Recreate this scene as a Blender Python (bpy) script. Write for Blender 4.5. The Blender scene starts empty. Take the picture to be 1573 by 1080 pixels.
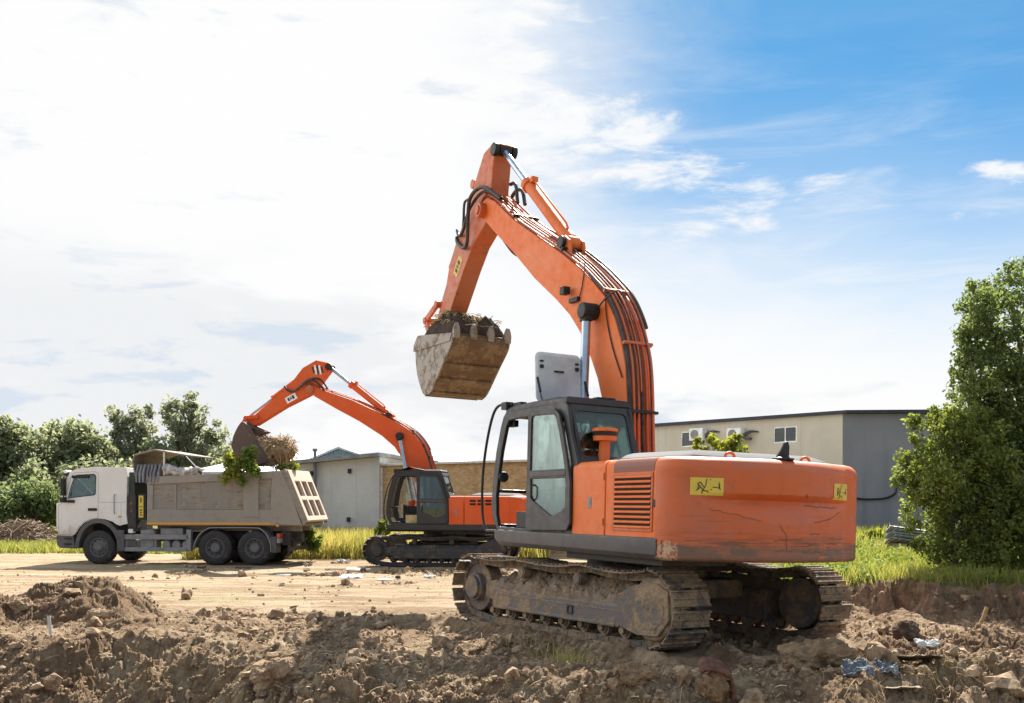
import bpy, bmesh, math, random
import numpy as np
from mathutils import Vector, Matrix
from mathutils.geometry import tessellate_polygon

# ------------------------------------------------------------------ camera, world, sun, exposure
SC = bpy.context.scene
COL = SC.collection
CAM_H = 1.843
cd = bpy.data.cameras.new('camera')
cam = bpy.data.objects.new('camera', cd)
COL.objects.link(cam)
cam.location = (0, 0, CAM_H)
cam.rotation_euler = (math.radians(90), 0, 0)
cd.sensor_width = 36.0
cd.lens = 36.0
cd.shift_y = 230.65 / 1573
cd.clip_start = 0.1
cd.clip_end = 5000
SC.camera = cam
SC.view_settings.view_transform = 'Standard'
SC.view_settings.look = 'None'
SC.view_settings.gamma = 1
SC.view_settings.exposure = 1.5
SUN_EL, SUN_AZ = 46.0, 14.0            # azimuth from +Y towards +X
sl = bpy.data.lights.new('sun', 'SUN')
sl.energy = 5.0
sl.angle = math.radians(0.5)
sl.color = (1.0, 0.94, 0.84)
sun = bpy.data.objects.new('sun', sl)
COL.objects.link(sun)
sdir = Vector((math.sin(math.radians(SUN_AZ)) * math.cos(math.radians(SUN_EL)),
               math.cos(math.radians(SUN_AZ)) * math.cos(math.radians(SUN_EL)),
               math.sin(math.radians(SUN_EL))))
sun.rotation_euler = sdir.to_track_quat('Z', 'Y').to_euler()
sun.location = sdir * 60


class NT:
    """small node-tree writer"""
    def __init__(s, tree):
        s.t = tree
        s.n = tree.nodes
        s.l = tree.links

    def add(s, kind, **kw):
        n = s.n.new(kind)
        for k, v in kw.items():
            setattr(n, k, v)
        return n

    def put(s, sock, v):
        if v is None:
            return
        if hasattr(v, 'is_output'):
            s.l.new(v, sock)
        elif isinstance(v, (tuple, list)) and len(v) == 3 and sock.type == 'RGBA':
            sock.default_value = (*v, 1)
        else:
            sock.default_value = v

    def math(s, op, a, b=None, c=None, clamp=False):
        n = s.add('ShaderNodeMath', operation=op)
        n.use_clamp = clamp
        s.put(n.inputs[0], a)
        s.put(n.inputs[1], b)
        s.put(n.inputs[2], c)
        return n.outputs[0]

    def ramp(s, v, a, b, lo=0.0, hi=1.0):
        n = s.add('ShaderNodeMapRange', interpolation_type='SMOOTHSTEP')
        s.put(n.inputs[0], v)
        s.put(n.inputs[1], a)
        s.put(n.inputs[2], b)
        s.put(n.inputs[3], lo)
        s.put(n.inputs[4], hi)
        return n.outputs[0]

    def mix(s, f, a, b):
        n = s.add('ShaderNodeMix', data_type='RGBA')
        s.put(n.inputs[0], f)
        s.put(n.inputs[6], a)
        s.put(n.inputs[7], b)
        return n.outputs[2]

    def mapping(s, vec, scale=(1, 1, 1), rot=(0, 0, 0), loc=(0, 0, 0)):
        n = s.add('ShaderNodeMapping')
        s.put(n.inputs[0], vec)
        n.inputs[1].default_value = loc
        n.inputs[2].default_value = rot
        n.inputs[3].default_value = scale
        return n.outputs[0]

    def noise(s, vec, scale, detail=4, rough=0.55, dist=0.0, out=0):
        n = s.add('ShaderNodeTexNoise')
        s.put(n.inputs['Vector'], vec)
        n.inputs['Scale'].default_value = scale
        n.inputs['Detail'].default_value = detail
        n.inputs['Roughness'].default_value = rough
        n.inputs['Distortion'].default_value = dist
        return n.outputs[out]

    def voro(s, vec, scale, feature='F1', out='Distance'):
        n = s.add('ShaderNodeTexVoronoi', feature=feature)
        s.put(n.inputs['Vector'], vec)
        n.inputs['Scale'].default_value = scale
        return n.outputs[out]

    def obj(s):
        return s.add('ShaderNodeTexCoord').outputs['Object']

    def sep(s, vec):
        n = s.add('ShaderNodeSeparateXYZ')
        s.put(n.inputs[0], vec)
        return n.outputs

    def comb(s, x, y, z):
        n = s.add('ShaderNodeCombineXYZ')
        s.put(n.inputs[0], x)
        s.put(n.inputs[1], y)
        s.put(n.inputs[2], z)
        return n.outputs[0]

    def bump(s, h, strength=0.5, dist=0.02):
        n = s.add('ShaderNodeBump')
        n.inputs['Strength'].default_value = strength
        n.inputs['Distance'].default_value = dist
        s.put(n.inputs['Height'], h)
        return n.outputs[0]


def make_world():
    w = bpy.data.worlds.new('World')
    SC.world = w
    w.use_nodes = True
    t = NT(w.node_tree)
    t.n.clear()
    out = t.add('ShaderNodeOutputWorld')
    bg = t.add('ShaderNodeBackground')
    bg.inputs[1].default_value = 0.12
    t.l.new(bg.outputs[0], out.inputs[0])
    sky = t.add('ShaderNodeTexSky', sky_type='NISHITA')
    sky.sun_disc = False
    sky.sun_elevation = math.radians(SUN_EL)
    sky.sun_rotation = math.radians(SUN_AZ)
    sky.air_density = 1.0
    sky.dust_density = 0.4
    sky.ozone_density = 3.0
    d = t.add('ShaderNodeTexCoord').outputs['Generated']
    x, y, z = t.sep(d)
    az = t.math('ARCTAN2', x, y)
    k = t.math('ADD', t.math('MAXIMUM', z, 0.0), 0.16)
    p = t.comb(t.math('DIVIDE', x, k), t.math('DIVIDE', y, k), 0.0)
    a2 = t.comb(az, t.math('MULTIPLY', z, 2.3), 0.0)
    warp = t.noise(p, 1.3, 7, 0.62, 0.4)
    w0 = t.math('SUBTRACT', warp, 0.5)
    # open blue part: to the right and high up, fading into the veil towards the left and the horizon
    b_az = t.math('MULTIPLY', t.ramp(t.math('ADD', az, t.math('MULTIPLY', w0, 0.40)), -0.07, 0.21), t.ramp(az, 1.5, 0.8))
    hgt = t.math('ADD', z, t.math('MULTIPLY', w0, 0.09))
    hgt = t.math('ADD', hgt, t.math('MULTIPLY', az, 0.13))
    b_h = t.math('ADD', t.math('MULTIPLY', t.ramp(hgt, 0.14, 0.34), 0.62), t.math('MULTIPLY', t.ramp(hgt, 0.24, 0.43), 0.38))
    blue = t.math('MULTIPLY', b_az, b_h)
    # clouds: a ragged bank beside the veil and a few small ones
    wn = t.noise(t.mapping(a2, scale=(1, 1.5, 1), rot=(0, 0, 0.12)), 9.0, 12, 0.64, 0.35)
    tot = None
    for a0, z0, sa, sz, sl, g in ((0.06, 0.345, 0.15, 0.060, -0.26, 1.0), (0.20, 0.290, 0.10, 0.040, -0.25, 0.80), (0.225, 0.252, 0.085, 0.022, 0.04, 0.78),
                                  (0.29, 0.285, 0.05, 0.012, 0.05, 0.66), (0.455, 0.275, 0.05, 0.018, -0.35, 0.80), (0.41, 0.250, 0.035, 0.012, 0.0, 0.62),
                                  (-0.02, 0.42, 0.10, 0.05, 0.0, 0.75)):
        u = t.math('DIVIDE', t.math('SUBTRACT', az, a0), sa)
        v = t.math('DIVIDE', t.math('SUBTRACT', t.math('SUBTRACT', z, z0), t.math('MULTIPLY', t.math('SUBTRACT', az, a0), sl)), sz)
        r2 = t.math('ADD', t.math('MULTIPLY', u, u), t.math('MULTIPLY', v, v))
        e = t.math('MULTIPLY', t.math('POWER', 2.718, t.math('MULTIPLY', r2, -1.0)), g)
        tot = e if tot is None else t.math('MAXIMUM', tot, e)
    cl = t.ramp(t.math('ADD', t.math('MULTIPLY', wn, 1.7), t.math('MULTIPLY', tot, 0.62)), 1.16, 1.50)
    blue = t.math('MULTIPLY', blue, t.math('SUBTRACT', 1.0, t.math('MULTIPLY', cl, 0.92)))
    cir = t.noise(t.mapping(a2, scale=(1, 3.0, 1), rot=(0, 0, 0.22), loc=(7, 2, 0)), 4.5, 10, 0.62, 0.6)
    cir = t.math('MULTIPLY', t.ramp(cir, 0.44, 0.74), t.ramp(hgt, 0.47, 0.27, 0.03, 0.45))
    blue = t.math('MULTIPLY', blue, t.math('SUBTRACT', 1.0, cir))
    # thin places in the white veil, and a greyer bank low on the left
    th_n = t.noise(t.mapping(a2, scale=(1, 1.7, 1), rot=(0, 0, -0.3), loc=(2, 3, 0)), 7.0, 9, 0.62, 0.3)
    thin = t.math('MULTIPLY', t.ramp(th_n, 0.56, 0.74), t.ramp(z, 0.16, 0.34))
    lown = t.noise(t.mapping(a2, scale=(1, 1.4, 1), rot=(0, 0, 0.42), loc=(5, 1, 0)), 3.4, 6, 0.55)
    low = t.math('MULTIPLY', t.ramp(t.math('ADD', lown, t.math('MULTIPLY', az, -0.25)), 0.50, 0.62), t.ramp(z, 0.26, 0.17))
    veil = t.mix(low, (2.92, 2.92, 2.92), (2.56, 2.61, 2.67))
    patch = t.math('MULTIPLY', low, t.ramp(th_n, 0.52, 0.62))
    veil = t.mix(t.math('MAXIMUM', thin, t.math('MULTIPLY', patch, 0.8)), veil, (1.98, 2.24, 2.58))
    # unseen sky left of the frame, brightened to fill left-facing sides
    veil = t.mix(t.math('MULTIPLY', t.ramp(az, -0.50, -0.95), t.ramp(z, -0.02, 0.1)), veil, (7.8, 7.75, 7.6))
    # unseen sky overhead and behind the camera, set darker blue to weaken the fill
    back = t.math('MAXIMUM', t.ramp(t.math('ABSOLUTE', az), 1.45, 2.1), t.ramp(z, 0.62, 0.85))
    veil = t.mix(back, veil, (1.60, 1.95, 2.35))
    tint = t.add('ShaderNodeMix', data_type='RGBA', blend_type='MULTIPLY')
    tint.inputs[0].default_value = 1.0
    t.put(tint.inputs[6], sky.outputs[0])
    t.put(tint.inputs[7], (0.106, 0.246, 0.308))
    colr = t.mix(blue, veil, tint.outputs[2])
    t.l.new(colr, bg.inputs[0])


make_world()


# ------------------------------------------------------------------ materials
def new_mat(name):
    m = bpy.data.materials.new(name)
    m.use_nodes = True
    t = NT(m.node_tree)
    bs = t.n['Principled BSDF']
    return m, t, bs


def paint(name, base, fade, dirt, rough=0.42, dirt_amt=0.5, streak=0.0, band=None, spec=0.5):
    """worn machine paint: faded patches, dust, scuffs; band = (z0, z1) of a scraped zone"""
    m, t, b = new_mat(name)
    v = t.obj()
    n1 = t.noise(v, 0.9, 5, 0.6, 0.3)
    n2 = t.noise(v, 7.0, 6, 0.7)
    n3 = t.noise(t.mapping(v, scale=(1, 1, 0.18)), 9.0, 5, 0.65)
    c = t.mix(t.ramp(n1, 0.35, 0.68), base, fade)
    c = t.mix(t.math('MULTIPLY', t.ramp(n2, 0.54, 0.78), dirt_amt), c, dirt)
    c = t.mix(t.math('MULTIPLY', t.ramp(n3, 0.58, 0.82), dirt_amt * 0.55), c, dirt)
    ch = t.noise(t.mapping(v, scale=(1.0, 1.0, 1.0)), 16.0, 3, 0.5, 2.5)
    c = t.mix(t.math('MULTIPLY', t.ramp(ch, 0.735, 0.76), dirt_amt), c, (0.05, 0.03, 0.022))
    if band:
        st = t.noise(t.mapping(v, scale=(0.35, 0.35, 9.0)), 3.0, 7, 0.75)
        sz = t.sep(v)[2]
        zn = t.math('ADD', sz, t.math('MULTIPLY', t.math('SUBTRACT', n1, 0.5), 0.12))
        w = t.ramp(zn, band[1], band[0])
        scr = t.math('MULTIPLY', t.ramp(st, 0.47, 0.55), w)
        c = t.mix(t.math('MULTIPLY', scr, 0.85), c, (0.10, 0.060, 0.040))
        low = t.math('MULTIPLY', t.ramp(zn, band[0] + 0.10, band[0] - 0.01), t.ramp(n2, 0.25, 0.55))
        c = t.mix(t.math('MULTIPLY', low, 0.95), c, (0.145, 0.095, 0.065))
        big = t.noise(t.mapping(v, scale=(1, 0.6, 1.6), loc=(2, 5, 1)), 1.5, 5, 0.6, 0.8)
        c = t.mix(t.math('MULTIPLY', t.ramp(big, 0.48, 0.66), 0.55), c, (0.40, 0.135, 0.085))
        c = t.mix(t.math('MULTIPLY', t.ramp(big, 0.40, 0.28), 0.5), c, (0.40, 0.085, 0.018))
        s2 = t.noise(t.mapping(v, scale=(0.6, 0.30, 12.0), rot=(0.05, 0, 0)), 2.4, 5, 0.6)
        c = t.mix(t.math('MULTIPLY', t.ramp(s2, 0.66, 0.70), 0.45), c, (0.15, 0.055, 0.030))
        s3 = t.noise(t.mapping(v, scale=(0.8, 0.5, 9.0), rot=(-0.3, 0, 0), loc=(4, 2, 9)), 3.0, 4, 0.6)
        c = t.mix(t.math('MULTIPLY', t.ramp(s3, 0.70, 0.735), 0.5), c, (0.62, 0.30, 0.20))
        pd = t.add('ShaderNodeVectorMath', operation='DISTANCE')
        t.put(pd.inputs[0], v)
        pd.inputs[1].default_value = (-2.66, 1.40, 1.23)
        pe = t.math('ADD', pd.outputs['Value'], t.math('MULTIPLY', t.math('SUBTRACT', n2, 0.5), 0.9))
        c = t.mix(t.math('MULTIPLY', t.ramp(pe, 0.13, 0.11), t.ramp(n2, 0.42, 0.47)), c, (0.47, 0.31, 0.19))
        dr = t.noise(t.mapping(v, scale=(5, 5, 0.35)), 3.0, 5, 0.6)
        c = t.mix(t.math('MULTIPLY', t.ramp(dr, 0.55, 0.75), 0.30), c, (0.26, 0.13, 0.08))
    t.put(b.inputs['Base Color'], c)
    t.put(b.inputs['Roughness'], t.ramp(n2, 0.2, 0.8, rough - 0.08, rough + 0.22))
    b.inputs['Specular IOR Level'].default_value = spec
    t.put(b.inputs['Normal'], t.bump(t.noise(v, 28, 4, 0.6), 0.12, 0.006))
    return m


def splash(name, base, fade, dirt, zlo, zhi):
    """pale paint with road mud thrown up over its lower part in ragged patches"""
    m = paint(name, base, fade, dirt, 0.35, 0.38)
    t = NT(m.node_tree)
    b = t.n['Principled BSDF']
    old = b.inputs['Base Color'].links[0].from_socket
    v = t.obj()
    n = t.noise(v, 4.5, 8, 0.72)
    z = t.math('ADD', t.sep(v)[2], t.math('MULTIPLY', t.math('SUBTRACT', n, 0.5), 1.4))
    t.put(b.inputs['Base Color'], t.mix(t.math('MULTIPLY', t.ramp(z, zhi, zlo), 0.75), old, (0.36, 0.29, 0.225)))
    return m


def plain(name, c1, c2=None, scale=6, rough=0.6, metal=0.0, bump=0.2, bdist=0.01, spec=0.4, lo=0.35, hi=0.65):
    m, t, b = new_mat(name)
    v = t.obj()
    n = t.noise(v, scale, 6, 0.65)
    t.put(b.inputs['Base Color'], t.mix(t.ramp(n, lo, hi), c1, c2 or tuple(min(1, q * 1.5) for q in c1)))
    t.put(b.inputs['Roughness'], t.ramp(n, 0.2, 0.8, max(0.05, rough - 0.1), min(1, rough + 0.12)))
    b.inputs['Metallic'].default_value = metal
    b.inputs['Specular IOR Level'].default_value = spec
    if bump:
        t.put(b.inputs['Normal'], t.bump(t.noise(v, scale * 4, 5, 0.65), bump, bdist))
    return m


def muddy(name, metal_c, mud_c, mud2, amt=0.5, scale=3.0):
    m, t, b = new_mat(name)
    v = t.obj()
    n = t.noise(v, scale, 8, 0.7, 0.2)
    k = t.noise(v, 22, 5, 0.7)
    mud = t.mix(t.ramp(k, 0.35, 0.7), mud_c, mud2)
    f = t.ramp(n, 0.62 - amt * 0.3, 0.74 - amt * 0.3)
    t.put(b.inputs['Base Color'], t.mix(f, metal_c, mud))
    t.put(b.inputs['Roughness'], t.ramp(f, 0, 1, 0.5, 0.95))
    b.inputs['Specular IOR Level'].default_value = 0.3
    h = t.math('MULTIPLY', f, k)
    t.put(b.inputs['Normal'], t.bump(h, 0.7, 0.03))
    return m


def glass(name, tint, gloss=0.12, dust=0.12, dcol=(0.42, 0.44, 0.40)):
    m, t, b = new_mat(name)
    t.n.remove(b)
    out = [n for n in t.n if n.type == 'OUTPUT_MATERIAL'][0]
    tr = t.add('ShaderNodeBsdfTransparent')
    tr.inputs[0].default_value = (*tint, 1)
    gl = t.add('ShaderNodeBsdfGlossy')
    gl.inputs['Color'].default_value = (0.9, 0.95, 0.95, 1)
    gl.inputs['Roughness'].default_value = 0.03
    df = t.add('ShaderNodeBsdfDiffuse')
    df.inputs[0].default_value = (*dcol, 1)
    lw = t.add('ShaderNodeLayerWeight')
    lw.inputs[0].default_value = 0.25
    f = t.math('ADD', t.math('MULTIPLY', lw.outputs['Fresnel'], 0.8), gloss * 0.4, clamp=True)
    m1 = t.add('ShaderNodeMixShader')
    t.put(m1.inputs[0], f)
    t.l.new(tr.outputs[0], m1.inputs[1])
    t.l.new(gl.outputs[0], m1.inputs[2])
    v = t.obj()
    dn = t.math('MULTIPLY', t.ramp(t.noise(t.mapping(v, scale=(1.5, 1.5, 0.8), rot=(0.4, 0.3, 0)), 3.5, 7, 0.7, 1.2), 0.40, 0.75), dust)
    m2 = t.add('ShaderNodeMixShader')
    t.put(m2.inputs[0], dn)
    t.l.new(m1.outputs[0], m2.inputs[1])
    t.l.new(df.outputs[0], m2.inputs[2])
    t.l.new(m2.outputs[0], out.inputs[0])
    return m


def leafmat(name, dark, light, tl=0.35):
    m, t, b = new_mat(name)
    t.n.remove(b)
    out = [n for n in t.n if n.type == 'OUTPUT_MATERIAL'][0]
    rnd = t.add('ShaderNodeNewGeometry').outputs['Random Per Island']
    n = t.noise(t.obj(), 1.1, 3, 0.6)
    f = t.math('ADD', t.math('MULTIPLY', rnd, 0.6), t.math('MULTIPLY', t.ramp(n, 0.3, 0.7), 0.4))
    c = t.mix(f, dark, light)
    df = t.add('ShaderNodeBsdfPrincipled')
    t.put(df.inputs['Base Color'], c)
    df.inputs['Roughness'].default_value = 0.55
    df.inputs['Specular IOR Level'].default_value = 0.25
    tr = t.add('ShaderNodeBsdfTranslucent')
    hs = t.add('ShaderNodeHueSaturation')
    hs.inputs['Hue'].default_value = 0.485
    hs.inputs['Saturation'].default_value = 1.15
    hs.inputs['Value'].default_value = 1.6
    t.put(hs.inputs['Color'], c)
    t.l.new(hs.outputs[0], tr.inputs[0])
    mx = t.add('ShaderNodeMixShader')
    mx.inputs[0].default_value = tl
    t.l.new(df.outputs[0], mx.inputs[1])
    t.l.new(tr.outputs[0], mx.inputs[2])
    t.l.new(mx.outputs[0], out.inputs[0])
    return m


M = {}
M['orange'] = paint('faded_orange_paint', (0.74, 0.150, 0.024), (0.74, 0.195, 0.066), (0.26, 0.11, 0.055), 0.50, 0.40, spec=0.3)
M['cw'] = paint('scraped_orange_paint', (0.58, 0.110, 0.018), (0.52, 0.125, 0.055), (0.24, 0.11, 0.065), 0.46, 0.55, band=(1.27, 1.56))
M['orange_far'] = paint('red_orange_paint', (0.70, 0.090, 0.015), (0.72, 0.125, 0.030), (0.28, 0.12, 0.07), 0.45, 0.22, spec=0.3)
M['arm'] = paint('dirty_orange_paint', (0.56, 0.115, 0.032), (0.48, 0.150, 0.075), (0.135, 0.075, 0.045), 0.5, 0.95)
M['grille_back'] = plain('dark_recess', (0.012, 0.009, 0.008), (0.03, 0.02, 0.015), rough=0.8)
M['cabgrey'] = paint('dusty_black_cab_paint', (0.018, 0.017, 0.019), (0.032, 0.029, 0.030), (0.12, 0.095, 0.075), 0.42, 0.38)
M['skirt'] = paint('dusty_grey_skirt_paint', (0.062, 0.055, 0.059), (0.092, 0.080, 0.080), (0.19, 0.14, 0.10), 0.5, 0.65)
M['black'] = plain('black_rubber', (0.010, 0.010, 0.011), (0.026, 0.025, 0.025), 12, 0.55)
M['hose'] = plain('dusty_black_hose', (0.016, 0.015, 0.016), (0.07, 0.055, 0.05), 8, 0.5)
M['chrome'] = plain('chromed_rod', (0.33, 0.40, 0.50), (0.45, 0.52, 0.62), 3, 0.26, 0.8, 0)
M['pale_rail'] = paint('dusty_rail_steel', (0.285, 0.255, 0.225), (0.32, 0.275, 0.225), (0.15, 0.100, 0.070), 0.7, 0.7)
M['white_plastic'] = plain('white_plastic', (0.62, 0.65, 0.70), (0.72, 0.74, 0.77), 2.5, 0.45, 0, 0.1)
M['greyhood'] = plain('dusty_grey_hood', (0.10, 0.099, 0.105), (0.16, 0.157, 0.16), 2.2, 0.85, 0, 0.2, spec=0.12)
M['track'] = muddy('muddy_track_steel', (0.105, 0.088, 0.074), (0.22, 0.155, 0.10), (0.34, 0.25, 0.17), 0.75, 4)
M['trackfar'] = muddy('dark_track_steel', (0.050, 0.045, 0.045), (0.12, 0.090, 0.068), (0.19, 0.145, 0.11), 0.40, 3)
M['frame'] = muddy('muddy_frame_paint', (0.125, 0.105, 0.098), (0.23, 0.16, 0.10), (0.37, 0.265, 0.175), 0.55, 2.2)
M['mud'] = muddy('caked_mud', (0.15, 0.10, 0.064), (0.215, 0.148, 0.092), (0.32, 0.23, 0.15), 0.5, 5)
M['bucket'] = muddy('worn_bucket_steel', (0.135, 0.085, 0.050), (0.20, 0.135, 0.080), (0.30, 0.215, 0.14), 0.60, 3.5)
M['bucket_side'] = muddy('grey_bucket_steel', (0.29, 0.25, 0.215), (0.17, 0.12, 0.080), (0.27, 0.21, 0.155), 0.42, 3.2)
M['bucket_far'] = muddy('dark_bucket_steel', (0.115, 0.075, 0.065), (0.15, 0.10, 0.07), (0.20, 0.13, 0.09), 0.4, 3)
M['glass'] = glass('greenish_cab_glass', (0.55, 0.65, 0.60), 0.14, 0.18, (0.14, 0.16, 0.13))
M['glass_rear'] = glass('tinted_rear_glass', (0.42, 0.54, 0.50), 0.12, 0.22, (0.14, 0.16, 0.14))
M['glass_clear'] = glass('smear_reflection_glass', (0.93, 0.95, 0.93), 0.05, 0.60)  # pale smears in the dust layer stand in for a reflection
M['glass_truck'] = glass('truck_window_glass', (0.50, 0.58, 0.52), 0.25, 0.10)
M['yellow'] = plain('yellow_label', (0.70, 0.50, 0.05), (0.62, 0.47, 0.10), 14, 0.5, 0, 0)
M['scratch'] = plain('bared_scratch', (0.14, 0.055, 0.030), (0.24, 0.10, 0.06), 30, 0.7, 0, 0)
M['curtain'] = plain('dark_green_cloth', (0.022, 0.036, 0.028), (0.05, 0.07, 0.055), 6, 0.9)
M['ink'] = plain('black_print', (0.03, 0.025, 0.02), (0.06, 0.05, 0.03), 14, 0.6, 0, 0)
M['white_label'] = plain('white_label', (0.72, 0.72, 0.70), None, 9, 0.5, 0, 0)
M['grey'] = plain('grey_metal', (0.19, 0.18, 0.19), (0.28, 0.26, 0.26), 4, 0.5, 0.2)
M['seat'] = plain('dark_seat_fabric', (0.030, 0.032, 0.036), (0.06, 0.058, 0.06), 9, 0.85)
M['red'] = plain('red_plastic', (0.45, 0.05, 0.03), (0.5, 0.09, 0.05), 7, 0.4)
M['truckwhite'] = splash('dusty_white_cab_paint', (0.72, 0.69, 0.67), (0.78, 0.76, 0.74), (0.47, 0.40, 0.33), 0.75, 1.45)
M['tyre'] = muddy('dusty_tyre_rubber', (0.030, 0.028, 0.029), (0.075, 0.066, 0.060), (0.12, 0.10, 0.085), 0.35, 6)
M['rim'] = muddy('dusty_grey_rim', (0.155, 0.145, 0.145), (0.15, 0.12, 0.10), (0.2, 0.165, 0.13), 0.3, 5)
M['chassis'] = plain('dark_chassis', (0.020, 0.019, 0.020), (0.06, 0.05, 0.045), 5, 0.6)
M['guard'] = plain('dusty_grey_guard', (0.20, 0.195, 0.205), (0.28, 0.265, 0.26), 3, 0.5)
M['archplastic'] = plain('dark_grey_plastic', (0.075, 0.070, 0.078), (0.12, 0.11, 0.11), 4, 0.55)
M['stripe'] = plain('amber_strip', (0.72, 0.33, 0.03), (0.62, 0.30, 0.06), 5, 0.4, 0, 0)
M['tarp'] = plain('pale_cloth', (0.60, 0.57, 0.54), (0.36, 0.34, 0.34), 6, 0.8, 0, 0.4, 0.03)
M['tarp_blue'] = plain('grey_blue_cloth', (0.13, 0.14, 0.18), (0.24, 0.24, 0.27), 5, 0.8)
M['tailgate'] = paint('pale_dusty_steel', (0.48, 0.39, 0.30), (0.53, 0.44, 0.35), (0.27, 0.19, 0.13), 0.6, 0.5)
M['lens_red'] = plain('red_lens', (0.40, 0.06, 0.03), (0.45, 0.10, 0.05), 20, 0.3, 0, 0)


def bed_mat():
    m, t, b = new_mat('rusty_dusty_bed_steel')
    v = t.obj()
    n1 = t.noise(v, 0.8, 6, 0.65, 0.4)
    n2 = t.noise(v, 9, 7, 0.72)
    n3 = t.noise(t.mapping(v, scale=(0.5, 1, 3.5)), 2.4, 7, 0.7)
    c = t.mix(t.ramp(n1, 0.35, 0.65), (0.245, 0.222, 0.200), (0.29, 0.245, 0.200))
    c = t.mix(t.math('MULTIPLY', t.ramp(n3, 0.50, 0.66), 0.9), c, (0.195, 0.120, 0.080))
    dr = t.noise(t.mapping(v, scale=(4, 4, 0.5)), 2.0, 6, 0.65)
    c = t.mix(t.math('MULTIPLY', t.ramp(dr, 0.52, 0.72), 0.45), c, (0.15, 0.105, 0.080))
    n5 = t.noise(v, 3.4, 7, 0.7, 0.8)
    c = t.mix(t.math('MULTIPLY', t.ramp(n5, 0.56, 0.66), 0.5), c, (0.36, 0.30, 0.26))
    c = t.mix(t.math('MULTIPLY', t.ramp(n2, 0.60, 0.70), 0.75), c, (0.105, 0.060, 0.040))
    dots = t.math('MULTIPLY', t.ramp(t.voro(t.mapping(v, scale=(1, 0.2, 1.2)), 3.3), 0.13, 0.08), t.ramp(n1, 0.45, 0.55))
    c = t.mix(t.math('MULTIPLY', dots, 0.7), c, (0.10, 0.07, 0.06))
    t.put(b.inputs['Base Color'], c)
    t.put(b.inputs['Roughness'], 0.75)
    t.put(b.inputs['Normal'], t.bump(t.noise(v, 20, 5, 0.65), 0.25, 0.012))
    return m


M['bed'] = bed_mat()


def hatch_mat():
    m, t, b = new_mat('translucent_white_panel')
    out = [n for n in t.n if n.type == 'OUTPUT_MATERIAL'][0]
    v = t.obj()
    c = t.mix(t.ramp(t.noise(v, 2.5, 5, 0.6), 0.35, 0.65), (0.66, 0.69, 0.74), (0.78, 0.80, 0.83))
    c = t.mix(t.math('MULTIPLY', t.ramp(t.noise(v, 11, 5, 0.7), 0.58, 0.75), 0.4), c, (0.45, 0.43, 0.42))
    t.put(b.inputs['Base Color'], c)
    b.inputs['Roughness'].default_value = 0.45
    tr = t.add('ShaderNodeBsdfTranslucent')
    t.put(tr.inputs[0], c)
    mx = t.add('ShaderNodeMixShader')
    mx.inputs[0].default_value = 0.42
    t.l.new(b.outputs[0], mx.inputs[1])
    t.l.new(tr.outputs[0], mx.inputs[2])
    t.l.new(mx.outputs[0], out.inputs[0])
    return m


M['white_plastic'] = hatch_mat()


# ------------------------------------------------------------------ mesh helpers
def tag(o, label=None, cat=None, group=None, kind=None):
    if label:
        o['label'] = label
    if cat:
        o['category'] = cat
    if group:
        o['group'] = group
    if kind:
        o['kind'] = kind
    return o


def link(o, parent=None):
    COL.objects.link(o)
    if parent is not None:
        o.parent = parent
    return o


def empty(name, loc=(0, 0, 0), parent=None):
    o = bpy.data.objects.new(name, None)
    o.empty_display_size = 0.3
    o.location = loc
    return link(o, parent)


def mesh_arrays(name, verts, faces, mat, parent=None, smooth=False):
    """verts (n,3), faces (m,k) all of the same size k"""
    verts = np.asarray(verts, np.float32)
    faces = np.asarray(faces, np.int32)
    me = bpy.data.meshes.new(name)
    me.vertices.add(len(verts))
    me.vertices.foreach_set('co', verts.ravel())
    k = faces.shape[1]
    me.loops.add(faces.size)
    me.loops.foreach_set('vertex_index', faces.ravel())
    me.polygons.add(len(faces))
    me.polygons.foreach_set('loop_start', np.arange(0, faces.size, k, dtype=np.int32))
    me.polygons.foreach_set('loop_total', np.full(len(faces), k, np.int32))
    me.polygons.foreach_set('use_smooth', np.full(len(faces), smooth, bool))
    me.update(calc_edges=True)
    me.materials.append(mat)
    return link(bpy.data.objects.new(name, me), parent)


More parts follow.
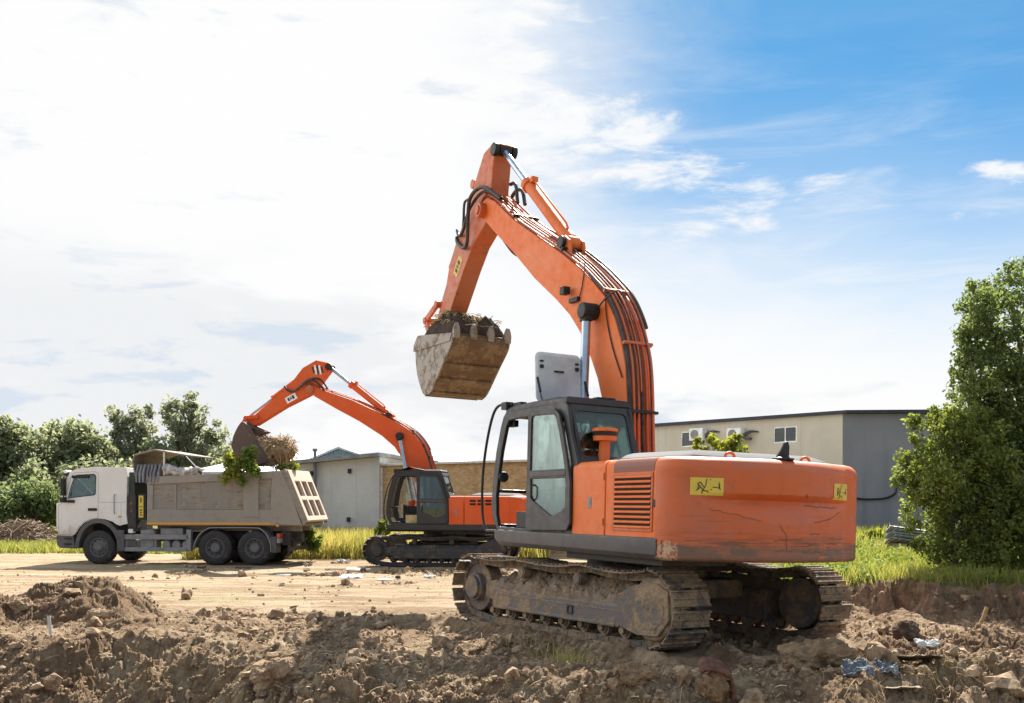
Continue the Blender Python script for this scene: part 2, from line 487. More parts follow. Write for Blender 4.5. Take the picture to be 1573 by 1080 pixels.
class MB:
    def __init__(s):
        s.v = []
        s.f = []

    def add(s, vs, fs):
        o = len(s.v)
        s.v += [tuple(q) for q in vs]
        s.f += [tuple(i + o for i in f) for f in fs]
        return s

    def box(s, x0, x1, y0, y1, z0, z1, R=None, c=None):
        vs = [Vector((x, y, z)) for x in (x0, x1) for y in (y0, y1) for z in (z0, z1)]
        if R is not None:
            c = Vector(c) if c is not None else Vector(((x0 + x1) / 2, (y0 + y1) / 2, (z0 + z1) / 2))
            vs = [R @ (q - c) + c for q in vs]
        return s.add(vs, [(0, 1, 3, 2), (4, 6, 7, 5), (0, 4, 5, 1), (2, 3, 7, 6), (0, 2, 6, 4), (1, 5, 7, 3)])

    def ring(s, outer, holes, w0, w1, put):
        """plate between w0 and w1 with holes; put(u, v, w) -> xyz"""
        loops = [outer] + list(holes)
        flat = [q for l in loops for q in l]
        tri = tessellate_polygon([[Vector((a, b, 0)) for a, b in l] for l in loops])
        n = len(flat)
        vs = [put(a, b, w0) for a, b in flat] + [put(a, b, w1) for a, b in flat]
        fs = [tuple(t) for t in tri] + [tuple(i + n for i in reversed(t)) for t in tri]
        o = 0
        for l in loops:
            k = len(l)
            for i in range(k):
                a, b = o + i, o + (i + 1) % k
                fs.append((a, b, b + n, a + n))
            o += k
        return s.add(vs, fs)

    def plate_xz(s, outer, y0, y1, holes=()):
        return s.ring(outer, holes, y0, y1, lambda a, b, w: (a, w, b))

    def plate_yz(s, outer, x0, x1, holes=()):
        return s.ring(outer, holes, x0, x1, lambda a, b, w: (w, a, b))

    def plate_xy(s, outer, z0, z1, holes=()):
        return s.ring(outer, holes, z0, z1, lambda a, b, w: (a, b, w))

    def prism_xz(s, prof, y0, y1):
        n = len(prof)
        vs = [(x, y0, z) for x, z in prof] + [(x, y1, z) for x, z in prof]
        fs = [tuple(range(n)), tuple(range(2 * n - 1, n - 1, -1))]
        fs += [(i, (i + 1) % n, (i + 1) % n + n, i + n) for i in range(n)]
        return s.add(vs, fs)

    def cyl(s, p0, p1, r0, r1=None, seg=20, cap=True):
        p0, p1 = Vector(p0), Vector(p1)
        r1 = r0 if r1 is None else r1
        ax = (p1 - p0).normalized()
        u = ax.orthogonal().normalized()
        w = ax.cross(u)
        vs = []
        for p, r in ((p0, r0), (p1, r1)):
            for i in range(seg):
                a = 2 * math.pi * i / seg
                vs.append(p + (u * math.cos(a) + w * math.sin(a)) * r)
        fs = [(i, (i + 1) % seg, (i + 1) % seg + seg, i + seg) for i in range(seg)]
        if cap:
            fs += [tuple(range(seg - 1, -1, -1)), tuple(range(seg, 2 * seg))]
        return s.add(vs, fs)

    def tube(s, pts, r, seg=8, taper=None, cap=True):
        pts = [Vector(p) for p in pts]
        n = len(pts)
        t0 = (pts[1] - pts[0]).normalized()
        u = t0.orthogonal().normalized()
        vs = []
        for i, p in enumerate(pts):
            t = (pts[min(n - 1, i + 1)] - pts[max(0, i - 1)]).normalized()
            u = (u - t * u.dot(t)).normalized()
            w = t.cross(u)
            rr = r if taper is None else taper[i]
            for k in range(seg):
                a = 2 * math.pi * k / seg
                vs.append(p + (u * math.cos(a) + w * math.sin(a)) * rr)
        fs = []
        for i in range(n - 1):
            for k in range(seg):
                a, b = i * seg + k, i * seg + (k + 1) % seg
                fs.append((a, b, b + seg, a + seg))
        if cap:
            fs += [tuple(range(seg - 1, -1, -1)), tuple(range((n - 1) * seg, n * seg))]
        return s.add(vs, fs)

    def lathe(s, prof, c, axis='y', seg=28):
        """prof: list of (r, h) about an axis through c"""
        vs = []
        for r, h in prof:
            for k in range(seg):
                a = 2 * math.pi * k / seg
                ca, sa = math.cos(a) * r, math.sin(a) * r
                if axis == 'y':
                    vs.append((c[0] + ca, c[1] + h, c[2] + sa))
                elif axis == 'z':
                    vs.append((c[0] + ca, c[1] + sa, c[2] + h))
                else:
                    vs.append((c[0] + h, c[1] + ca, c[2] + sa))
        fs = []
        for i in range(len(prof) - 1):
            for k in range(seg):
                a, b = i * seg + k, i * seg + (k + 1) % seg
                fs.append((a, b, b + seg, a + seg))
        return s.add(vs, fs)

    def loft(s, rings, closed=True, cap=True):
        n = len(rings[0])
        vs = [p for r in rings for p in r]
        fs = []
        for i in range(len(rings) - 1):
            for k in range(n if closed else n - 1):
                a, b = i * n + k, i * n + (k + 1) % n
                fs.append((a, b, b + n, a + n))
        if cap and closed:
            fs += [tuple(range(n - 1, -1, -1)), tuple(range((len(rings) - 1) * n, len(rings) * n))]
        return s.add(vs, fs)

    def build(s, name, mat, parent=None, bevel=0, smooth=None, label=None, seg=2):
        me = bpy.data.meshes.new(name)
        me.from_pydata(s.v, [], s.f)
        bm = bmesh.new()
        bm.from_mesh(me)
        bmesh.ops.recalc_face_normals(bm, faces=bm.faces)
        bm.to_mesh(me)
        bm.free()
        if smooth is not None:
            me.polygons.foreach_set('use_smooth', np.ones(len(me.polygons), bool))
            me.set_sharp_from_angle(angle=math.radians(smooth))
        me.materials.append(mat)
        o = link(bpy.data.objects.new(name, me), parent)
        if bevel:
            b = o.modifiers.new('edge', 'BEVEL')
            b.width = bevel
            b.segments = seg
            b.limit_method = 'ANGLE'
            b.angle_limit = math.radians(35)
        if label:
            o['label'] = label
        return o


def spline(pts, n=8):
    """Catmull-Rom through the points"""
    P = [np.array(p, float) for p in pts]
    P = [2 * P[0] - P[1]] + P + [2 * P[-1] - P[-2]]
    out = []
    for i in range(1, len(P) - 2):
        for k in range(n):
            t = k / n
            a, b, c, d = P[i - 1], P[i], P[i + 1], P[i + 2]
            out.append(0.5 * (2 * b + (c - a) * t + (2 * a - 5 * b + 4 * c - d) * t * t + (3 * b - a - 3 * c + d) * t ** 3))
    out.append(P[-2])
    return [tuple(q) for q in out]


def offset_path(pts, d):
    """2D polyline moved sideways by d (to the left of its direction)"""
    P = [np.array(p, float) for p in pts]
    out = []
    for i, p in enumerate(P):
        t = P[min(len(P) - 1, i + 1)] - P[max(0, i - 1)]
        t /= np.linalg.norm(t)
        out.append((p[0] - t[1] * d, p[1] + t[0] * d))
    return out


def rrect(a0, a1, b0, b1, r, n=4):
    out = []
    for cx, cy, s in ((a1 - r, b1 - r, 0), (a0 + r, b1 - r, 1), (a0 + r, b0 + r, 2), (a1 - r, b0 + r, 3)):
        for k in range(n + 1):
            t = math.pi / 2 * (s + k / n)
            out.append((cx + r * math.cos(t), cy + r * math.sin(t)))
    return out


# ------------------------------------------------------------------ noise
def vnoise(x, y, seed=0):
    xi, yi = np.floor(x).astype(np.int64), np.floor(y).astype(np.int64)
    fx, fy = x - xi, y - yi
    fx, fy = fx * fx * fx * (fx * (fx * 6 - 15) + 10), fy * fy * fy * (fy * (fy * 6 - 15) + 10)

    def h(a, b):
        n = (a * 374761393 + b * 668265263 + seed * 974711) & 0xFFFFFFFF
        n = ((n ^ (n >> 13)) * 1274126177) & 0xFFFFFFFF
        n = ((n ^ (n >> 16)) * 2246822519) & 0xFFFFFFFF
        return ((n ^ (n >> 15)) & 0xFFFF) / 65535.0
    return (h(xi, yi) * (1 - fx) + h(xi + 1, yi) * fx) * (1 - fy) + (h(xi, yi + 1) * (1 - fx) + h(xi + 1, yi + 1) * fx) * fy


def fbm(x, y, oct=4, seed=0, gain=0.5):
    s = 0
    a = 1.0
    tot = 0
    for i in range(oct):
        s = s + a * vnoise(x, y, seed + i * 17)
        tot += a
        x, y = x * 2.03 + 11.3, y * 2.03 + 5.7
        a *= gain
    return s / tot


def worley(x, y, seed=0):
    """rounded bumps: 1 at cell centres, 0 at borders; random size per cell"""
    xi, yi = np.floor(x).astype(np.int64), np.floor(y).astype(np.int64)
    best = np.zeros_like(x)
    for dx in (-1, 0, 1):
        for dy in (-1, 0, 1):
            a, b = xi + dx, yi + dy
            n = (a * 374761393 + b * 668265263 + seed * 974711) & 0xFFFFFFFF
            n = ((n ^ (n >> 13)) * 1274126177) & 0xFFFFFFFF
            r1 = ((n ^ (n >> 16)) & 0xFFF) / 4095.0
            n = (n * 2246822519) & 0xFFFFFFFF
            r2 = ((n ^ (n >> 15)) & 0xFFF) / 4095.0
            n = (n * 3266489917) & 0xFFFFFFFF
            r3 = ((n ^ (n >> 14)) & 0xFFF) / 4095.0
            rad = 0.25 + 0.55 * r3 * r3
            d2 = ((a + 0.2 + 0.6 * r1 - x) ** 2 + (b + 0.2 + 0.6 * r2 - y) ** 2) / rad ** 2
            best = np.maximum(best, np.sqrt(np.clip(1 - d2, 0, 1)) * rad)
    return best


def smooth(x, a, b):
    t = np.clip((x - a) / (b - a), 0, 1)
    return t * t * (3 - 2 * t)


# ------------------------------------------------------------------ ground
def y_edge(x):
    """where the dug bank in the foreground starts to fall away"""
    return 10.55 + 1.5 * (fbm(x * 0.55 + 3, x * 0 + 1.5, 3, 5) - 0.5) + 1.7 * smooth(-x, 0.5, 4.5) - 0.45 * smooth(x, 0.2, 1.4) + 0.2 * smooth(x, 3.0, 4.2)


def y_sand(x):
    return 17.6 + 2.4 * (fbm(x * 0.8, x * 0 + 7.7, 4, 9) - 0.5) + 14 * smooth(x, 0.2, 2.2)


def y_bank(x):
    return 16.6 + 2.2 * smooth(7.2 - x, 0, 2.6) + 0.8 * (fbm(x * 1.2, x * 0 + 2.2, 4, 31) - 0.5)


def mound_h(x, y):
    wx = x + 0.5 * (fbm(x * 1.3, y * 1.3, 3, 41) - 0.5)
    wy = y + 0.5 * (fbm(x * 1.3, y * 1.3, 3, 43) - 0.5)
    r = np.sqrt(((wx + 6.95) / 1.30) ** 2 + ((wy - 16.4) / 1.45) ** 2)
    m1 = 0.80 * np.clip(1 - r, 0, 1) ** 0.78
    r = np.sqrt(((wx + 8.4) / 1.25) ** 2 + ((wy - 15.6) / 1.5) ** 2)
    m2 = 0.52 * np.clip(1 - r, 0, 1) ** 0.75
    r = np.sqrt(((wx + 5.4) / 1.7) ** 2 + ((wy - 14.7) / 1.2) ** 2)
    m3 = 0.20 * np.clip(1 - r, 0, 1) ** 0.8
    return np.maximum(np.maximum(m1, m2), m3)


def ground_fields(x, y):
    x = np.asarray(x, float)
    y = np.asarray(y, float)
    soil = 1 - smooth(y + 1.6 * (fbm(x * 1.3, y * 1.3, 4, 62, 0.6) - 0.5), y_sand(x) - 2.2, y_sand(x) + 1.6)
    rub = 0.95 * smooth(fbm(x * 0.9, y * 0.55, 4, 93), 0.44, 0.58) * np.exp(-((y - 28.6) / 2.3) ** 2) * smooth(x, -11.5, -8) * smooth(3 - x, 0, 2)
    rub = np.maximum(rub, 0.6 * smooth(fbm(x * 0.7 + 3, y * 0.5, 4, 94), 0.50, 0.64) * np.exp(-((y - 23.5) / 3.0) ** 2) * smooth(x, -7, -4))
    soil = np.maximum(soil, rub)
    base = -0.165 * smooth(y, 19, 31)
    bank = smooth(x, 4.6, 6.6)
    plate = smooth(y, y_bank(x) - 0.15, y_bank(x) + 0.85)
    h = base * (1 - bank) + bank * plate * (0.50 + 0.12 * (fbm(x * 0.7, y * 0.7, 3, 12) - 0.5))
    h = h + (1 - bank) * smooth(x, 3.4, 5.5) * smooth(y, 17, 20) * 0.15
    grass = smooth(y - y_bank(x), 0.35, 1.0) * smooth(x, 3.2, 4.4)
    gl = smooth(y, 35.2, 36.2) * smooth(1.5 - x, 0, 1.0) * smooth(x, -12.5, -11.0)
    grass = np.maximum(grass, gl)
    grass = np.maximum(grass, smooth(y, 40 + 3 * fbm(x * .2, y * .2, 2, 8), 44))
    ye = y_edge(x)
    drop = smooth(ye - y, -0.1, 1.9)
    h = h - 1.0 * drop
    near = smooth(ye - y, -1.0, 0.5)
    lip = np.exp(-((y - ye - 0.35) / 0.55) ** 2)
    h = h + 0.13 * lip * (0.4 + 1.2 * fbm(x * 0.9, y * 0.9, 3, 77))
    md = mound_h(x, y)
    h = h + md
    # wheel and track marks, trampled flat under the machine
    u = (x - 1.77) * -0.565 + (y - 14.67) * 0.825
    v = (x - 1.77) * -0.825 + (y - 14.67) * -0.565
    flat = np.maximum(np.exp(-((v - 1.3) / 0.5) ** 4), np.exp(-((v + 1.3) / 0.5) ** 4)) * smooth(2.9 - np.abs(u), 0, 0.5)
    rough = soil * (1 - grass) * (1 - 0.90 * flat)
    damp = smooth(fbm(x * 0.45, y * 0.45, 3, 61), 0.35, 0.65)
    amp = rough * (0.40 + 0.60 * damp) * (0.38 + 0.75 * near + 0.75 * smooth(md, 0.02, 0.2) + 0.45 * smooth(x, 4.0, 5.5))
    # lumps and clods at several sizes
    wx = x + 0.22 * (fbm(x * 4, y * 4, 4, 3, 0.6) - 0.5)
    wy = y + 0.22 * (fbm(x * 4 + 9, y * 4, 4, 4, 0.6) - 0.5)

    def ridge(f, sd, o=3):
        return 1 - np.abs(2 * fbm(wx * f, wy * f, o, sd, 0.6) - 1) * 2.2
    rb = 0.30 + 0.70 * smooth(fbm(x * 0.85 + 2, y * 0.85, 3, 29), 0.36, 0.60)
    n = 0.62 * (fbm(x * 1.3, y * 1.3, 4, 21, 0.55) - 0.5) - 0.18 * (1 - np.abs(2 * fbm(wx * 1.15, wy * 1.15, 3, 28) - 1) * 2.2)
    n = n + rb * (0.26 * worley(wx * 2.4, wy * 2.4, 2) + 0.14 * worley(wx * 5.7 + 3, wy * 5.7, 3))
    n = n + (0.45 + 0.55 * rb) * (0.075 * worley(wx * 12.0, wy * 12.0 + 5, 4) + 0.036 * worley(wx * 25.0, wy * 25.0 + 5, 6))
    n = n - 0.085 * ridge(3.1, 25) - 0.060 * ridge(7.7, 26) - 0.030 * ridge(17.0, 27, 2)
    n = n + 0.11 * (fbm(x * 11, y * 11, 4, 23, 0.70) - 0.5)
    # scraped, slanting bucket marks on the face of the bank
    s = (x * 0.80 + y * 0.60)
    q = (-x * 0.60 + y * 0.80)
    stri = np.abs(fbm(s * 0.9, q * 6.5, 4, 51, 0.55) - 0.5)
    h = h + amp * n * 0.95 - 0.46 * stri * near * rough * smooth(-x, -3.0, 1.0) - 0.60 * stri * smooth(md, 0.03, 0.25)
    # trodden sand: low relief, ruts
    h = h + (1 - soil) * (1 - grass) * (0.05 * (fbm(x * 2.2, y * 2.2, 4, 71) - 0.5) + 0.05 * (fbm(x * 0.35, y * 4.5 + 0.35 * x, 4, 74) - 0.5) + 0.05 * (fbm(x * 0.5, y * 0.9, 3, 72) - 0.5))
    h = h + flat * soil * 0.02 * (fbm(x * 10, y * 10, 3, 75) - 0.5)
    prs = np.maximum(np.exp(-((v - 1.3) / 0.5) ** 4), np.exp(-((v + 1.3) / 0.5) ** 4)) * smooth(6.5 - np.abs(u), 0, 1.5) * soil * smooth(ye - y, 0.3, -0.3)
    h = h - prs * (1 - flat) * (0.05 + 0.035 * np.abs(np.sin(u * 16.5)))
    spill = np.exp(-((np.abs(np.abs(v) - 1.3) - 0.47) / 0.13) ** 2) * smooth(3.0 - np.abs(u), 0, 0.6) * soil
    h = h + spill * 0.22 * fbm(x * 3.1, y * 3.1, 4, 78, 0.6)
    h = h + flat * 0.03 * v
    h = h + bank * (1 - plate) * plate * 2.2 * (fbm(x * 3, y * 3, 4, 33, 0.65) - 0.45)
    h = h + grass * 0.10 * (fbm(x * 1.1, y * 1.1, 3, 81) - 0.5)
    fresh_or_shade = np.maximum(smooth(md, 0.04, 0.22), 0.75 * smooth(fbm(x * 0.6 + 4, y * 0.6, 4, 66), 0.48, 0.62)) * soil
    fresh_or_shade = np.maximum(fresh_or_shade, bank * plate * (1 - plate) * 4)  # bank face as well: its shade is put into the soil colour
    return h, soil, grass, np.clip(fresh_or_shade, 0, 1)


def gz(x, y):
    return float(ground_fields(np.array([float(x)]), np.array([float(y)]))[0][0])


def ground_mat():
    m, t, b = new_mat('dug_soil_and_sand')
    v = t.obj()
    soil = t.add('ShaderNodeAttribute', attribute_name='soil').outputs['Fac']
    grs = t.add('ShaderNodeAttribute', attribute_name='grassy').outputs['Fac']
    n1 = t.noise(v, 0.55, 6, 0.6, 0.4)
    n2 = t.noise(v, 5.0, 8, 0.7)
    n3 = t.noise(v, 26.0, 6, 0.7)
    pale = t.ramp(t.noise(v, 2.1, 7, 0.68, 0.6), 0.46, 0.68)
    fresh_or_shade = t.add('ShaderNodeAttribute', attribute_name='fresh_or_shade').outputs['Fac']
    n4 = t.noise(v, 70.0, 4, 0.75)
    s = t.mix(t.ramp(n2, 0.34, 0.66), (0.185, 0.120, 0.070), (0.40, 0.285, 0.175))
    s = t.mix(t.math('MULTIPLY', pale, t.math('SUBTRACT', 0.75, t.math('MULTIPLY', fresh_or_shade, 0.5))), s, (0.53, 0.415, 0.29))
    s = t.mix(t.math('MULTIPLY', fresh_or_shade, 0.75), s, t.mix(t.ramp(n2, 0.3, 0.7), (0.125, 0.074, 0.044), (0.275, 0.178, 0.110)))
    s = t.mix(t.math('MULTIPLY', t.ramp(n3, 0.57, 0.70), 0.6), s, (0.46, 0.355, 0.25))
    s = t.mix(t.math('MULTIPLY', t.ramp(n4, 0.60, 0.72), 0.55), s, (0.50, 0.40, 0.29))
    s = t.mix(t.math('MULTIPLY', t.ramp(n4, 0.42, 0.30), 0.55), s, (0.070, 0.044, 0.028))
    peb = t.voro(v, 34.0)
    s = t.mix(t.math('MULTIPLY', t.ramp(peb, 0.13, 0.07), t.ramp(n2, 0.5, 0.62)), s, (0.42, 0.38, 0.33))
    a = t.mix(t.ramp(n1, 0.35, 0.68), (0.47, 0.365, 0.255), (0.40, 0.30, 0.195))
    a = t.mix(t.math('MULTIPLY', t.ramp(n2, 0.50, 0.72), 0.5), a, (0.36, 0.255, 0.155))
    ruts = t.noise(t.mapping(v, scale=(0.16, 1.5, 1), rot=(0, 0, 0.10)), 1.6, 6, 0.65)
    a = t.mix(t.math('MULTIPLY', t.ramp(ruts, 0.46, 0.58), 0.85), a, (0.275, 0.185, 0.11))
    moss = t.noise(t.mapping(v, scale=(0.3, 1.2, 1)), 0.8, 6, 0.65)
    a = t.mix(t.math('MULTIPLY', t.ramp(moss, 0.52, 0.68), 0.55), a, (0.33, 0.31, 0.12))
    a = t.mix(t.math('MULTIPLY', t.ramp(n3, 0.64, 0.74), 0.6), a, (0.16, 0.11, 0.07))
    e = t.math('ADD', soil, t.math('MULTIPLY', t.math('SUBTRACT', n2, 0.5), 1.3))
    e = t.math('ADD', e, t.math('MULTIPLY', t.math('SUBTRACT', n1, 0.5), 0.5))
    c = t.mix(t.ramp(e, 0.30, 0.74), a, s)
    g = t.mix(t.ramp(n2, 0.35, 0.65), (0.10, 0.105, 0.035), (0.19, 0.16, 0.06))
    c = t.mix(t.ramp(t.math('ADD', grs, t.math('MULTIPLY', t.math('SUBTRACT', n2, 0.5), 0.6)), 0.4, 0.7), c, g)
    t.put(b.inputs['Base Color'], c)
    b.inputs['Roughness'].default_value = 0.95
    b.inputs['Specular IOR Level'].default_value = 0.15
    hh = t.math('ADD', t.math('MULTIPLY', n3, 0.5), n2)
    t.put(b.inputs['Normal'], t.bump(t.math('ADD', hh, t.math('MULTIPLY', n4, 0.45)), 1.0, 0.085))
    return m


M['ground'] = ground_mat()


def make_ground():
    uc = np.concatenate([np.linspace(-3.2, -0.62, 40)[:-1], np.linspace(-0.62, 0.62, 1300), np.linspace(0.62, 3.2, 40)[1:]])
    yr = np.concatenate([np.geomspace(3.0, 6.8, 40)[:-1], np.geomspace(6.8, 26, 820)[:-1], np.geomspace(26, 130, 130)])
    U, Y = np.meshgrid(uc, yr)
    X = U * Y
    h, soil, grass, fresh_or_shade = ground_fields(X.ravel(), Y.ravel())
    v = np.stack([X.ravel(), Y.ravel(), h], 1)
    r, c = U.shape
    idx = np.arange(r * c).reshape(r, c)
    f = np.stack([idx[:-1, :-1], idx[:-1, 1:], idx[1:, 1:], idx[1:, :-1]], -1).reshape(-1, 4)
    o = mesh_arrays('ground', v, f, M['ground'], None, True)
    for nm, a in (('soil', soil), ('grassy', grass), ('fresh_or_shade', fresh_or_shade)):
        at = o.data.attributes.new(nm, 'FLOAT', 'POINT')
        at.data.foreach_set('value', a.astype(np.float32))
    tag(o, kind='structure')
    # the plain far behind and around
    bx = MB()
    bx.add([(-2500, -400, -1.25), (2500, -400, -1.25), (2500, 3500, -1.25), (-2500, 3500, -1.25)], [(0, 1, 2, 3)])
    t = bx.build('terrain', plain('far_field_soil', (0.19, 0.15, 0.09), (0.16, 0.16, 0.07), 0.05, 0.95, 0, 0))
    tag(t, kind='structure')


make_ground()


def ico(sub):
    bm = bmesh.new()
    bmesh.ops.create_icosphere(bm, subdivisions=sub, radius=1)
    v = np.array([q.co[:] for q in bm.verts])
    f = np.array([[w.index for w in p.verts] for p in bm.faces])
    bm.free()
    return v, f


def lumpy(v, rng, amt=0.45, freq=1.6):
    o = rng.uniform(0, 50, 3)
    d = fbm(v[:, 0] * freq + o[0] + v[:, 2] * 0.7, v[:, 1] * freq + o[1] - v[:, 2] * 0.9, 3, int(o[2]), 0.6) - 0.5
    e = fbm(v[:, 2] * freq * 1.3 + o[1], v[:, 0] * freq + o[2], 3, int(o[0]), 0.6) - 0.5
    return v * (1 + amt * (d + e) * 1.6)[:, None]


def soil_lump_mat(name, a, b2, c2):
    m, t, b = new_mat(name)
    v = t.obj()
    n = t.noise(v, 6, 8, 0.7)
    n2 = t.noise(v, 30, 5, 0.7)
    c = t.mix(t.ramp(n, 0.35, 0.66), a, b2)
    c = t.mix(t.math('MULTIPLY', t.ramp(n2, 0.55, 0.72), 0.7), c, c2)
    t.put(b.inputs['Base Color'], c)
    b.inputs['Roughness'].default_value = 0.95
    b.inputs['Specular IOR Level'].default_value = 0.15
    t.put(b.inputs['Normal'], t.bump(t.math('ADD', n, t.math('MULTIPLY', n2, 0.5)), 0.8, 0.03))
    return m


M['clod'] = soil_lump_mat('soil_clod', (0.175, 0.115, 0.072), (0.40, 0.29, 0.19), (0.54, 0.43, 0.31))
M['clod_dark'] = soil_lump_mat('dark_soil_clod', (0.040, 0.030, 0.027), (0.085, 0.060, 0.045), (0.14, 0.10, 0.07))
M['clod_grey'] = soil_lump_mat('grey_brown_soil_clod', (0.065, 0.048, 0.038), (0.14, 0.105, 0.080), (0.22, 0.17, 0.13))
M['clod_tan'] = soil_lump_mat('tan_soil_clod', (0.150, 0.098, 0.058), (0.285, 0.195, 0.120), (0.44, 0.33, 0.22))


def crumb_points(rng, N, sand=0.03):
    yy = np.where(rng.random(N) < 0.75, rng.uniform(7.6, 31.0, N), rng.uniform(7.6, 12, N))
    xx = rng.uniform(-0.6, 0.6, N) * yy
    uu = (xx - 1.77) * -0.565 + (yy - 14.67) * 0.825
    ww = (xx - 1.77) * -0.825 + (yy - 14.67) * -0.565
    hh, so, gr, fr = ground_fields(xx, yy)
    ok = ~((np.abs(uu) < 2.8) & (np.abs(np.abs(ww) - 1.3) < 0.5)) & (gr < 0.4) & ((so > 0.5) | (rng.random(N) < sand))
    ok &= fbm(xx * 0.8, yy * 0.8, 3, 91) > rng.uniform(0.26, 0.62, N)
    return xx[ok], yy[ok], hh[ok]


def make_clods():
    rng = np.random.default_rng(5)
    shapes = []
    for k in range(50):
        v, f = ico(1) if k < 30 else ico(2)
        v = v * rng.uniform(0.62, 1.25, len(v))[:, None] if k < 30 else lumpy(v, rng, 0.9, 1.9) * rng.uniform(0.88, 1.1, len(v))[:, None]
        shapes.append((v, f))
    V, F = [], []
    o = 0
    for N, lim, mean, sg, lo, hi in ((190000, 32000, 0.0115, 0.50, 0, 30), (60000, 2300, 0.026, 0.62, 30, 50)):
        xx, yy, hh = crumb_points(rng, N)
        for x, y, h0 in zip(xx[:lim], yy[:lim], hh[:lim]):
            bv, bf = shapes[rng.integers(lo, hi)]
            r = min(0.13, mean * math.exp(rng.normal(0.1, sg)) * (0.55 + 0.045 * y))
            vv = bv * r * rng.uniform(0.6, 1.3, 3)
            a = rng.uniform(0, 6.28)
            ca, sa = math.cos(a), math.sin(a)
            vv = np.stack([vv[:, 0] * ca - vv[:, 1] * sa, vv[:, 0] * sa + vv[:, 1] * ca, vv[:, 2]], 1)
            V.append(vv + np.array([x, y, h0 + r * 0.15]))
            F.append(bf + o)
            o += len(bv)
    ob = mesh_arrays('soil_crumbs', np.concatenate(V), np.concatenate(F), M['clod'], None, False)
    tag(ob, kind='stuff')
    # straws, rootlets and splinters in the turned earth
    xx, yy, hh = crumb_points(rng, 6000, 0.10)
    m = MB()
    for x, y, h0 in zip(xx[:750], yy[:750], hh[:750]):
        a = rng.uniform(0, 6.28)
        l = rng.uniform(0.05, 0.22)
        e = rng.normal(0.12, 0.3)
        d = np.array([math.cos(a), math.sin(a), e]) * l
        p = np.array([x, y, h0 + 0.012])
        m.tube([tuple(p), tuple(p + d * 0.5 + [0, 0, 0.012]), tuple(p + d)], rng.uniform(0.0025, 0.006), 3)
    tag(m.build('straw_litter', plain('pale_straw_litter', (0.36, 0.27, 0.16), (0.55, 0.46, 0.32), 3, 0.8, 0, 0)), kind='stuff')


make_clods()


# ------------------------------------------------------------------ excavators
PLAN_N = 60


def cw_outline(off=0.0):
    """left half to right half of the counterweight in plan, from the left side round the back"""
    pts = []
    for k in range(10):                                   # side, then the rounded corner
        a = math.pi / 2 * k / 9
        pts.append((-2.50 - 0.42 * math.sin(a), 1.07 + 0.42 * math.cos(a)))
    for k in range(1, 40):                                # bulged back
        y = 1.07 - 2.14 * k / 40
        pts.append((-2.92 - 0.24 * (1 - (y / 1.07) ** 2), y))
    right = [(x, -y) for x, y in reversed(pts[:10])]
    return pts + right


def cw_surface():
    out = cw_outline()
    P = np.array(out)
    d = np.r_[0, np.cumsum(np.linalg.norm(np.diff(P, axis=0), axis=1))]
    return P, d


def cw_point(s, z, lift=0.0, style='near'):
    """point of the counterweight's surface: s = metres along the outline, z = height"""
    P, d = cw_surface()
    s = min(max(s, 0), d[-1])
    x = np.interp(s, d, P[:, 0])
    y = np.interp(s, d, P[:, 1])
    x2, y2 = np.interp(min(s + .03, d[-1]), d, P[:, 0]), np.interp(min(s + .03, d[-1]), d, P[:, 1])
    x1, y1 = np.interp(max(s - .03, 0), d, P[:, 0]), np.interp(max(s - .03, 0), d, P[:, 1])
    t = np.array([x2 - x1, y2 - y1])
    t /= np.linalg.norm(t)
    nrm = np.array([t[1], -t[0]])
    if nrm @ np.array([x + 1.5, y]) < 0:
        nrm = -nrm
    a = (s - 0.56) / 2.30
    rec = 0.0
    if 0 < a < 1:
        b = math.sin(math.pi * a)
        zc = 1.835 - 0.255 * b ** 0.9
        k = min(max((z - zc) / max(0.02, 1.84 - zc), 0), 1)
        rec = 0.105 * (b ** 0.8) * k
        if z > 1.84:
            rec = 0.105 * (b ** 0.8) * max(0, 1 - (z - 1.84) / 0.07) + 0.0
    top, bot = 2.33, 1.13
    rr = 0.145
    e = 0
    if z > top - rr:
        q = (z - (top - rr)) / rr
        e = rr * (1 - math.sqrt(max(0, 1 - q * q)))
    if z < bot + 0.05:
        q = (bot + 0.05 - z) / 0.05
        e = 0.05 * (1 - math.sqrt(max(0, 1 - q * q)))
    k = lift - rec - e
    return (x + nrm[0] * k, y + nrm[1] * k, z)


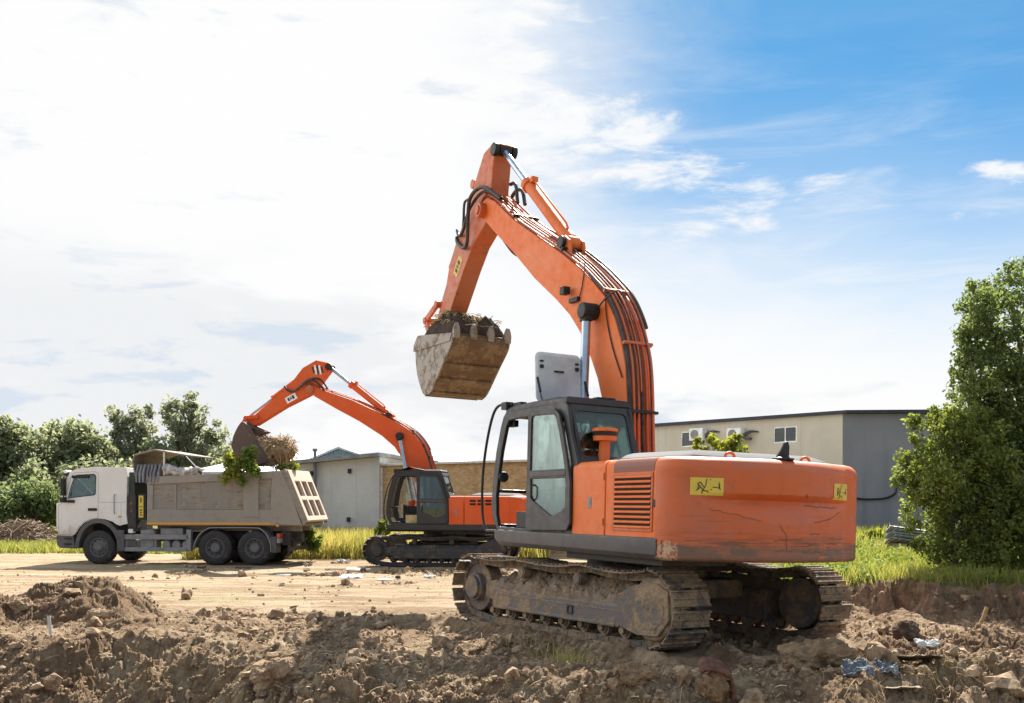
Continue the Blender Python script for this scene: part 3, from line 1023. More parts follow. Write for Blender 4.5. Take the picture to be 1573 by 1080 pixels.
def make_track(parent, yv, mats, yaw, far=False):
    """one crawler track: belt, frame, sprocket, idler, rollers"""
    ca, sa = math.cos(yaw), math.sin(yaw)

    def W(p):
        x, y, z = p
        return (x * ca - y * sa, x * sa + y * ca, z)
    root = empty('crawler_track', (0, 0, 0), parent)
    root.rotation_euler = (0, 0, yaw)
    side = 1 if yv > 0 else -1
    # centre line of the chain
    R1, R2 = 0.40, 0.40
    cr, ci = (-1.99, 0.53), (1.99, 0.51)
    path = []
    for k in range(41):
        path.append((-1.60 + 3.2 * k / 40, 0.065))
    for k in range(1, 20):
        a = -math.pi / 2 + math.pi * k / 20 * 1.0
        path.append((ci[0] + R2 * math.cos(a), ci[1] + R2 * math.sin(a)))
    for k in range(41):
        x = ci[0] - (ci[0] - cr[0]) * k / 40
        sag = -0.045 * abs(math.sin(math.pi * (x + 0.62) / 1.45)) if abs(x) < 1.9 else 0
        path.append((x, 0.925 + 0.02 * math.sin(k * 0.5) * 0.4 + sag))
    for k in range(1, 20):
        a = math.pi / 2 + math.pi * k / 20
        path.append((cr[0] + R1 * math.cos(a), cr[1] + R1 * math.sin(a)))
    P = np.array(path + [path[0]])
    d = np.r_[0, np.cumsum(np.linalg.norm(np.diff(P, axis=0), axis=1))]
    L = d[-1]
    n = 50
    bel = MB()
    rng = random.Random(3 + side)
    for i in range(n):
        s = (i + 0.5) / n * L
        p = np.array([np.interp(s, d, P[:, 0]), np.interp(s, d, P[:, 1])])
        a, b = np.interp([(s - .06) % L, (s + .06) % L], d, P[:, 0]), np.interp([(s - .06) % L, (s + .06) % L], d, P[:, 1])
        t = np.array([a[1] - a[0], b[1] - b[0]])
        t /= np.linalg.norm(t)
        o = np.array([t[1], -t[0]])                      # outward
        hl = L / n * 0.49
        j = rng.uniform(-0.004, 0.004)

        def blk(u0, u1, o0, o1, y0, y1):
            vs = []
            for u in (u0, u1):
                for w in (o0, o1):
                    q = p + t * u + o * (w + j)
                    for y in (y0, y1):
                        vs.append((q[0], y, q[1]))
            bel.add(vs, [(0, 1, 3, 2), (4, 6, 7, 5), (0, 4, 5, 1), (2, 3, 7, 6), (0, 2, 6, 4), (1, 5, 7, 3)])
        blk(-hl, hl * 0.94, 0.045, 0.066, yv - 0.30, yv + 0.30)
        for g, hh in ((-0.88, 0.024), (-0.05, 0.022), (0.80, 0.024)):
            blk(hl * g - 0.010, hl * g + 0.010, 0.064, 0.064 + hh, yv - 0.297, yv + 0.297)
        for yy in (-0.10, 0.10):
            blk(-hl * 1.05, hl * 1.05, -0.045, 0.047, yv + yy - 0.022, yv + yy + 0.022)
        blk(-0.022, 0.022, -0.03, 0.02, yv - 0.13, yv + 0.13)
        for bx_ in (-0.19, 0.19):
            blk(-0.05, -0.02, 0.066, 0.082, yv + bx_ - 0.016, yv + bx_ + 0.016)
    bel.build('crawler_belt', mats['belt'], root, 0.004, label=None)
    # frame with a sloped top plate
    fr = MB()
    yo = yv + side * 0.235
    yi = yv - side * 0.20
    sec = [(yi, 0.25), (yo, 0.25), (yo, 0.52), (yv + side * 0.10, 0.70), (yv - side * 0.10, 0.72), (yi, 0.60)]
    rings = [[(x, y, z) for y, z in sec] for x in (-1.42, 1.42)]
    fr.loft(rings)
    rings = []
    for x, k in ((1.40, 0.0), (1.72, 0.06)):
        rings.append([(x, yv - 0.16, 0.32 + k), (x, yv + 0.16, 0.32 + k), (x, yv + 0.16, 0.66 - k), (x, yv - 0.16, 0.66 - k)])
    fr.loft(rings)
    fr.box(-1.35, 1.35, yo - 0.03 if side > 0 else yo - 0.02, yo + 0.02 if side > 0 else yo + 0.03, 0.25, 0.30)
    fr.build('track_frame', mats['frame'], root, 0.015)
    if not far:
        # square access hole with its rim
        h = MB()
        h.ring(rrect(-0.50, -0.38, 0.33, 0.45, 0.02), [rrect(-0.48, -0.40, 0.35, 0.43, 0.015)], yo, yo + side * 0.015, lambda a, b, w: (a, w, b))
        h.build('access_hole', M['black'], root)
    # sprocket with the big final-drive cover at the rear
    sp = MB()
    ye = yv + side * 0.24
    prof = [(0.02, 0.02), (0.26, 0.02), (0.28, 0.0), (0.385, -0.03), (0.40, -0.06), (0.40, -0.16), (0.30, -0.2)]
    sp.lathe([(r, side * h) for r, h in prof], (cr[0], ye, cr[1]), 'y', 10 if not far else 20)
    for k in range(21):
        a = 2 * math.pi * k / 21
        c = Vector((cr[0] + 0.37 * math.cos(a), yv, cr[1] + 0.37 * math.sin(a)))
        Rm = Matrix.Rotation(-a, 3, 'Y')
        sp.box(c.x - 0.035, c.x + 0.035, yv - 0.035, yv + 0.035, c.z - 0.035, c.z + 0.035, Rm)
    sp.cyl((cr[0], yv - 0.18, cr[1]), (cr[0], yv + 0.2, cr[1]), 0.34, seg=24)
    # housing plate reaching forward from the final drive
    gp = [(-2.33, 0.42), (-2.30, 0.75), (-2.10, 0.84), (-1.70, 0.80), (-1.40, 0.66), (-1.40, 0.28), (-1.75, 0.20), (-2.15, 0.22)]
    sp.plate_xz(gp, ye - side * 0.06, ye + side * 0.012)
    sp.build('sprocket', mats['frame'], root, 0.012, 40)
    idl = MB()
    idl.cyl((ci[0], yv - 0.11, ci[1]), (ci[0], yv + 0.11, ci[1]), 0.36, seg=30)
    idl.cyl((ci[0], yv - 0.07, ci[1]), (ci[0], yv + side * 0.20, ci[1]), 0.21, seg=24)
    idl.cyl((ci[0], yv, ci[1]), (ci[0], yv + side * 0.25, ci[1]), 0.17, seg=24)
    idl.build('idler_wheel', mats['frame'], root, 0.012, 40)
    for k in range(8):
        x = -1.45 + 2.9 * k / 7
        r = MB()
        r.cyl((x, yv - 0.17, 0.215), (x, yv + 0.17, 0.215), 0.075, seg=16)
        r.cyl((x, yv - 0.15, 0.215), (x, yv - 0.08, 0.215), 0.105, seg=16)
        r.cyl((x, yv + 0.08, 0.215), (x, yv + 0.15, 0.215), 0.105, seg=16)
        r.cyl((x, yv - 0.22, 0.215), (x, yv + 0.22, 0.215), 0.045, seg=12)
        r.build('track_roller', mats['belt'], root, 0, 40)
    for x in (-0.55, 0.72):
        r = MB()
        r.cyl((x, yv - 0.10, 0.80), (x, yv + side * 0.235, 0.80), 0.062, seg=16)
        r.cyl((x, yv + side * 0.10, 0.80), (x, yv + side * 0.22, 0.80), 0.080, seg=16)
        r.box(x - 0.06, x + 0.06, yv - 0.05, yv + 0.05, 0.66, 0.80)
        r.build('carrier_roller', mats['frame'], root, 0, 40)
    if not far:
        # earth caked on the sloping top of the frame
        nx, ny = 150, 40
        X, T = np.meshgrid(np.linspace(-1.9, 1.36, nx), np.linspace(0, 1, ny))
        yb = yv - side * 0.20 + side * 0.44 * T
        zb = np.where(T < 0.45, 0.69, 0.69 - (T - 0.45) / 0.55 * 0.22)
        edge = smooth(T, 0, 0.08) * smooth(1 - T, 0, 0.12) * smooth(X, -1.9, -1.7) * smooth(1.36 - X, 0, 0.15)
        lump = (0.03 + 0.22 * fbm(X * 3 + 5, T * 2 + X * 0.3, 5, 14, 0.6) * (0.5 + 0.7 * fbm(X * 1.1, T * 0 + 3, 3, 4)) + 0.05 * worley(X * 9, T * 5, 8)
                - 0.02 * (np.abs(np.sin(X * 7)) > 0.98))
        zz = zb + edge * lump - (1 - edge) * 0.02
        zz = np.minimum(zz, 0.845)
        yy = yb + side * edge * 0.05 * fbm(X * 5, T * 4, 3, 19)
        v = np.stack([X.ravel(), yy.ravel(), zz.ravel()], 1)
        idx = np.arange(nx * ny).reshape(ny, nx)
        f = np.stack([idx[:-1, :-1], idx[:-1, 1:], idx[1:, 1:], idx[1:, :-1]], -1).reshape(-1, 4)
        mesh_arrays('caked_mud', v, f, M['mud'], root, False)
    return root


def make_bucket(parent, floor, mats, hw=0.6, teeth_dir=(-0.10, 1.0), pivot=None):
    """bucket shell from its side profile (lip first, hinge last); hw = half width"""
    th = 0.035
    floor = [(a, c) for a, c in spline(floor, 4)]
    inner = offset_path(floor, th)
    cen = np.mean(np.array(floor), 0)
    if np.linalg.norm(np.array(inner[14]) - cen) > np.linalg.norm(np.array(floor[14]) - cen):
        inner = offset_path(floor, -th)
    sh = MB()
    loop = list(floor) + list(reversed(inner))
    sh.prism_xz(loop, -hw + 0.02, hw - 0.02)
    # wear strips across the floor
    P = np.array(floor)
    d = np.r_[0, np.cumsum(np.linalg.norm(np.diff(P, axis=0), axis=1))]
    outp = np.array(offset_path(floor, -0.035)) if np.allclose(inner, offset_path(floor, th)) else np.array(offset_path(floor, 0.035))
    Q = np.array([np.interp(np.linspace(0, d[-1], 80), d, P[:, i]) for i in (0, 1)]).T
    O = np.array([np.interp(np.linspace(0, d[-1], 80), d, outp[:, i]) for i in (0, 1)]).T
    for a in (1, 16, 25, 34, 43):
        b = a + (12 if a == 1 else 5)
        loop = [tuple(q) for q in Q[a:b]] + [tuple(q) for q in reversed(O[a:b])]
        sh.prism_xz(loop, -hw + 0.03, hw - 0.03)
    ob = sh.build('bucket', mats['bucket'], parent, 0.006, 35)
    for s in (-1, 1):
        p = MB()
        p.prism_xz(floor, s * (hw - 0.022), s * (hw + 0.012))
        # reinforcing strip along the top edge of the side plate
        a, b = np.array(floor[0]), np.array(floor[-5])
        dn = (np.mean(np.array(floor), 0) - (a + b) / 2)
        dn = dn / np.linalg.norm(dn) * 0.16
        p.prism_xz([tuple(a + (b - a) * .01), tuple(a + (b - a) * 0.99), tuple(a + (b - a) * 0.97 + dn), tuple(a + (b - a) * 0.02 + dn)],
                   s * (hw + 0.012), s * (hw + 0.030))
        p.build('side_plate', mats['side'], ob, 0.006)
    lip = np.array(floor[0])
    td = np.array(teeth_dir) / np.linalg.norm(teeth_dir)
    tn = np.array([-td[1], td[0]])
    for k in range(4):
        y = hw * (-0.90 + 1.80 * k / 3)
        t = MB()
        rings = []
        for u, w, h in ((-0.10, 0.062, 0.052), (0.04, 0.066, 0.054), (0.13, 0.052, 0.038), (0.20, 0.034, 0.012)):
            c = lip + td * u
            rings.append([(c[0] + tn[0] * h, y - w, c[1] + tn[1] * h), (c[0] + tn[0] * h, y + w, c[1] + tn[1] * h),
                          (c[0] - tn[0] * h, y + w, c[1] - tn[1] * h), (c[0] - tn[0] * h, y - w, c[1] - tn[1] * h)])
        t.loft(rings)
        t.build('tooth', mats['side'], ob, 0.012)
    # hinge ears
    if pivot:
        for s in (-1, 1):
            e = MB()
            a, b = np.array(floor[-1]), np.array(floor[-5])
            e.prism_xz([(pivot[0] - 0.12, pivot[1] - 0.1), (pivot[0] + 0.14, pivot[1] + 0.12), (b[0] + 0.02, b[1] + 0.02), (a[0] + (b[0] - a[0]) * .5, a[1] - 0.3), (a[0] - 0.45, a[1] - 0.12)],
                       s * 0.21 - 0.03, s * 0.21 + 0.03)
            e.build('hinge_ear', mats['bucket'], ob, 0.01)
    return ob


def excavator(name, label, loc, th, roll, scale, cfg):
    """x forward, y left, z up from the ground under the slewing ring"""
    far = cfg['far']
    root = empty(name, loc)
    root.rotation_mode = 'QUATERNION'
    Rz = Matrix.Rotation(th + math.pi / 2, 3, 'Z')
    root.rotation_quaternion = (Rz @ Matrix.Rotation(roll, 3, 'X')).to_quaternion()
    root.scale = (scale,) * 3
    tag(root, label, 'excavator', 'excavators on the site')
    org, cwm = cfg['orange'], cfg['cw']
    yaw = cfg['yaw']
    tm = dict(belt=cfg['belt'], frame=cfg['frame'])
    make_track(root, 1.30, tm, yaw, far)
    make_track(root, -1.30, tm, yaw, far)
    b = MB()
    b.box(-1.0, 1.0, -1.12, 1.12, 0.52, 0.78)
    b.box(-0.62, 0.62, -0.75, 0.75, 0.42, 0.90)
    o = b.build('undercarriage_frame', cfg['frame'], root, 0.03)
    o.rotation_euler = (0, 0, yaw)
    b = MB()
    b.cyl((0, 0, 0.86), (0, 0, 1.14), 0.72, seg=40)
    b.build('slewing_ring', M['chassis'], root, 0.01, 40)
    # platform
    b = MB()
    b.box(-2.50, 1.40, -1.40, 1.40, 1.14, 1.36)
    b.box(-2.40, -0.2, 0.35, 1.30, 1.05, 1.14)
    b.build('platform', M['chassis'], root, 0.01)
    for s in (1, -1):
        b = MB()
        rings = []
        for x, zb, zt, yin in ((-2.54, 1.13, 1.385, 0), (1.50, 1.15, 1.385, 0), (1.64, 1.20, 1.375, 0.02), (1.70, 1.28, 1.365, 0.05)):
            y0, y1 = s * (1.36), s * (1.50 - yin)
            rings.append([(x, y0, zb), (x, y1 - s * 0.05, zb), (x, y1, zb + 0.06), (x, y1, zt - 0.015), (x, y1 - s * 0.015, zt), (x, y0, zt)])
        b.loft(rings)
        b.build('side_skirt', cfg['skirt'], root, 0.006, 40)
    # left bodywork: two doors with rounded shoulders
    def body(x0, x1, s, zt=2.325, yin=0.45, r=0.10):
        sec = [(s * yin, 1.37), (s * 1.465, 1.37), (s * 1.465, zt - r)]
        for k in range(1, 6):
            a = math.pi / 2 * k / 5
            sec.append((s * (1.465 - r + r * math.cos(a)), zt - r + r * math.sin(a)))
        sec.append((s * yin, zt))
        m = MB()
        m.loft([[(x, y, z) for y, z in sec] for x in (x0, x1)])
        return m
    xs = -0.96 if far else -1.39
    body(xs + 0.005, -0.45 if far else -0.60, 1).build('front_service_door', org, root, 0.012, 40)
    dm = body(-2.50, xs - 0.015, 1)
    sd = dm.build('rear_service_door', org, root, 0.012, 40)
    body(-2.50, 0.55, -1).build('right_housing', org, root, 0.012, 40)
    m = MB()
    m.box(-2.50, -0.72, -0.44, 0.44, 1.37, 2.315)
    m.build('engine_bay', org, root, 0.01)
    # lock
    m = MB()
    lx = -0.68 if far else -1.03
    m.cyl((lx, 1.464, 1.80), (lx, 1.475, 1.80), 0.034, seg=18)
    m.box(lx - 0.045, lx + 0.045, 1.462, 1.470, 1.72, 1.865)
    m.build('door_lock', M['grey'], root, 0.004)
    if not far:
        for z_ in (1.55, 2.12):
            m = MB()
            m.cyl((-1.362, 1.470, z_ - 0.045), (-1.362, 1.470, z_ + 0.045), 0.012, seg=8)
            m.build('hinge', M['arm'], root)
        m = MB()
        m.box(-2.475, -2.43, 1.463, 1.474, 1.74, 1.83)
        m.build('door_latch', M['black'], sd, 0.004)
    # louvred grille
    g0, g1, z0, z1 = -2.40, -1.60, 1.47, 2.13
    if far:
        for q in range(3):
            m = MB()
            for k in range(2):
                m.box(-1.36 - q * 0.26, -1.16 - q * 0.26, 1.462, 1.472, 2.02 + k * 0.11, 2.09 + k * 0.11)
            m.build('vent_slots', M['grille_back'], sd)
    else:
        m = MB()
        m.box(g0, g1, 1.462, 1.468, z0, z1)
        m.build('grille_recess', M['grille_back'], sd)
        m = MB()
        nl = 11
        for k in range(nl):
            zc = z0 + (k + 0.5) / nl * (z1 - z0)
            pr = [(1.466, zc + 0.014), (1.474, zc + 0.016), (1.490, zc - 0.006), (1.486, zc - 0.014), (1.468, zc - 0.004)]
            m.loft([[(x, y, z) for y, z in pr] for x in (g0 + 0.015, g1 - 0.015)])
        m.build('louvre_grille', M['orange'], sd)
        m = MB()
        m.ring([(g0 - .02, z0 - .02), (g1 + .02, z0 - .02), (g1 + .02, z1 + .02), (g0 - .02, z1 + .02)],
               [[(g0 + .015, z0 + .015), (g1 - .015, z0 + .015), (g1 - .015, z1 - .015), (g0 + .015, z1 - .015)]],
               1.462, 1.478, lambda a, c, w: (a, w, c))
        m.build('grille_frame', M['arm'], sd, 0.003)
        # mesh intake over the rounded shoulder
        mm, t, bs = new_mat('rusty_mesh_screen')
        v = t.obj()
        w1 = t.math('SINE', t.math('MULTIPLY', t.sep(v)[0], 190.0))
        w2 = t.math('SINE', t.math('MULTIPLY', t.sep(v)[2], 150.0))
        f = t.ramp(t.math('MULTIPLY', w1, w2), -0.1, 0.3)
        t.put(bs.inputs['Base Color'], t.mix(f, (0.30, 0.075, 0.035), (0.06, 0.02, 0.015)))
        m = MB()
        sec = [(1.469, 2.16), (1.469, 2.225)]
        for k in range(1, 6):
            a = math.pi / 2 * k / 5 * 0.85
            sec.append((1.365 + 0.104 * math.cos(a), 2.225 + 0.104 * math.sin(a)))
        m.loft([[(x, y, z) for y, z in sec] for x in (-2.44, -1.58)], closed=False, cap=False)
        m.build('intake_screen', mm, sd)
    # counterweight
    P, d = cw_surface()
    ns, S = 110, d[-1]
    zs = sorted(set(list(np.linspace(1.13, 1.18, 5)) + list(np.linspace(1.18, 2.22, 56)) + list(np.linspace(2.22, 2.33, 8)) + [1.835]))
    vs = [cw_point(S * i / (ns - 1), z) for z in zs for i in range(ns)]
    nz = len(zs)
    fs = [(j * ns + i, j * ns + i + 1, (j + 1) * ns + i + 1, (j + 1) * ns + i) for j in range(nz - 1) for i in range(ns - 1)]
    m = MB()
    m.add(vs, fs)
    m.add([vs[i] for i in range(ns)], [tuple(range(ns - 1, -1, -1))])
    m.add([vs[(nz - 1) * ns + i] for i in range(ns)], [tuple(range(ns))])
    cw = m.build('counterweight', cwm, root, 0, 32)
    if not far:
        sa, sb = 0.44, 0.84

        def sticker(s0, s1, zb, zt, rot=0.0):
            m = MB()
            n = 8
            for i in range(n + 1):
                s = s0 + (s1 - s0) * i / n
                for j in range(7):
                    m.v.append(cw_point(s, zb + (zt - zb) * j / 6, 0.005))
            m.f = [(7 * i + j, 7 * i + 7 + j, 7 * i + 8 + j, 7 * i + 1 + j) for i in range(n) for j in range(6)]
            st = m.build('warning_sticker', M['yellow'], cw)
            return st

        def strokes(s0, s1, zb, zt, segs, w=0.011, name='pictogram', mat=M['ink'], lift=0.009):
            m = MB()
            for (u0, v0, u1, v1) in segs:
                n = 3
                du, dv = (u1 - u0) * (s1 - s0), (v1 - v0) * (zt - zb)
                l = math.hypot(du, dv) or 1
                pu, pv = -dv / l * w / 2, du / l * w / 2
                o = len(m.v)
                for i in range(n + 1):
                    k = i / n
                    s = s0 + (u0 + (u1 - u0) * k) * (s1 - s0)
                    z = zb + (v0 + (v1 - v0) * k) * (zt - zb)
                    m.v.append(cw_point(s + pu, z + pv, lift))
                    m.v.append(cw_point(s - pu, z - pv, lift))
                m.f += [(o + 2 * i, o + 2 * i + 2, o + 2 * i + 3, o + 2 * i + 1) for i in range(n)]
            m.build(name, mat, cw)
        pic = [(0.50, 0.95, 0.46, 0.55), (0.46, 0.55, 0.36, 0.25), (0.36, 0.25, 0.34, 0.08), (0.36, 0.27, 0.54, 0.24), (0.54, 0.24, 0.55, 0.15),
               (0.20, 0.62, 0.29, 0.74), (0.29, 0.74, 0.42, 0.42), (0.22, 0.36, 0.24, 0.60), (0.24, 0.60, 0.36, 0.33), (0.17, 0.25, 0.29, 0.44), (0.60, 0.90, 0.63, 0.90),
               (0.68, 0.47, 0.82, 0.47), (0.86, 0.72, 0.87, 0.53), (0.85, 0.63, 0.90, 0.60), (0.87, 0.53, 0.85, 0.40), (0.87, 0.53, 0.90, 0.32), (0.62, 0.34, 0.66, 0.32), (0.86, 0.76, 0.875, 0.76)]
        sticker(sa, sb, 1.885, 2.085)
        strokes(sa, sb, 1.885, 2.085, pic)
        sticker(2.50, 2.86, 1.885, 2.085)
        strokes(2.50, 2.86, 1.885, 2.085, [(u0, v0, u1, v1) for u0, v0, u1, v1 in pic], 0.010)
        # dark gouges across the back
        rs = random.Random(12)

        def gouge(pts, w):
            seg = []
            for a, c in zip(pts[:-1], pts[1:]):
                n = 5
                q = [(a[0] + (c[0] - a[0]) * i / n + rs.uniform(-.006, .006), a[1] + (c[1] - a[1]) * i / n + rs.uniform(-.012, .012)) for i in range(n + 1)]
                seg += [(q[i][0], q[i][1], q[i + 1][0], q[i + 1][1]) for i in range(n)]
            strokes(1.44, 2.66, 1.2, 2.0, seg, w, 'gouge', M['scratch'], 0.003)
        gouge([(0.10, 0.46), (0.18, 0.30), (0.185, 0.10)], 0.009)
        gouge([(0.42, 0.92), (0.46, 0.86)], 0.010)
        gouge([(0.47, 0.755), (0.70, 0.740), (0.95, 0.735)], 0.010)
        gouge([(0.55, 0.50), (0.80, 0.56), (0.98, 0.66)], 0.009)
        gouge([(-0.62, 0.66), (-0.40, 0.60), (-0.10, 0.50)], 0.006)
        for k in range(16):
            a, z_, l_ = rs.uniform(-0.7, 0.85), rs.uniform(0.02, 0.36), rs.uniform(0.06, 0.30)
            gouge([(a, z_), (a + l_, z_ + rs.uniform(-.015, .015))], rs.uniform(0.004, 0.010))
        def cw_line(s0, s1, z0, z1, w, name, mat, lift=0.006):
            m = MB()
            n = 24
            for i in range(n + 1):
                s, z = s0 + (s1 - s0) * i / n, z0 + (z1 - z0) * i / n
                dv = (w / 2, 0) if abs(z1 - z0) > abs(s1 - s0) else (0, w / 2)
                m.v.append(cw_point(s - dv[0], z - dv[1], lift))
                m.v.append(cw_point(s + dv[0], z + dv[1], lift))
            m.f = [(2 * i, 2 * i + 2, 2 * i + 3, 2 * i + 1) for i in range(n)]
            m.build(name, mat, cw)
        for s_, z_ in ((0.10, 1.22), (0.10, 1.34)):
            m = MB()
            p_ = Vector(cw_point(s_, z_))
            q_ = Vector(cw_point(s_, z_, 0.02))
            m.cyl(p_, q_, 0.020, seg=8)
            m.build('bolt', M['arm'], cw, 0.003)
        for y_ in (0.62, -0.55):
            m = MB()
            m.tube(spline([(-2.74, y_ - 0.07, 2.30), (-2.74, y_ - 0.06, 2.375), (-2.74, y_, 2.40), (-2.74, y_ + 0.06, 2.375), (-2.74, y_ + 0.07, 2.30)]), 0.018, 8)
            m.build('lifting_eye', M['arm'], cw)
        # convex mirror standing on the rear edge
        m = MB()
        m.lathe([(0.0, 0.0), (0.12, 0.0), (0.135, 0.02), (0.10, 0.045), (0.0, 0.06)], (-2.98, 0.02, 2.325), 'z', 24)
        fin = [(-0.11, 0.04), (-0.03, 0.13), (0.02, 0.22), (0.06, 0.235), (0.085, 0.17), (0.08, 0.05)]
        m.ring(fin, [], -3.0, -2.955, lambda a, c, w: (w, 0.02 - a * 1.0, 2.325 + c))
        m.build('rear_mirror', M['black'], root, 0.012, 40)
    # raised grey hood
    m = MB()
    m.loft([[(-2.60 + i, 1.08 - j, z), (-1.10 - i * 1.5, 1.22 - j, z), (-1.00 - i * 1.5, -1.05 + j, z), (-2.66 + i, -1.05 + j, z)]
            for i, j, z in ((0, 0, 2.318), (0.02, 0.02, 2.36), (0.16, 0.20, 2.43), (0.20, 0.26, 2.437))])
    m.build('engine_hood', M['greyhood'], root, 0.02, 30)
    # air pre-cleaner
    if not far:
        m = MB()
        cx, cy = -0.66, 1.02
        m.tube([(cx + 0.03, cy, 2.28), (cx + 0.015, cy, 2.45), (cx, cy, 2.66)], 0.105, 20, taper=[0.085, 0.078, 0.070])
        pc = m.build('air_pre_cleaner', M['orange'], root, 0, 40)
        m = MB()
        m.lathe([(0.06, 2.615), (0.155, 2.625), (0.162, 2.685)], (cx, cy, 0), 'z', 32)
        m.lathe([(0.168, 2.745), (0.174, 2.752), (0.170, 2.785), (0.13, 2.798), (0.0, 2.80)], (cx, cy, 0), 'z', 32)
        m.build('bowl', M['orange'], pc, 0, 40)
        m = MB()
        m.lathe([(0.162, 2.685), (0.164, 2.692), (0.164, 2.740), (0.168, 2.745)], (cx, cy, 0), 'z', 32)
        m.build('band', M['black'], pc, 0, 40)
    # ---------------- cab
    outer = [(1.62, 1.375), (1.78, 1.55), (1.83, 1.80), (1.80, 2.15), (1.72, 2.54), (1.59, 2.91), (1.50, 3.08), (1.36, 3.18), (0.60, 3.20), (-0.30, 3.17), (-0.40, 3.08), (-0.49, 2.73), (-0.68, 2.33), (-0.74, 2.01), (-0.74, 1.375)]
    door_hole = [(1.58, 1.43), (1.655, 1.60), (1.68, 1.88), (1.62, 2.24), (1.54, 2.56), (1.40, 2.92), (1.32, 3.01), (0.68, 3.03), (0.62, 2.98), (0.60, 1.50), (0.66, 1.42)]
    rear_hole = [(0.50, 1.56), (0.50, 2.98), (0.45, 3.03), (-0.16, 3.01), (-0.28, 2.92), (-0.40, 2.60), (-0.56, 2.20), (-0.58, 1.62), (-0.52, 1.54)]
    cab_l = MB()
    cab_l.plate_xz(outer, 1.39, 1.45, [door_hole, rear_hole])
    right_holes = [[(1.58, 1.60), (1.655, 1.88), (1.60, 2.24), (1.54, 2.56), (1.40, 2.92), (1.32, 3.01), (0.68, 3.03), (0.62, 2.98), (0.60, 1.66), (0.66, 1.58)],
                   [(0.50, 1.66), (0.50, 2.98), (0.45, 3.03), (-0.16, 3.01), (-0.28, 2.92), (-0.40, 2.60), (-0.56, 2.30), (-0.52, 1.70)]]
    cab_l.plate_xz(outer, 0.42, 0.48, right_holes)
    # cross members at the front and the back wall with its window
    cab_l.box(1.50, 1.74, 0.48, 1.39, 1.40, 1.47)
    cab_l.box(1.36, 1.50, 0.48, 1.39, 3.06, 3.14)
    cab_l.box(1.60, 1.72, 0.48, 1.39, 1.94, 1.99)
    cab_l.box(-0.72, 1.60, 0.48, 1.39, 1.37, 1.42)

    def rear_x(z):
        return float(np.interp(z, [1.375, 2.01, 2.33, 2.73, 3.08, 3.17], [-0.74, -0.74, -0.68, -0.49, -0.40, -0.34]))
    ro = [(0.48, 1.42), (1.39, 1.42), (1.39, 2.33), (1.39, 3.12), (0.48, 3.12), (0.48, 2.33)]
    rh = rrect(0.53, 1.34, 2.42, 3.03, 0.07)
    cab_l.ring(ro, [rh], 0.005, 0.065, lambda a, c, w: (rear_x(c) + w, a, c))
    cab = cab_l.build('cab', M['cabgrey'], root, 0.012)
    m = MB()
    m.loft([[(1.42 - i, 0.42 + j, z), (1.42 - i, 1.45 - j, z), (0.6, 1.455 - j, z + .01), (-0.36 + i, 1.45 - j, z), (-0.36 + i, 0.42 + j, z), (0.6, 0.415 + j, z + .01)] for i, j, z in ((0, 0, 3.13), (0, 0, 3.19), (0.05, 0.05, 3.225), (0.2, 0.2, 3.235))])
    m.build('roof', M['cabgrey'], cab, 0.01)
    m = MB()
    m.ring(rrect(0.50, 1.37, 2.39, 3.06, 0.08), [], 0.025, 0.033, lambda a, c, w: (rear_x(c) + w, a, c))
    m.build('rear_window', M['glass_rear'], cab)
    m = MB()
    m.plate_xz([(x, z) for x, z in right_holes[0]], 0.447, 0.453)
    m.build('side_window', M['glass_clear'], cab)
    m = MB()
    m.plate_xz([(x, z) for x, z in right_holes[1]], 0.447, 0.453)
    m.build('side_window', M['glass'], cab)
    # windscreen between the front pillars
    fp = [(1.78, 1.60), (1.80, 1.84), (1.77, 2.15), (1.69, 2.54), (1.56, 2.90), (1.47, 3.07)]
    m = MB()
    m.loft([[(x, y, z) for x, z in fp] for y in (0.48, 1.39)], closed=False, cap=False)
    if far:
        m.build('windscreen', M['glass_clear'], cab)
    # door: near machine folded back against the rear side window, far one likewise
    dz = [(0.60, 1.40), (0.60, 3.05), (0.54, 3.09), (-0.14, 3.07), (-0.27, 2.98), (-0.38, 2.74), (-0.50, 2.40), (-0.60, 2.05), (-0.62, 1.52), (-0.54, 1.42)]
    up = [(0.50, 2.24), (0.50, 2.97), (0.46, 3.01), (-0.12, 2.99), (-0.20, 2.93), (-0.30, 2.70), (-0.40, 2.42), (-0.46, 2.24)]
    lo = [(0.48, 2.12), (-0.47, 2.12), (-0.49, 2.02), (-0.49, 1.74), (-0.40, 1.68), (-0.12, 1.60), (0.18, 1.72), (0.42, 1.82), (0.48, 1.90)]
    m = MB()
    m.plate_xz(dz, 1.475, 1.515, [up, lo])
    dr = m.build('door', M['cabgrey'] if far else M['skirt_dark'], cab, 0.008)
    for hl in (up, lo):
        m = MB()
        m.plate_xz(hl, 1.492, 1.497)
        m.build('door_window', M['glass'], dr)
    m = MB()
    m.box(-0.48, 0.50, 1.513, 1.522, 2.15, 2.21)
    m.build('door_rail', M['skirt'], dr, 0.004)
    m = MB()
    m.tube([(0.40, 1.50, 2.04), (0.40, 1.545, 2.0), (0.40, 1.545, 1.86), (0.40, 1.50, 1.82)], 0.014, 8)
    m.build('door_handle', M['black'], dr)
    # seat, consoles, levers
    m = MB()
    m.box(0.05, 0.60, 0.70, 1.20, 1.72, 1.86)
    m.loft([[(x, y, z) for x, y in ((x0, 0.70), (x0, 1.20), (x1, 1.20), (x1, 0.70))] for z, x0, x1 in ((1.84, -0.10, 0.12), (2.30, -0.22, -0.06), (2.52, -0.27, -0.14))])
    m.box(-0.34, -0.20, 0.82, 1.08, 2.54, 2.76)
    m.box(0.10, 0.55, 0.78, 1.12, 1.42, 1.72)
    m.build('seat', M['seat'], cab, 0.04)
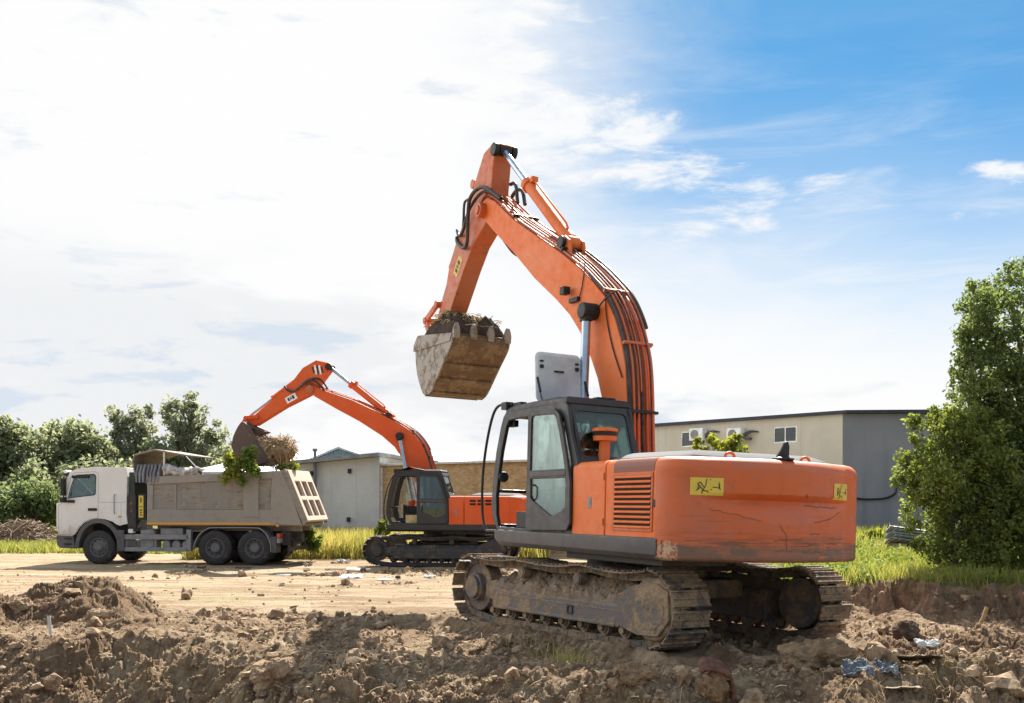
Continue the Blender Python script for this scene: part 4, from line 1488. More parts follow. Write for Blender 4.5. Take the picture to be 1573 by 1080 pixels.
    for y in (0.58, 1.27):
        m = MB()
        m.box(-0.10, 0.66, y - 0.08, y + 0.08, 1.78, 1.98)
        m.cyl((0.58, y, 1.96), (0.62, y, 2.22), 0.022, seg=10)
        m.lathe([(0, 0), (0.035, 0.02), (0.04, 0.09), (0, 0.13)], (0.62, y, 2.18), 'z', 12)
        m.build('console', M['seat'], cab, 0.015)
    m = MB()
    m.box(0.10, 1.40, 0.485, 0.62, 1.42, 2.00)
    m.box(-0.40, 0.10, 0.485, 0.60, 1.42, 1.86)
    m.build('right_console', M['seat'], cab, 0.03)
    m = MB()
    for y in (0.86, 1.00):
        m.cyl((1.22, y, 1.42), (1.08, y, 2.02), 0.016, seg=8)
        m.box(1.10, 1.34, y - 0.05, y + 0.05, 1.44, 1.47)
    m.build('travel_levers', M['black'], cab)
    m = MB()
    m.box(1.28, 1.36, 0.50, 0.72, 1.86, 2.06)
    m.cyl((1.33, 0.54, 1.42), (1.33, 0.56, 1.9), 0.03)
    m.build('monitor', M['black'], cab, 0.01)
    if not far:
        m = MB()
        m.lathe([(0, -0.02), (0.075, -0.01), (0.085, 0.02), (0.075, 0.05), (0, 0.06)], (1.60, 1.36, 2.18), 'x', 16)
        m.build('pillar_lamp', M['black'], cab, 0.01)
        m = MB()
        m.box(1.28, 1.46, 1.30, 1.38, 2.92, 3.02)
        m.build('blind_roller', M['black'], cab, 0.01)
        m = MB()
        m.box(0.72, 1.20, 1.10, 1.35, 1.42, 1.66)
        m.box(0.68, 0.86, 1.18, 1.36, 1.60, 2.10)
        m.tube(spline([(0.74, 1.36, 2.1), (0.70, 1.38, 1.9), (0.78, 1.37, 1.7), (0.68, 1.38, 1.5), (0.74, 1.36, 1.44)]), 0.03, 8)
        m.build('lever_box', M['black'], cab, 0.02)
        m = MB()
        m.tube([(0.30, 0.60, 3.0), (-0.12, 0.52, 2.36), (-0.16, 0.52, 2.2)], 0.014, 8)
        m.build('wiper', M['black'], cab)
        m = MB()
        rows = []
        for i in range(15):
            y_ = 0.49 + 0.19 * i / 14
            rows.append([(1.50 + 0.02 * math.sin(i * 1.7) + 0.06 * (3.0 - z_) * 0.5, y_ + 0.02 * math.sin(z_ * 6), z_) for z_ in (3.02, 2.75, 2.5, 2.3, 2.12)])
        m.loft(rows, closed=False, cap=False)
        m.build('curtain', M['curtain'], cab)
        m = MB()
        m.tube([(1.50, 0.98, 3.04), (1.70, 0.80, 2.10)], 0.013, 6)
        m.tube([(1.52, 0.90, 3.04), (1.70, 0.90, 1.98)], 0.022, 6)
        m.build('wiper', M['black'], cab)
        # roof hatch thrown open
        def hp(a, c, w):
            return (0.92 - w + 0.10 * (c - 3.25), a, c)
        m = MB()
        m.ring(rrect(0.44, 1.22, 3.27, 4.02, 0.09), [], 0.0, 0.028, hp)
        m.ring(rrect(0.48, 1.18, 3.31, 3.98, 0.08), [], 0.027, 0.040, hp)
        ht = m.build('roof_hatch', M['white_plastic'], cab, 0.01)
        for yc, zc, wv, hv in ((1.13, 3.80, 0.055, 0.05), (1.13, 3.88, 0.055, 0.025), (0.53, 3.80, 0.055, 0.05), (0.53, 3.88, 0.055, 0.025), (0.84, 3.74, 0.16, 0.025)):
            m = MB()
            m.ring(rrect(yc - wv / 2, yc + wv / 2, zc - hv / 2, zc + hv / 2, 0.008), [], 0.04, 0.065, hp)
            m.build('latch', M['black'], ht)
        for yc in (1.235, 0.425):
            m = MB()
            m.tube([(0.86, yc, 3.62), (0.76, yc, 3.40)], 0.020, 8)
            m.tube([(0.76, yc, 3.40), (0.68, yc, 3.22)], 0.009, 8)
            m.build('gas_strut', M['black'], ht)
        # handrail and mirror bracket at the front corner
        m = MB()
        m.tube(spline([(1.30, 1.40, 3.24), (1.46, 1.43, 3.26), (1.68, 1.46, 3.24), (1.85, 1.47, 3.06), (2.03, 1.47, 2.62), (2.12, 1.47, 2.12), (2.11, 1.46, 1.61), (2.00, 1.45, 1.36)], 6), 0.021, 8)
        m.box(1.36, 1.52, 1.36, 1.48, 3.18, 3.29)
        m.box(1.05, 1.36, 1.30, 1.40, 3.20, 3.27)
        m.tube([(2.00, 1.45, 1.36), (1.62, 1.42, 1.36)], 0.02, 8)
        m.build('handrail', M['black'], cab)
        m = MB()
        m.box(0.95, 1.10, 0.50, 0.66, 3.23, 3.28)
        m.box(-0.26, -0.12, 0.60, 0.90, 3.23, 3.26)
        m.box(0.1, 0.5, 1.2, 1.3, 3.235, 3.265)
        m.build('roof_clips', M['black'], cab, 0.01)
    else:
        m = MB()
        m.tube(spline([(1.15, 1.42, 3.20), (1.45, 1.44, 3.12), (1.72, 1.46, 2.72), (1.88, 1.46, 2.2), (1.90, 1.46, 1.7), (1.78, 1.44, 1.36)], 6), 0.022, 8)
        m.box(1.30, 1.52, 1.30, 1.46, 3.12, 3.26)
        m.build('handrail', M['black'], cab)
        # roof visor
        m = MB()
        m.loft([[(1.36, y, 3.22), (0.9, y, 3.33), (0.35, y, 3.23)] for y in (0.45, 1.42)], closed=False, cap=False)
        m.build('roof_hatch', M['cabgrey'], cab)
        # pale cardboard and cloth lying about the cab
        m = MB()
        m.box(0.62, 1.10, 1.10, 1.30, 1.42, 1.70)
        m.build('cardboard_box', plain('cardboard', (0.42, 0.32, 0.16), None, 5, 0.8), cab, 0.01)
        cab.scale = (0.87, 1, 0.985)
        cab.location = (0.10, 0, 0.02)
    # ---------------- boom
    bw = 0.235
    lower, upper = cfg['boom_low'], cfg['boom_up']
    foot = [(0.62, 2.6), (0.52, 2.05), (0.36, 1.78), (0.10, 1.72), (-0.10, 1.92), (-0.06, 2.5)]
    prof = lower + foot + list(reversed(upper))
    m = MB()
    m.prism_xz(prof, -bw, bw)
    boom = m.build('boom', org, root, 0.018)
    # ribbed flanges along the edges
    tip = cfg['tip']
    m = MB()
    m.cyl((tip[0], -0.36, tip[1]), (tip[0], 0.36, tip[1]), 0.14, seg=24)
    m.cyl((tip[0], 0.36, tip[1]), (tip[0], 0.385, tip[1]), 0.085, seg=20)
    m.build('tip_pin', M['arm'], boom, 0.01, 40)
    # pipes along the back of the boom, hoses where they bend
    up = list(reversed(upper))                           # from foot to tip
    back = [(-0.08, 2.15), (-0.02, 2.7)] + up
    bs = [(q[0], q[1]) for q in spline([(a, c) for a, c in back], 6)]
    nb = len(bs)
    for y, off, a0, a1, mat, r in ((0.205, 0.045, 0.02, 0.55, 'hose', 0.024), (0.15, 0.060, 0.0, 0.99, 'pipe', 0.022), (0.075, 0.05, 0.0, 0.96, 'pipe', 0.026),
                                   (0.01, 0.065, 0.0, 0.60, 'hose', 0.026), (-0.08, 0.055, 0.0, 0.99, 'pipe', 0.026), (-0.16, 0.075, 0.02, 0.55, 'pipe', 0.028), (-0.205, 0.095, 0.30, 0.62, 'hose', 0.028),
                                   (0.228, 0.03, 0.05, 0.97, 'hose', 0.010), (0.11, 0.09, 0.1, 0.9, 'hose', 0.011), (0.04, 0.095, 0.15, 0.8, 'pipe', 0.012), (-0.12, 0.10, 0.05, 0.7, 'hose', 0.012), (0.215, 0.04, 0.50, 0.97, 'pipe', 0.020), (-0.20, 0.05, 0.5, 0.99, 'pipe', 0.022)):
        i0, i1 = int(a0 * (nb - 1)), int(a1 * (nb - 1))
        pp = offset_path(bs, off)
        if (np.array(pp[nb // 2]) - np.array(bs[nb // 2]))[1] < 0:
            pp = offset_path(bs, -off)
        seg = [(x, y, z) for x, z in pp[i0:i1 + 1]]
        m = MB()
        m.tube(seg, r, 8)
        m.build('hydraulic_pipe' if mat == 'pipe' else 'hydraulic_hose', cfg['pipe'] if mat == 'pipe' else M['hose'], boom, 0, 60)
    for frac in (0.12, 0.26, 0.42, 0.60, 0.74, 0.88):
        i = int(frac * (nb - 1))
        q = offset_path(bs, 0.07)[i] if (np.array(offset_path(bs, 0.07)[i]) - np.array(bs[i]))[0] < 0.07 else bs[i]
        m = MB()
        tng = np.array(bs[i + 1]) - np.array(bs[i])
        ang = math.atan2(tng[1], tng[0])
        m.box(q[0] - 0.022, q[0] + 0.022, -0.245, 0.255, q[1] - 0.035, q[1] + 0.035, Matrix.Rotation(-ang, 3, 'Y'))
        m.build('pipe_clamp', M['arm'] if i % 2 else M['black'], boom, 0.006)
    # cylinder bracket on the boom's back
    cb = cfg['cyl_base']
    m = MB()
    k = min(range(nb), key=lambda i: (bs[i][0] - cb[0]) ** 2 + (bs[i][1] - cb[1]) ** 2)
    q = np.array(bs[k])
    tq = np.array(bs[min(nb - 1, k + 1)]) - np.array(bs[max(0, k - 1)])
    tq /= np.linalg.norm(tq)
    for y in (-0.13, 0.13):
        a, c = q - tq * 0.34, q + tq * 0.28
        m.prism_xz([tuple(a), tuple(c), (cb[0] + 0.14, cb[1] + 0.05), (cb[0] + 0.02, cb[1] + 0.13), (cb[0] - 0.14, cb[1] + 0.02)], y - 0.025, y + 0.025)
    m.build('cylinder_bracket', org, boom, 0.01)
    m = MB()
    m.cyl((cb[0], -0.20, cb[1]), (cb[0], 0.20, cb[1]), 0.075, seg=20)
    m.cyl((cb[0], 0.20, cb[1]), (cb[0], 0.235, cb[1]), 0.10, seg=20)
    m.build('bracket_pin', M['black'], boom, 0.008, 40)
    # arm cylinder
    at = cfg['arm_top']
    A, B = Vector((cb[0], 0, cb[1])), Vector((at[0], 0, at[1]))
    ax = (B - A).normalized()
    Lb = (B - A).length * cfg['barrel']
    m = MB()
    m.cyl(A + ax * 0.10, A + ax * Lb, 0.105, seg=24)
    m.cyl(A + ax * (Lb - 0.12), A + ax * Lb, 0.135, seg=24)
    m.cyl(A + ax * 0.08, A + ax * 0.2, 0.125, seg=24)
    m.cyl(A - Vector((0, .10, 0)), A + Vector((0, .10, 0)), 0.12, seg=20)
    up_ = Vector((-ax.z, 0, ax.x))
    if up_.z < 0:
        up_ = -up_
    m.tube([A + ax * 0.3 + up_ * 0.11, A + ax * 0.42 + up_ * 0.15, A + ax * (Lb - 0.25) + up_ * 0.15, A + ax * (Lb - 0.08) + up_ * 0.13], 0.022, 8)
    m.box(*(lambda c: (c.x - .05, c.x + .05, -.06, .06, c.z - .05, c.z + .05))(A + ax * (Lb - 0.16) + up_ * 0.15))
    ac = m.build('arm_cylinder', org, root, 0.006, 40)
    m = MB()
    m.cyl(A + ax * Lb, B - ax * 0.06, 0.062, seg=20)
    m.build('rod', M['chrome'], ac, 0, 40)
    m = MB()
    m.cyl(B - Vector((0, .12, 0)), B + Vector((0, .12, 0)), 0.10, seg=20)
    m.build('rod_eye', M['black'], ac, 0.01, 40)
    # ---------------- boom cylinders
    bt = cfg['boomcyl_top']
    for s in (-1, 1):
        A, B = Vector((0.95, s * 0.40, 1.55)), Vector((bt[0], s * 0.40, bt[1]))
        ax = (B - A).normalized()
        L = (B - A).length
        m = MB()
        m.cyl(A, A + ax * L * cfg['bc_barrel'], 0.105, seg=24)
        m.cyl(A + ax * (L * cfg['bc_barrel'] - 0.1), A + ax * L * cfg['bc_barrel'], 0.13, seg=24)
        bc = m.build('boom_cylinder', org, root, 0.006, 40)
        m = MB()
        m.cyl(A + ax * L * cfg['bc_barrel'], B - ax * 0.08, 0.068, seg=20)
        m.build('rod', M['chrome'], bc, 0, 40)
        m = MB()
        y0, y1 = (0.235, 0.50) if s > 0 else (-0.50, -0.235)
        m.cyl((B.x, y0, B.z), (B.x, y1, B.z), 0.125, seg=24)
        m.box(B.x - 0.09, B.x + 0.09, s * 0.40 - 0.075, s * 0.40 + 0.075, B.z - 0.16, B.z)
        m.build('rod_eye', M['black'], bc, 0.02, 40)
    if cfg.get('lamp'):
        lx, lz = cfg['lamp']
        m = MB()
        m.box(lx - 0.07, lx + 0.06, 0.28, 0.40, lz - 0.02, lz + 0.10)
        m.box(lx - 0.30, lx - 0.05, 0.237, 0.295, lz - 0.16, lz - 0.09)
        m.tube(spline([(lx - 0.1, 0.27, lz - 0.12), (lx - 0.30, 0.255, lz - 0.10), (lx - 0.40, 0.25, lz + 0.16), (lx - 0.44, 0.248, lz + 0.42)]), 0.010, 6)
        m.build('work_lamp', M['black'], boom, 0.015)
        m = MB()
        m.tube(spline([(bt[0] - 0.1, 0.29, bt[1] + 0.02), (0.45, 0.34, 4.82), (0.10, 0.36, 4.86), (-0.06, 0.34, 4.72)]), 0.012, 6)
        m.tube(spline([(0.62, 0.25, 5.0), (0.58, 0.255, 4.6), (0.40, 0.25, 4.1), (0.12, 0.255, 3.62)]), 0.010, 6)
        m.build('grease_line', M['black'], boom)
    # ---------------- arm
    aw = 0.185
    m = MB()
    m.prism_xz(cfg['arm'], -aw, aw)
    arm = m.build('arm', cfg['armmat'], root, 0.015)
    m = MB()
    for w in (-1, 1):
        m.cyl((at[0], w * 0.14, at[1]), (at[0], w * 0.23, at[1]), 0.12, seg=20)
    m.build('top_pin', M['black'], arm, 0.01, 40)
    lz = cfg['label']
    m = MB()
    c = Vector((lz[0], 0.1875, lz[1]))
    Rm = Matrix.Rotation(-lz[2], 3, 'Y')
    m.box(c.x - lz[3] / 2, c.x + lz[3] / 2, 0.186, 0.189, c.z - lz[4] / 2, c.z + lz[4] / 2, Rm, c)
    st = m.build('warning_sticker', M['white_label'] if far else M['yellow'], arm)
    m = MB()
    for u0, u1, v0, v1 in ((-.3, -.1, -.3, .3), (-.05, .1, -.2, .1), (.15, .32, -.28, .28), (-.05, .1, .2, .3)):
        m.box(c.x + u0 * lz[3], c.x + u1 * lz[3], 0.1895, 0.191, c.z + v0 * lz[4], c.z + v1 * lz[4], Rm, c)
    m.build('pictogram', M['ink'], st)
    if far:
        # slanted warning bars near the arm's head
        p0 = cfg['bars']
        for k in range(5):
            m = MB()
            dx = -0.16 + 0.08 * k
            hgt = 0.11 if k in (0, 4) else 0.16
            m.prism_xz([(p0[0] - dx - 0.033 - 0.06, p0[1] - hgt), (p0[0] - dx + 0.033 - 0.06, p0[1] - hgt), (p0[0] - dx + 0.033 + 0.0, p0[1] + hgt), (p0[0] - dx - 0.033, p0[1] + hgt)], 0.186, 0.189)
            m.build('warning_bar', M['ink'] if k % 2 == 0 else M['white_label'], arm)
    # bucket cylinder along the arm's front
    A, B = Vector((cfg['bc0'][0], 0, cfg['bc0'][1])), Vector((cfg['bc1'][0], 0, cfg['bc1'][1]))
    ax = (B - A).normalized()
    L = (B - A).length
    m = MB()
    kb = cfg['bc_frac']
    m.cyl(A, A + ax * L * kb, 0.085, seg=20)
    m.cyl(A + ax * (L * kb - 0.1), A + ax * L * kb, 0.105, seg=20)
    m.cyl(A - Vector((0, .16, 0)), A + Vector((0, .16, 0)), 0.09, seg=18)
    bc = m.build('bucket_cylinder', cfg['armmat'], root, 0.006, 40)
    m = MB()
    m.cyl(A + ax * L * kb, B, 0.050, seg=18)
    m.build('rod', M['chrome'], bc, 0, 40)
    # linkage
    p1, p2, p3 = cfg['link']
    m = MB()
    for y in (-0.22, 0.22):
        for a, c in ((p1, p2), (p2, p3)):
            A, B = Vector((a[0], y, a[1])), Vector((c[0], y, c[1]))
            tt = (B - A).normalized()
            nn = Vector((-tt.z, 0, tt.x)) * 0.065
            m.prism_xz([(A.x + nn.x, A.z + nn.z), (B.x + nn.x, B.z + nn.z), (B.x - nn.x, B.z - nn.z), (A.x - nn.x, A.z - nn.z)], y - 0.03, y + 0.03)
    for p in (p1, p2, p3):
        m.cyl((p[0], -0.27, p[1]), (p[0], 0.27, p[1]), 0.075, seg=18)
    m.build('bucket_link', cfg['armmat'], root, 0.01, 40)
    # hose loops round the boom tip and along the arm
    for hp, r in cfg['hoses']:
        m = MB()
        m.tube(spline(hp, 8), r, 10)
        m.build('hydraulic_hose', M['hose'], arm, 0, 60)
    make_bucket(root, cfg['bucket'], dict(bucket=cfg['bmat'], side=cfg['bside']), cfg['bhw'], cfg['tdir'], cfg['bpivot'])
    return root


M['skirt_dark'] = paint('worn_grey_door_paint', (0.036, 0.033, 0.035), (0.058, 0.052, 0.051), (0.17, 0.14, 0.11), 0.5, 0.5)
near_cfg = dict(
    far=False, orange=M['orange'], cw=M['cw'], skirt=M['skirt'], belt=M['track'], frame=M['frame'], armmat=M['arm'], pipe=M['arm'], yaw=0.12,
    boom_low=[(4.92, 7.05), (4.78, 6.98), (4.43, 6.72), (3.67, 6.19), (2.87, 5.58), (2.13, 5.10), (1.69, 4.78), (1.36, 4.46), (1.03, 4.02), (0.82, 3.68), (0.66, 3.30)],
    boom_up=[(5.08, 7.22), (5.00, 7.42), (4.80, 7.46), (4.46, 7.30), (3.70, 6.78), (2.71, 6.22), (1.99, 5.82), (1.40, 5.45), (1.00, 5.16), (0.66, 4.88), (0.39, 4.53), (0.20, 4.16), (0.08, 3.80), (0.02, 3.32)],
    tip=(4.92, 7.24), cyl_base=(2.05, 6.02), arm_top=(4.60, 8.30), barrel=0.62,
    boomcyl_top=(0.90, 4.69), bc_barrel=0.42, lamp=(1.67, 5.10),
    arm=[(4.52, 8.40), (4.70, 8.45), (5.08, 8.37), (5.52, 7.83), (5.92, 7.28), (6.21, 7.00), (6.54, 6.60), (6.68, 6.19), (6.93, 5.84), (7.18, 5.50), (7.10, 5.28), (6.88, 5.27), (6.42, 5.67), (5.86, 6.32), (5.48, 6.71), (4.86, 7.06), (4.73, 7.30), (4.73, 7.60), (4.66, 8.10)],
    label=(6.13, 6.46, math.radians(-50), 0.40, 0.20),
    bc0=(5.62, 7.95), bc1=(7.20, 6.02), bc_frac=0.72,
    link=((7.02, 5.86), (7.60, 5.62), (7.30, 5.16)),
    bucket=[(5.34, 5.00), (5.41, 4.78), (5.73, 4.50), (6.06, 4.20), (6.32, 3.99), (6.55, 3.94), (6.76, 4.01), (7.02, 4.34), (7.13, 4.60), (7.18, 4.86), (7.25, 5.03), (7.08, 5.19)],
    bmat=M['bucket'], bside=M['bucket_side'], bhw=0.60, tdir=(-0.06, 1.0), bpivot=(7.02, 5.36),
    hoses=[([(4.2, 0.24, 7.28), (4.75, 0.34, 7.62), (5.25, 0.36, 7.55), (5.40, 0.33, 7.15), (5.52, 0.28, 6.78), (5.78, 0.24, 6.74), (6.10, 0.22, 6.92), (6.18, 0.20, 7.04)], 0.036),
           ([(4.25, 0.18, 7.30), (4.85, 0.26, 7.58), (5.45, 0.27, 7.42), (5.80, 0.25, 7.05), (6.05, 0.22, 7.05), (6.18, 0.20, 7.18)], 0.030),
           ([(4.1, -0.20, 7.22), (4.35, -0.26, 7.55), (4.75, -0.30, 7.60), (5.2, -0.30, 7.25)], 0.036),
           ([(4.1, -0.05, 7.22), (4.3, -0.10, 7.62), (4.62, -0.16, 7.72)], 0.034),
           ([(5.2, -0.30, 6.9), (4.75, -0.34, 6.50), (4.35, -0.32, 6.38), (3.9, -0.28, 6.42)], 0.034),
           ([(5.95, 0.08, 7.75), (6.08, 0.10, 7.70), (6.06, 0.12, 7.35), (6.10, 0.12, 7.05)], 0.026)])
near_exc = excavator('excavator', 'large faded orange excavator seen from behind, bucket curled up high', (1.7718, 14.6698, 0.0), 0.4802, 0.0281, 1.0, near_cfg)

far_cfg = dict(
    far=True, orange=M['orange_far'], cw=M['orange_far'], skirt=M['cabgrey'], belt=M['trackfar'], frame=M['trackfar'], armmat=M['orange_far'], pipe=M['orange_far'], yaw=0.0,
    boom_low=[(4.70, 5.92), (4.58, 5.82), (3.82, 5.39), (2.98, 4.94), (2.16, 4.42), (1.71, 4.03), (1.48, 3.68), (1.22, 3.25), (0.95, 2.8)],
    boom_up=[(4.90, 6.08), (4.84, 6.22), (4.66, 6.22), (4.12, 5.98), (3.21, 5.66), (2.31, 5.24), (1.71, 4.93), (1.11, 4.54), (0.74, 4.11), (0.55, 3.68), (0.38, 3.17)],
    tip=(4.74, 6.07), cyl_base=(1.93, 5.14), arm_top=(4.10, 6.86), barrel=0.66,
    boomcyl_top=(1.50, 4.40), bc_barrel=0.22, lamp=None,
    arm=[(4.03, 6.92), (4.10, 7.00), (4.55, 7.10), (5.04, 6.84), (5.56, 6.19), (6.60, 5.38), (7.02, 5.03), (6.98, 4.84), (6.77, 4.84), (5.69, 5.47), (4.90, 5.84), (4.66, 5.96), (4.44, 6.24), (4.06, 6.72)],
    label=(5.46, 5.78, math.radians(-28), 0.42, 0.22), bars=(4.52, 6.76),
    bc0=(5.06, 6.62), bc1=(7.05, 5.20), bc_frac=0.58,
    link=((6.72, 5.14), (7.12, 5.10), (7.30, 4.72)),
    bucket=[(6.12, 3.58), (6.40, 3.46), (6.85, 3.44), (7.25, 3.60), (7.46, 3.98), (7.46, 4.30), (7.36, 4.58), (7.20, 4.85), (7.06, 4.94), (6.78, 4.72)],
    bmat=M['bucket_far'], bside=M['bucket_far'], bhw=0.58, tdir=(-1.0, 0.15), bpivot=(6.95, 4.92),
    hoses=[([(4.2, 0.28, 6.02), (4.55, 0.33, 6.36), (4.85, 0.33, 6.32), (5.3, 0.27, 6.02), (5.55, 0.24, 6.05), (5.70, 0.22, 6.20)], 0.036),
           ([(4.1, 0.1, 6.02), (4.4, 0.2, 6.42), (4.8, 0.27, 6.40), (5.2, 0.24, 6.12)], 0.03)])
far_exc = excavator('excavator', 'smaller red-orange excavator loading the white dump truck', (-2.15, 32.6, -0.126), 1.43, 0.0, 0.92, far_cfg)


# ------------------------------------------------------------------ loads in the buckets
def local_mb(parent, pts):
    return [parent.matrix_basis @ Vector(p) for p in pts]


def world_of(o):
    return Matrix.LocRotScale(o.location, o.rotation_quaternion, o.scale)


def soil_heap(name, label, owner, x0, x1, hy, z_at, mat, seed, hgt=0.28, straw=None, nst=0):
    """heaped soil filling a bucket: rim height z_at(x), bumpy top, and a few stalks"""
    rng = np.random.default_rng(seed)
    nx, ny = 130, 110
    X, Y = np.meshgrid(np.linspace(x0, x1, nx), np.linspace(-hy, hy, ny))
    tx, ty = (X - x0) / (x1 - x0), Y / hy
    e = np.clip(1 - np.abs(2 * tx - 1) ** 5, 0, 1) * np.clip(1 - np.abs(ty) ** 4, 0, 1)
    b = np.vectorize(z_at)(X)
    z = b + hgt * e ** 0.45 * (0.62 + 0.5 * fbm(X * 2.5, Y * 2.5, 4, seed)) + e * (0.16 * worley(X * 3.3, Y * 3.3, seed) + 0.09 * worley(X * 7, Y * 7, seed + 1) + 0.045 * worley(X * 15, Y * 15, seed + 2)) + 0.16 * (fbm(X * 9, Y * 9, 4, seed + 4, 0.65) - 0.5) * e
    v = np.stack([X.ravel(), Y.ravel(), z.ravel()], 1)
    low = v.copy()
    low[:, 2] = b.ravel() - 0.25
    idx = np.arange(nx * ny).reshape(ny, nx)
    f = [np.stack([idx[:-1, :-1], idx[:-1, 1:], idx[1:, 1:], idx[1:, :-1]], -1).reshape(-1, 4)]
    n = nx * ny
    for a in (idx[0], idx[-1], idx[:, 0], idx[:, -1]):
        f.append(np.stack([a[:-1], a[1:], a[1:] + n, a[:-1] + n], 1))
    W = np.array(world_of(owner))
    allv = np.concatenate([v, low])
    allv = allv @ W[:3, :3].T + W[:3, 3]
    o = mesh_arrays(name, allv, np.concatenate(f), mat, None, False)
    tag(o, label, 'soil')
    if straw:
        m = MB()
        for k in range(nst):
            i = rng.integers(0, n)
            p = np.array(v[i]) + [0, 0, 0.01]
            if e.ravel()[i] < 0.25:
                continue
            a = rng.uniform(0, 6.28)
            l = rng.uniform(0.06, 0.26)
            q = [p + np.array([math.cos(a) * l * u, math.sin(a) * l * u, 0.03 * math.sin(3.1 * u) + rng.uniform(-.02, .03)]) for u in (0, 0.5, 1)]
            q = [tuple(W[:3, :3] @ r + W[:3, 3]) for r in q]
            m.tube(q, rng.uniform(0.004, 0.010), 4)
        tag(m.build('straw', straw, o), kind='stuff')
    return o


M['straw'] = plain('dry_straw', (0.42, 0.29, 0.12), (0.55, 0.42, 0.22), 3, 0.8, 0, 0)
M['root'] = plain('dry_roots', (0.22, 0.13, 0.06), (0.38, 0.26, 0.12), 3, 0.85, 0, 0)
near_load = soil_heap('soil_heap', 'dark soil with straw heaped in the raised bucket of the large excavator', near_exc, 5.42, 6.95, 0.565,
                      lambda x: 4.97 + (x - 5.4) * 0.08, M['clod_dark'], 7, 0.40, M['straw'], 260)
far_load = soil_heap('soil_heap', 'brown soil in the tipping bucket of the smaller excavator', far_exc, 6.05, 7.25, 0.54, lambda x: 3.72 + max(0, x - 6.2) * 0.55, M['clod'], 11, 0.45)


def grass_ball(owner):
    """torn turf with hanging dry stalks and roots spilling over the lip of the bucket"""
    rng = np.random.default_rng(21)
    W = np.array(world_of(owner))
    bv, bf = ico(4)
    vv = lumpy(bv, rng, 0.45, 1.4)
    vv = vv * np.array([0.52, 0.52, 0.40]) + np.array([5.98, 0, 4.0])
    o = mesh_arrays('turf_clump', vv @ W[:3, :3].T + W[:3, 3], bf, M['clod'], None, True)
    tag(o, 'straw-brown clump of torn turf hanging from the smaller excavator bucket', 'turf')
    m = MB()
    m2 = MB()
    for k in range(760):
        d = rng.normal(0, 1, 3)
        d /= np.linalg.norm(d)
        p = np.array([5.98, 0, 4.0]) + d * np.array([0.50, 0.50, 0.38])
        l = rng.uniform(0.08, 0.36)
        t = rng.normal(0, 0.7, 3) + d * 0.5 + np.array([-0.1, 0, -0.35])
        t /= np.linalg.norm(t)
        q = [p, p + t * l * 0.5 + [0, 0, 0.02], p + t * l + [0, 0, -0.10 * l]]
        (m if k % 3 == 0 else m2).tube([tuple(W[:3, :3] @ r + W[:3, 3]) for r in q], rng.uniform(0.005, 0.012), 3)
    for k in range(34):
        p = np.array([rng.uniform(5.5, 6.2), rng.uniform(-.4, .4), 3.75])
        q = [p, p + [rng.uniform(-.12, .05), 0, -0.3], p + [rng.uniform(-.2, .1), rng.uniform(-.1, .1), -rng.uniform(0.4, 0.75)]]
        m.tube([tuple(W[:3, :3] @ r + W[:3, 3]) for r in q], 0.013, 4)
    tag(m.build('dry_stalks', M['straw'], o), kind='stuff')
    tag(m2.build('roots', M['root'], o), kind='stuff')


grass_ball(far_exc)


